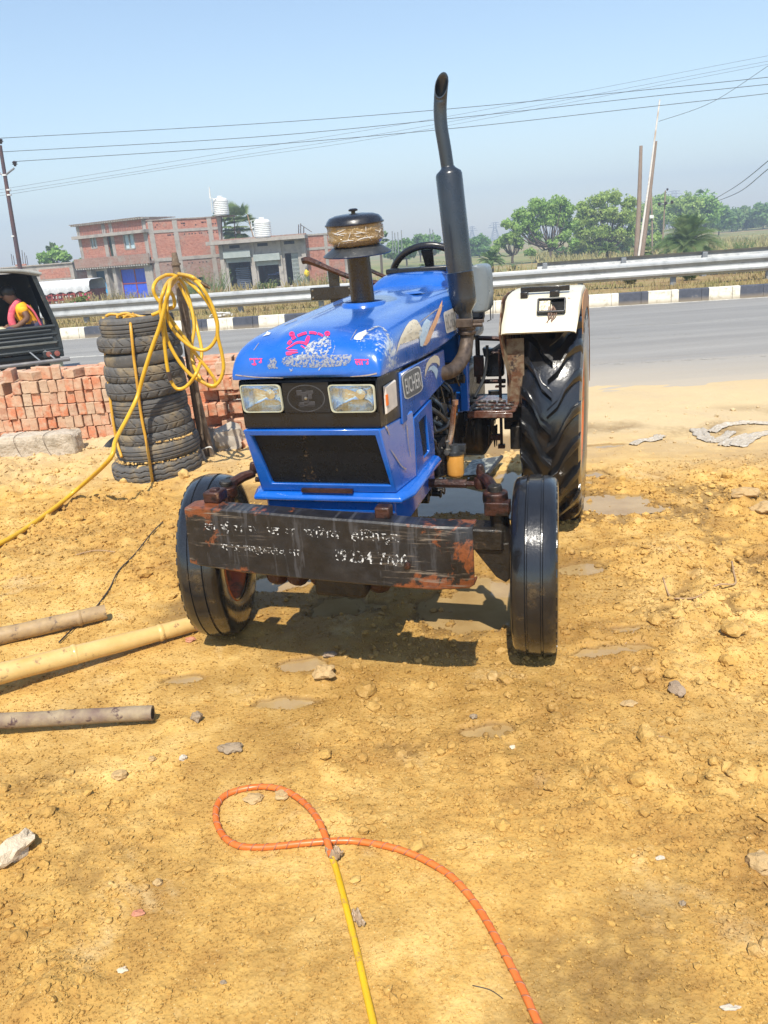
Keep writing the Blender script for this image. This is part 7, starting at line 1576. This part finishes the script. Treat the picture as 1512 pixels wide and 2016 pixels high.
m_wire = mat('overhead_wire', [(.05, .05, .06)], rough=.6)
def wire(pts, r, label):
    P = [at(*p) for p in pts]; mb = MB(); mb.tube([p-P[0] for p in P], r, 5, sub=8); o = mb.build('overhead_wire', m_wire, smooth=180, label=label, cat='wire', group='overhead wires'); o.location = P[0]
wire([(1, 272, 30), (500, 244, 30), (900, 213, 29.5), (1280, 176, 29), (1512, 152, 28.5), (1900, 108, 28)], .0095, 'topmost of the three long parallel wires crossing the sky')
wire([(4, 299, 30), (500, 270, 30), (900, 232, 29.5), (1280, 190, 29), (1512, 166, 28.5), (1900, 125, 28)], .0095, 'middle of the three long parallel wires crossing the sky')
wire([(29, 318, 30), (500, 287, 30), (900, 252, 29.5), (1280, 210, 29), (1512, 184, 28.5), (1900, 138, 28)], .0095, 'lowest of the three long parallel wires crossing the sky')
for i, (a, b, c) in enumerate((((0, 374), (480, 295), (900, 226)), ((0, 380), (480, 305), (840, 248)), ((0, 386), (400, 322), (800, 262)))): wire([(a[0]-60, a[1]+9, 60), (*b, 60), (*c, 60), (1512, c[1]-(1512-c[0])*.19, 60)], .009, 'faint slanting wire, %s of three below the long wires' % ('upper', 'middle', 'lower')[i])
wire([(1297, 239, 40), (1400, 202, 38), (1512, 130, 36), (1600, 70, 35)], .010, 'faint wire running up right from the thin leaning pole')
wire([(1396, 398, 70), (1450, 366, 55), (1512, 317, 44), (1600, 240, 38)], .022, 'upper dark wire rising to the right edge above the far trees'); wire([(1400, 400, 70), (1455, 378, 55), (1512, 333, 44), (1600, 265, 38)], .022, 'lower dark wire rising to the right edge above the far trees')
def pole(name, base, top, Y, r0, r1, m, label, z0=None):
    b = at(*base, Y); b.z = hgt(b.x, b.y) if z0 is None else z0; o = empty(name, b, label=label, cat='pole'); t = at(*top, Y)-b; mb = MB(); mb.tube([(0, 0, -.2), t*.5+Vector((.03, 0, 0)), t], [r0, (r0+r1)/2, r1], 10); mb.build('shaft', m, o, smooth=60); return o
m_wp = mat('grey_wooden_pole', [(.22, .16, .12), (.30, .23, .18)], 2, .85, bump=.3); m_pp = mat('pale_painted_pole', [(.62, .52, .42), (.7, .66, .6), (.45, .33, .24)], 2.4, .6)
pole('wooden_pole', (1252, 512), (1262, 287), 36, .135, .07, m_wp, 'thick grey wooden pole standing behind the rail')
pole('wooden_pole', (1260, 512), (1292, 278), 37, .12, .05, m_wp, 'brown pole leaning right behind the pale thin pole')
a = pole('painted_pole', (1254, 512), (1299, 196), 35.5, .055, .03, m_pp, 'tall thin pale pole leaning to the right, highest of all')
a = pole('concrete_pole', (1285, 506), (1282, 366), 52, .06, .045, m_wp, 'slim pole with a small white box between leaning pole and palm'); mb = MB(); mb.box(at(1283, 427, 51.9)-a.location, (.26, .1, .2)); mb.build('white_box', m_pvc, a, bevel=.02)
a = pole('concrete_pole', (1303, 480), (1310, 375), 62, .07, .05, m_wp, 'far pole with three dark insulators left of the date palm')
mb = MB(); mb.tube([at(1296, 403, 62)-a.location, at(1326, 399, 62)-a.location], .035, 5); mb.build('cross_arm', m_postg, a)
for x, y in ((1298, 402), (1311, 400), (1323, 398), (1314, 373)): insul(at(x, y, 61.8)-a.location, a, .13 if y > 380 else .09)
def pylon(px, y0, y1, Y, w, label):
    b = at(px, y0, Y); t = at(px, y1, Y); o = empty('pylon', b, label=label, cat='pylon', group='hazy power pylons'); H_ = t.z-b.z; mb = MB(); r = .00035*Y
    for sx in (-1, 1):
        for sy in (-1, 1): mb.tube([(sx*w/2, sy*w/2, 0), (sx*w*.12, sy*w*.12, H_*.72), (sx*w*.1, sy*w*.1, H_)], r, 4)
    for k in range(7):
        z0, z1 = H_*k/9, H_*(k+1)/9; a0 = w/2*(1-.76*z0/H_/.72) if z0 < H_*.72 else w*.11; a1 = w/2*(1-.76*z1/H_/.72) if z1 < H_*.72 else w*.11; mb.tube([(-a0, 0, z0), (a1, 0, z1)], r*.7, 4); mb.tube([(a0, 0, z0), (-a1, 0, z1)], r*.7, 4)
    for z, ww in ((.76, .7), (.87, .55), (.98, .4)): mb.tube([(-w*ww, 0, H_*z), (0, 0, H_*(z+.03)), (w*ww, 0, H_*z)], r, 4)
    mb.build('lattice', m_postg, o)
pylon(975, 478, 438, 420, 5.2, 'faint lattice pylon on the horizon right of the exhaust'); pylon(930, 480, 446, 460, 4.6, 'faintest lattice pylon touching the exhaust side'); pylon(1325, 425, 376, 360, 6.5, 'hazy lattice pylon above the far tree row'); pylon(1008, 470, 430, 520, 5.0, 'faint pylon half hidden by the forked acacia')
# ================================================================ PASSENGER JEEP
jr = at(122, 690, 10.3); JR = R(25); JO = Vector((jr.x, 10.3, 0))-Matrix.Rotation(JR, 3, 'Z') @ Vector((.68, 0, 0)); J = empty('passenger_jeep', JO, JR, label='old black open-backed passenger jeep with grey canvas roof at the left edge', cat='jeep')
m_jb = mat('dull_black_jeep_paint', [(.012, .016, .018), (.028, .034, .036)], 4, .45, bump=.25, bscale=15, spots=[((.14, .115, .08), 6, .60, .12), ((.09, .045, .03), 14, .66, .05)]); m_canv = mat('grey_dusty_canvas', [(.20, .21, .20), (.28, .28, .26), (.13, .14, .14)], 5, .85, bump=.6, bscale=12, bdist=.02); m_olive = mat('olive_panel', [(.26, .27, .20), (.32, .33, .26)], 3, .7)
def jp(mb, name, m, par=None, **k): return mb.build(name, m, par or J, **k)
mb = MB(); LJ = 2.5
def jx(z): return .70-.16*max(0, (z-.85))/.70
rs = []
for y in (-.06, .3, .9, 1.6, LJ): rs.append([Vector((x*(jx(1.5)+.05), y, 1.50+.09*(1-x*x)+.012*math.sin(x*9+y*5))) for x in [i/8-1 for i in range(17)]]+[Vector((x*(jx(1.5)+.04), y, 1.47+.09*(1-x*x))) for x in [1-i/8 for i in range(17)]])
mb.rings(rs); mb.tube([(-.64, -.07, 1.50), (-.3, -.075, 1.565), (.3, -.075, 1.565), (.62, -.07, 1.50)], .022, 8, sub=4); jp(mb, 'canvas_roof', m_canv, smooth=60)
mb = MB()
for s in (1, -1): mb = MB(); mb.rings([[Vector((s*(jx(z)+a), y, z)) for a, y in ((0, -.05), (-.055, -.05), (-.055, .03), (0, .03))] for z in (.55, .86, 1.50)]); jp(mb, 'rear_post', m_jb, bevel=.006)
mb = MB()
for s in (1, -1): mb.rings([[Vector((s*(jx(z)), y, z)) for y in (.03, LJ)]+[Vector((s*(jx(z)-.03), y, z)) for y in (LJ, .03)] for z in (.50, .88)])
mb.bb(-.66, .66, 0, LJ, .48, .52); mb.bb(-.62, .62, LJ-.05, LJ, .5, 1.53); jp(mb, 'body_tub', m_jb)
for s in (1, -1): mb = MB(); mb.rings([[Vector((s*x, y, z)) for x, z in ((.66, .87), (.56, 1.50), (.545, 1.50), (.645, .87))] for y in (.12, LJ-.1)]); jp(mb, 'added_side_curtain', mat('added_navy_curtain', [(.012, .018, .035), (.02, .025, .04)], 5, .8, bump=.5, bscale=8))  # curtains added to keep the inside of the jeep dark
mb = MB(); mb.bb(-.66, .66, -.035, 0, .54, .86)
for z in (.86, .76, .66, .57): mb.tube([(-.66, -.045, z), (.66, -.045, z)], .016 if z != .86 else .022, 8)
for z in (.81, .71): mb.rings([[Vector((x, -.035, z-.035)), Vector((x, -.052, z)), Vector((x, -.035, z+.035))] for x in (-.6, .6)])
jp(mb, 'tailgate', m_jb, bevel=.004)
mb = MB()
for z in (.655,): mb.bb(-.64, .64, -.066, -.05, z-.012, z+.012)
jp(mb, 'tailgate_hinge_bar', mat('worn_grey_steel', [(.18, .18, .16), (.1, .1, .09)], 14, .5, metal=.4), bevel=.003)
mb = MB(); mb.tube([(-.62, -.22, .44), (.74, -.22, .44)], .026, 12); jb_ = jp(mb, 'rear_bumper_tube', mat('grey_bumper_tube', [(.13, .12, .13), (.2, .19, .18)], 10, .4, metal=.3)); mb = MB(); mb.tube([(-.22, -.20, .44), (-.16, -.18, .30), (.28, -.18, .30), (.34, -.20, .44)], .018, 8, sub=4)
for x in (-.45, .40, .58): mb.tube([(x, -.21, .44), (x-.12, -.03, .58)], .010, 6)
jp(mb, 'step_frame', m_postg, jb_)
for x in (.58, -.42):
    mb = MB(); mb.bb(x-.14, x+.11, -.10, -.04, .47, .56); lp = jp(mb, 'tail_light', m_jb, bevel=.01); mb = MB(); mb.lathe([(.0, -.03), (.032, -.028), (.036, 0)], (x-.07, -.10, .515), 'Y', 14); mb.lathe([(.0, -.03), (.032, -.028), (.036, 0)], (x+.03, -.10, .515), 'Y', 14); mb.build('lamp_glass', mat('dusty_red_lens', [(.22, .05, .04), (.30, .12, .09)], 20, .4), lp)
mb = MB(); mb.bb(-.78, -.36, -.09, -.05, .28, .50); jp(mb, 'mud_guard_panel', m_olive, bevel=.03)
mb = MB(); mb.bb(.50, .66, -.04, -.03, .26, .44); jp(mb, 'mud_flap', m_olive, bevel=.01); mb = MB(); mb.bb(.16, .38, -.13, -.12, .17, .26); jp(mb, 'number_plate', m_olive, bevel=.004)
for s in (1, -1):
    mb = MB(); mb.lathe([(.0, -.09), (.16, -.09), (.28, -.095), (.31, -.07), (.315, 0), (.31, .07), (.28, .095), (.16, .09), (0, .09)], (s*.56, .45, .31), 'X', 30); jp(mb, 'wheel', m_oldrub, smooth=40)
mb = MB(); mb.bb(-.5, .5, .1, 2.2, .28, .48); mb.tube([(-.5, .45, .31), (.5, .45, .31)], .06, 10); mb.lathe([(.05, -.12), (.13, -.08), (.13, .08), (.05, .12)], (.0, .45, .31), 'X', 14); jp(mb, 'chassis', m_grease)
for s in (1, -1): mb = MB(); mb.bb(s*.28, s*.64, .1, 2.0, .66, .76); jp(mb, 'side_bench', mat('dark_bench_vinyl', [(.02, .022, .025)], rough=.5), bevel=.02)
mb = MB(); rs = []
for i in range(12):
    z = .62+.62*i/11; rs.append([Vector((-.72+.10*j/6+.015*math.sin(j*2+i), -.08-.04*math.sin(j*1.7+i*.6), z)) for j in range(7)]+[Vector((-.62+.25*(1-i/11)-.05, .02, z)), Vector((-.72, .02, z))])
mb.rings(rs); jp(mb, 'canvas_flap', m_canv, smooth=60)
# sack on the tailgate floor
o = empty('sack', JO+Matrix.Rotation(JR, 3, 'Z') @ Vector((-.10, .12, .86)), label='pale stuffed sack on the jeep floor before the passenger', cat='sack'); mb = MB(); mb.ico((0, 0, 0), .17, 3, .25, 1.6, 2, (1.15, .8, .42)); mb.build('sack_cloth', mat('pale_sack_cloth', [(.42, .42, .30), (.55, .52, .34)], 8, .8, bump=.4), o, smooth=60)
# ---- passenger
def skin(name, verts, edges, radii, m, par, sub=2, root=0):
    me = D.meshes.new(name); me.from_pydata([tuple(v) for v in verts], edges, []); o = D.objects.new(name, me); COL.objects.link(o); o.parent = par
    sk = o.modifiers.new('skin', 'SKIN'); lay = me.skin_vertices[0] if me.skin_vertices else None
    if lay is None:
        bm = bmesh.new(); bm.from_mesh(me); bm.verts.layers.skin.verify(); bm.to_mesh(me); bm.free(); lay = me.skin_vertices[0]
    for i, r in enumerate(radii): lay.data[i].radius = (r, r) if not isinstance(r, tuple) else r; lay.data[i].use_root = (i == root)
    q = o.modifiers.new('sub', 'SUBSURF'); q.levels = q.render_levels = sub; me.materials.append(m); sk.use_smooth_shade = True; return o
PS = empty('person', JO+Matrix.Rotation(JR, 3, 'Z') @ Vector((.40, .20, .76)), JR, label='seated passenger in a yellow t-shirt with a pink scarf, leaning forward, hands together', cat='person')
m_skin = mat('brown_skin', [(.13, .065, .04), (.17, .085, .05)], 8, .5, bump=.05)
# local: x right, y away, z up ; faces -x
jv = [(.02, 0, .08), (-.02, 0, .20), (-.08, 0, .32), (-.13, 0, .405), (-.175, 0, .455), (-.205, 0, .50), (-.215, 0, .56),   # pelvis..head 0-6
      (-.09, -.15, .36), (-.04, -.20, .22), (-.18, -.17, .13), (-.30, -.12, .12), (-.35, -.09, .125),                      # near arm 7-11
      (-.09, .15, .36), (-.06, .20, .22), (-.20, .14, .14), (-.32, .02, .13),                                              # far arm 12-15
      (0, -.09, .06), (-.30, -.12, .12-.02), (-.34, -.12, -.20), (-.33, -.12, -.22), (-.42, -.12, -.24), (0, .09, .06), (-.28, .12, .08), (-.33, .12, -.20), (-.42, .12, -.24)]
je = [(0, 1), (1, 2), (2, 3), (3, 4), (4, 5), (5, 6), (2, 7), (7, 8), (8, 9), (9, 10), (10, 11), (2, 12), (12, 13), (13, 14), (14, 15), (0, 16), (16, 17), (17, 18), (18, 19), (19, 20), (0, 21), (21, 22), (22, 23), (23, 24)]
jrad = [.12, .11, .115, .055, .075, .088, .075, .05, .042, .033, .028, .022, .05, .042, .033, .025, .08, .062, .045, .04, .03, .08, .062, .045, .03]
body = skin('body', jv, je, jrad, m_skin, PS)
sv = [(.02, 0, .04), (-.02, 0, .20), (-.08, 0, .32), (-.12, 0, .38), (-.09, -.15, .355), (-.06, -.185, .27), (-.09, .15, .355), (-.07, .185, .27)]
skin('t_shirt', sv, [(0, 1), (1, 2), (2, 3), (2, 4), (4, 5), (2, 6), (6, 7)], [.145, .135, .135, .075, .072, .068, .072, .068], mat('yellow_cotton', [(.85, .42, .01), (.78, .36, .01)], 9, .8, bump=.4, bscale=20), PS, root=1)
skin('trousers', [(.02, 0, .03), (0, -.09, .05), (-.30, -.12, .10), (-.34, -.12, -.15), (0, .09, .05), (-.28, .12, .08), (-.33, .12, -.15)], [(0, 1), (1, 2), (2, 3), (0, 4), (4, 5), (5, 6)], [.135, .10, .08, .06, .10, .08, .06], mat('navy_trousers', [(.02, .025, .06), (.03, .035, .08)], 10, .8), PS)
mb = MB(); mb.ico((-.20, 0, .555), .098, 3, .12, 3, 2, (1, .88, .82)); mb.build('hair', mat('black_hair', [(.006, .005, .005)], rough=.5), PS, smooth=60)
mb = MB(); mb.ico((-.292, 0, .505), .018, 2, .1, 1, 1, (1, .7, 1.1)); mb.ico((-.272, 0, .47), .020, 2, .1, 1, 1, (.7, 1.2, .4)); mb.build('nose_and_mouth', m_skin, body, smooth=60)
mb = MB()
for k in range(5):
    y = -.115+.014*k; mb.tube([(-.35, y, .125), (-.375, y+.004, .12), (-.392, y+.006, .105-.004*abs(k-2)), (-.392, y+.006, .09)], [.009, .0085, .008, .006], 6, sub=2)
mb.tube([(-.345, -.06, .135), (-.365, -.045, .14), (-.38, -.045, .13)], [.010, .009, .007], 6, sub=2); mb.build('fingers', m_skin, body, smooth=60)
m_scarf = mat('pink_scarf_cloth', [(.62, .07, .12), (.75, .14, .18), (.5, .04, .09)], 16, .85, bump=.5, bscale=20)
mb = MB(); mb.tube([(-.22, -.12, .10), (-.235, -.13, .22), (-.20, -.13, .33), (-.135, -.10, .415), (-.09, -.02, .44), (-.13, .07, .42), (-.2, .1, .33), (-.23, .09, .16)], [.045, .042, .036, .030, .030, .032, .04, .045], 10, sub=5, squash=.55); mb.tube([(-.02, -.16, .38), (.05, -.17, .28), (.10, -.165, .10), (.14, -.17, -.02)], [.03, .03, .035, .05], 10, sub=4, squash=.4); mb.build('scarf', m_scarf, PS, smooth=60)
# shadowed second passenger at the left edge
# ---- haze
hm = D.materials.new('thin_haze'); hm.use_nodes = True; ht = hm.node_tree
for nd in list(ht.nodes):
    if nd.type != 'OUTPUT_MATERIAL': ht.nodes.remove(nd)
pv = ht.nodes.new('ShaderNodeVolumePrincipled'); pv.inputs['Color'].default_value = (.62, .75, .94, 1); pv.inputs['Density'].default_value = .0023; pv.inputs['Anisotropy'].default_value = .0
ht.links.new(pv.outputs[0], [n_ for n_ in ht.nodes if n_.type == 'OUTPUT_MATERIAL'][0].inputs['Volume'])
mb = MB(); mb.bb(-450, 450, -30, 700, -4, 42); hz = mb.build('haze', hm, smooth=0, kind='stuff', label='thin pale blue heat haze over the whole plain', cat='haze')
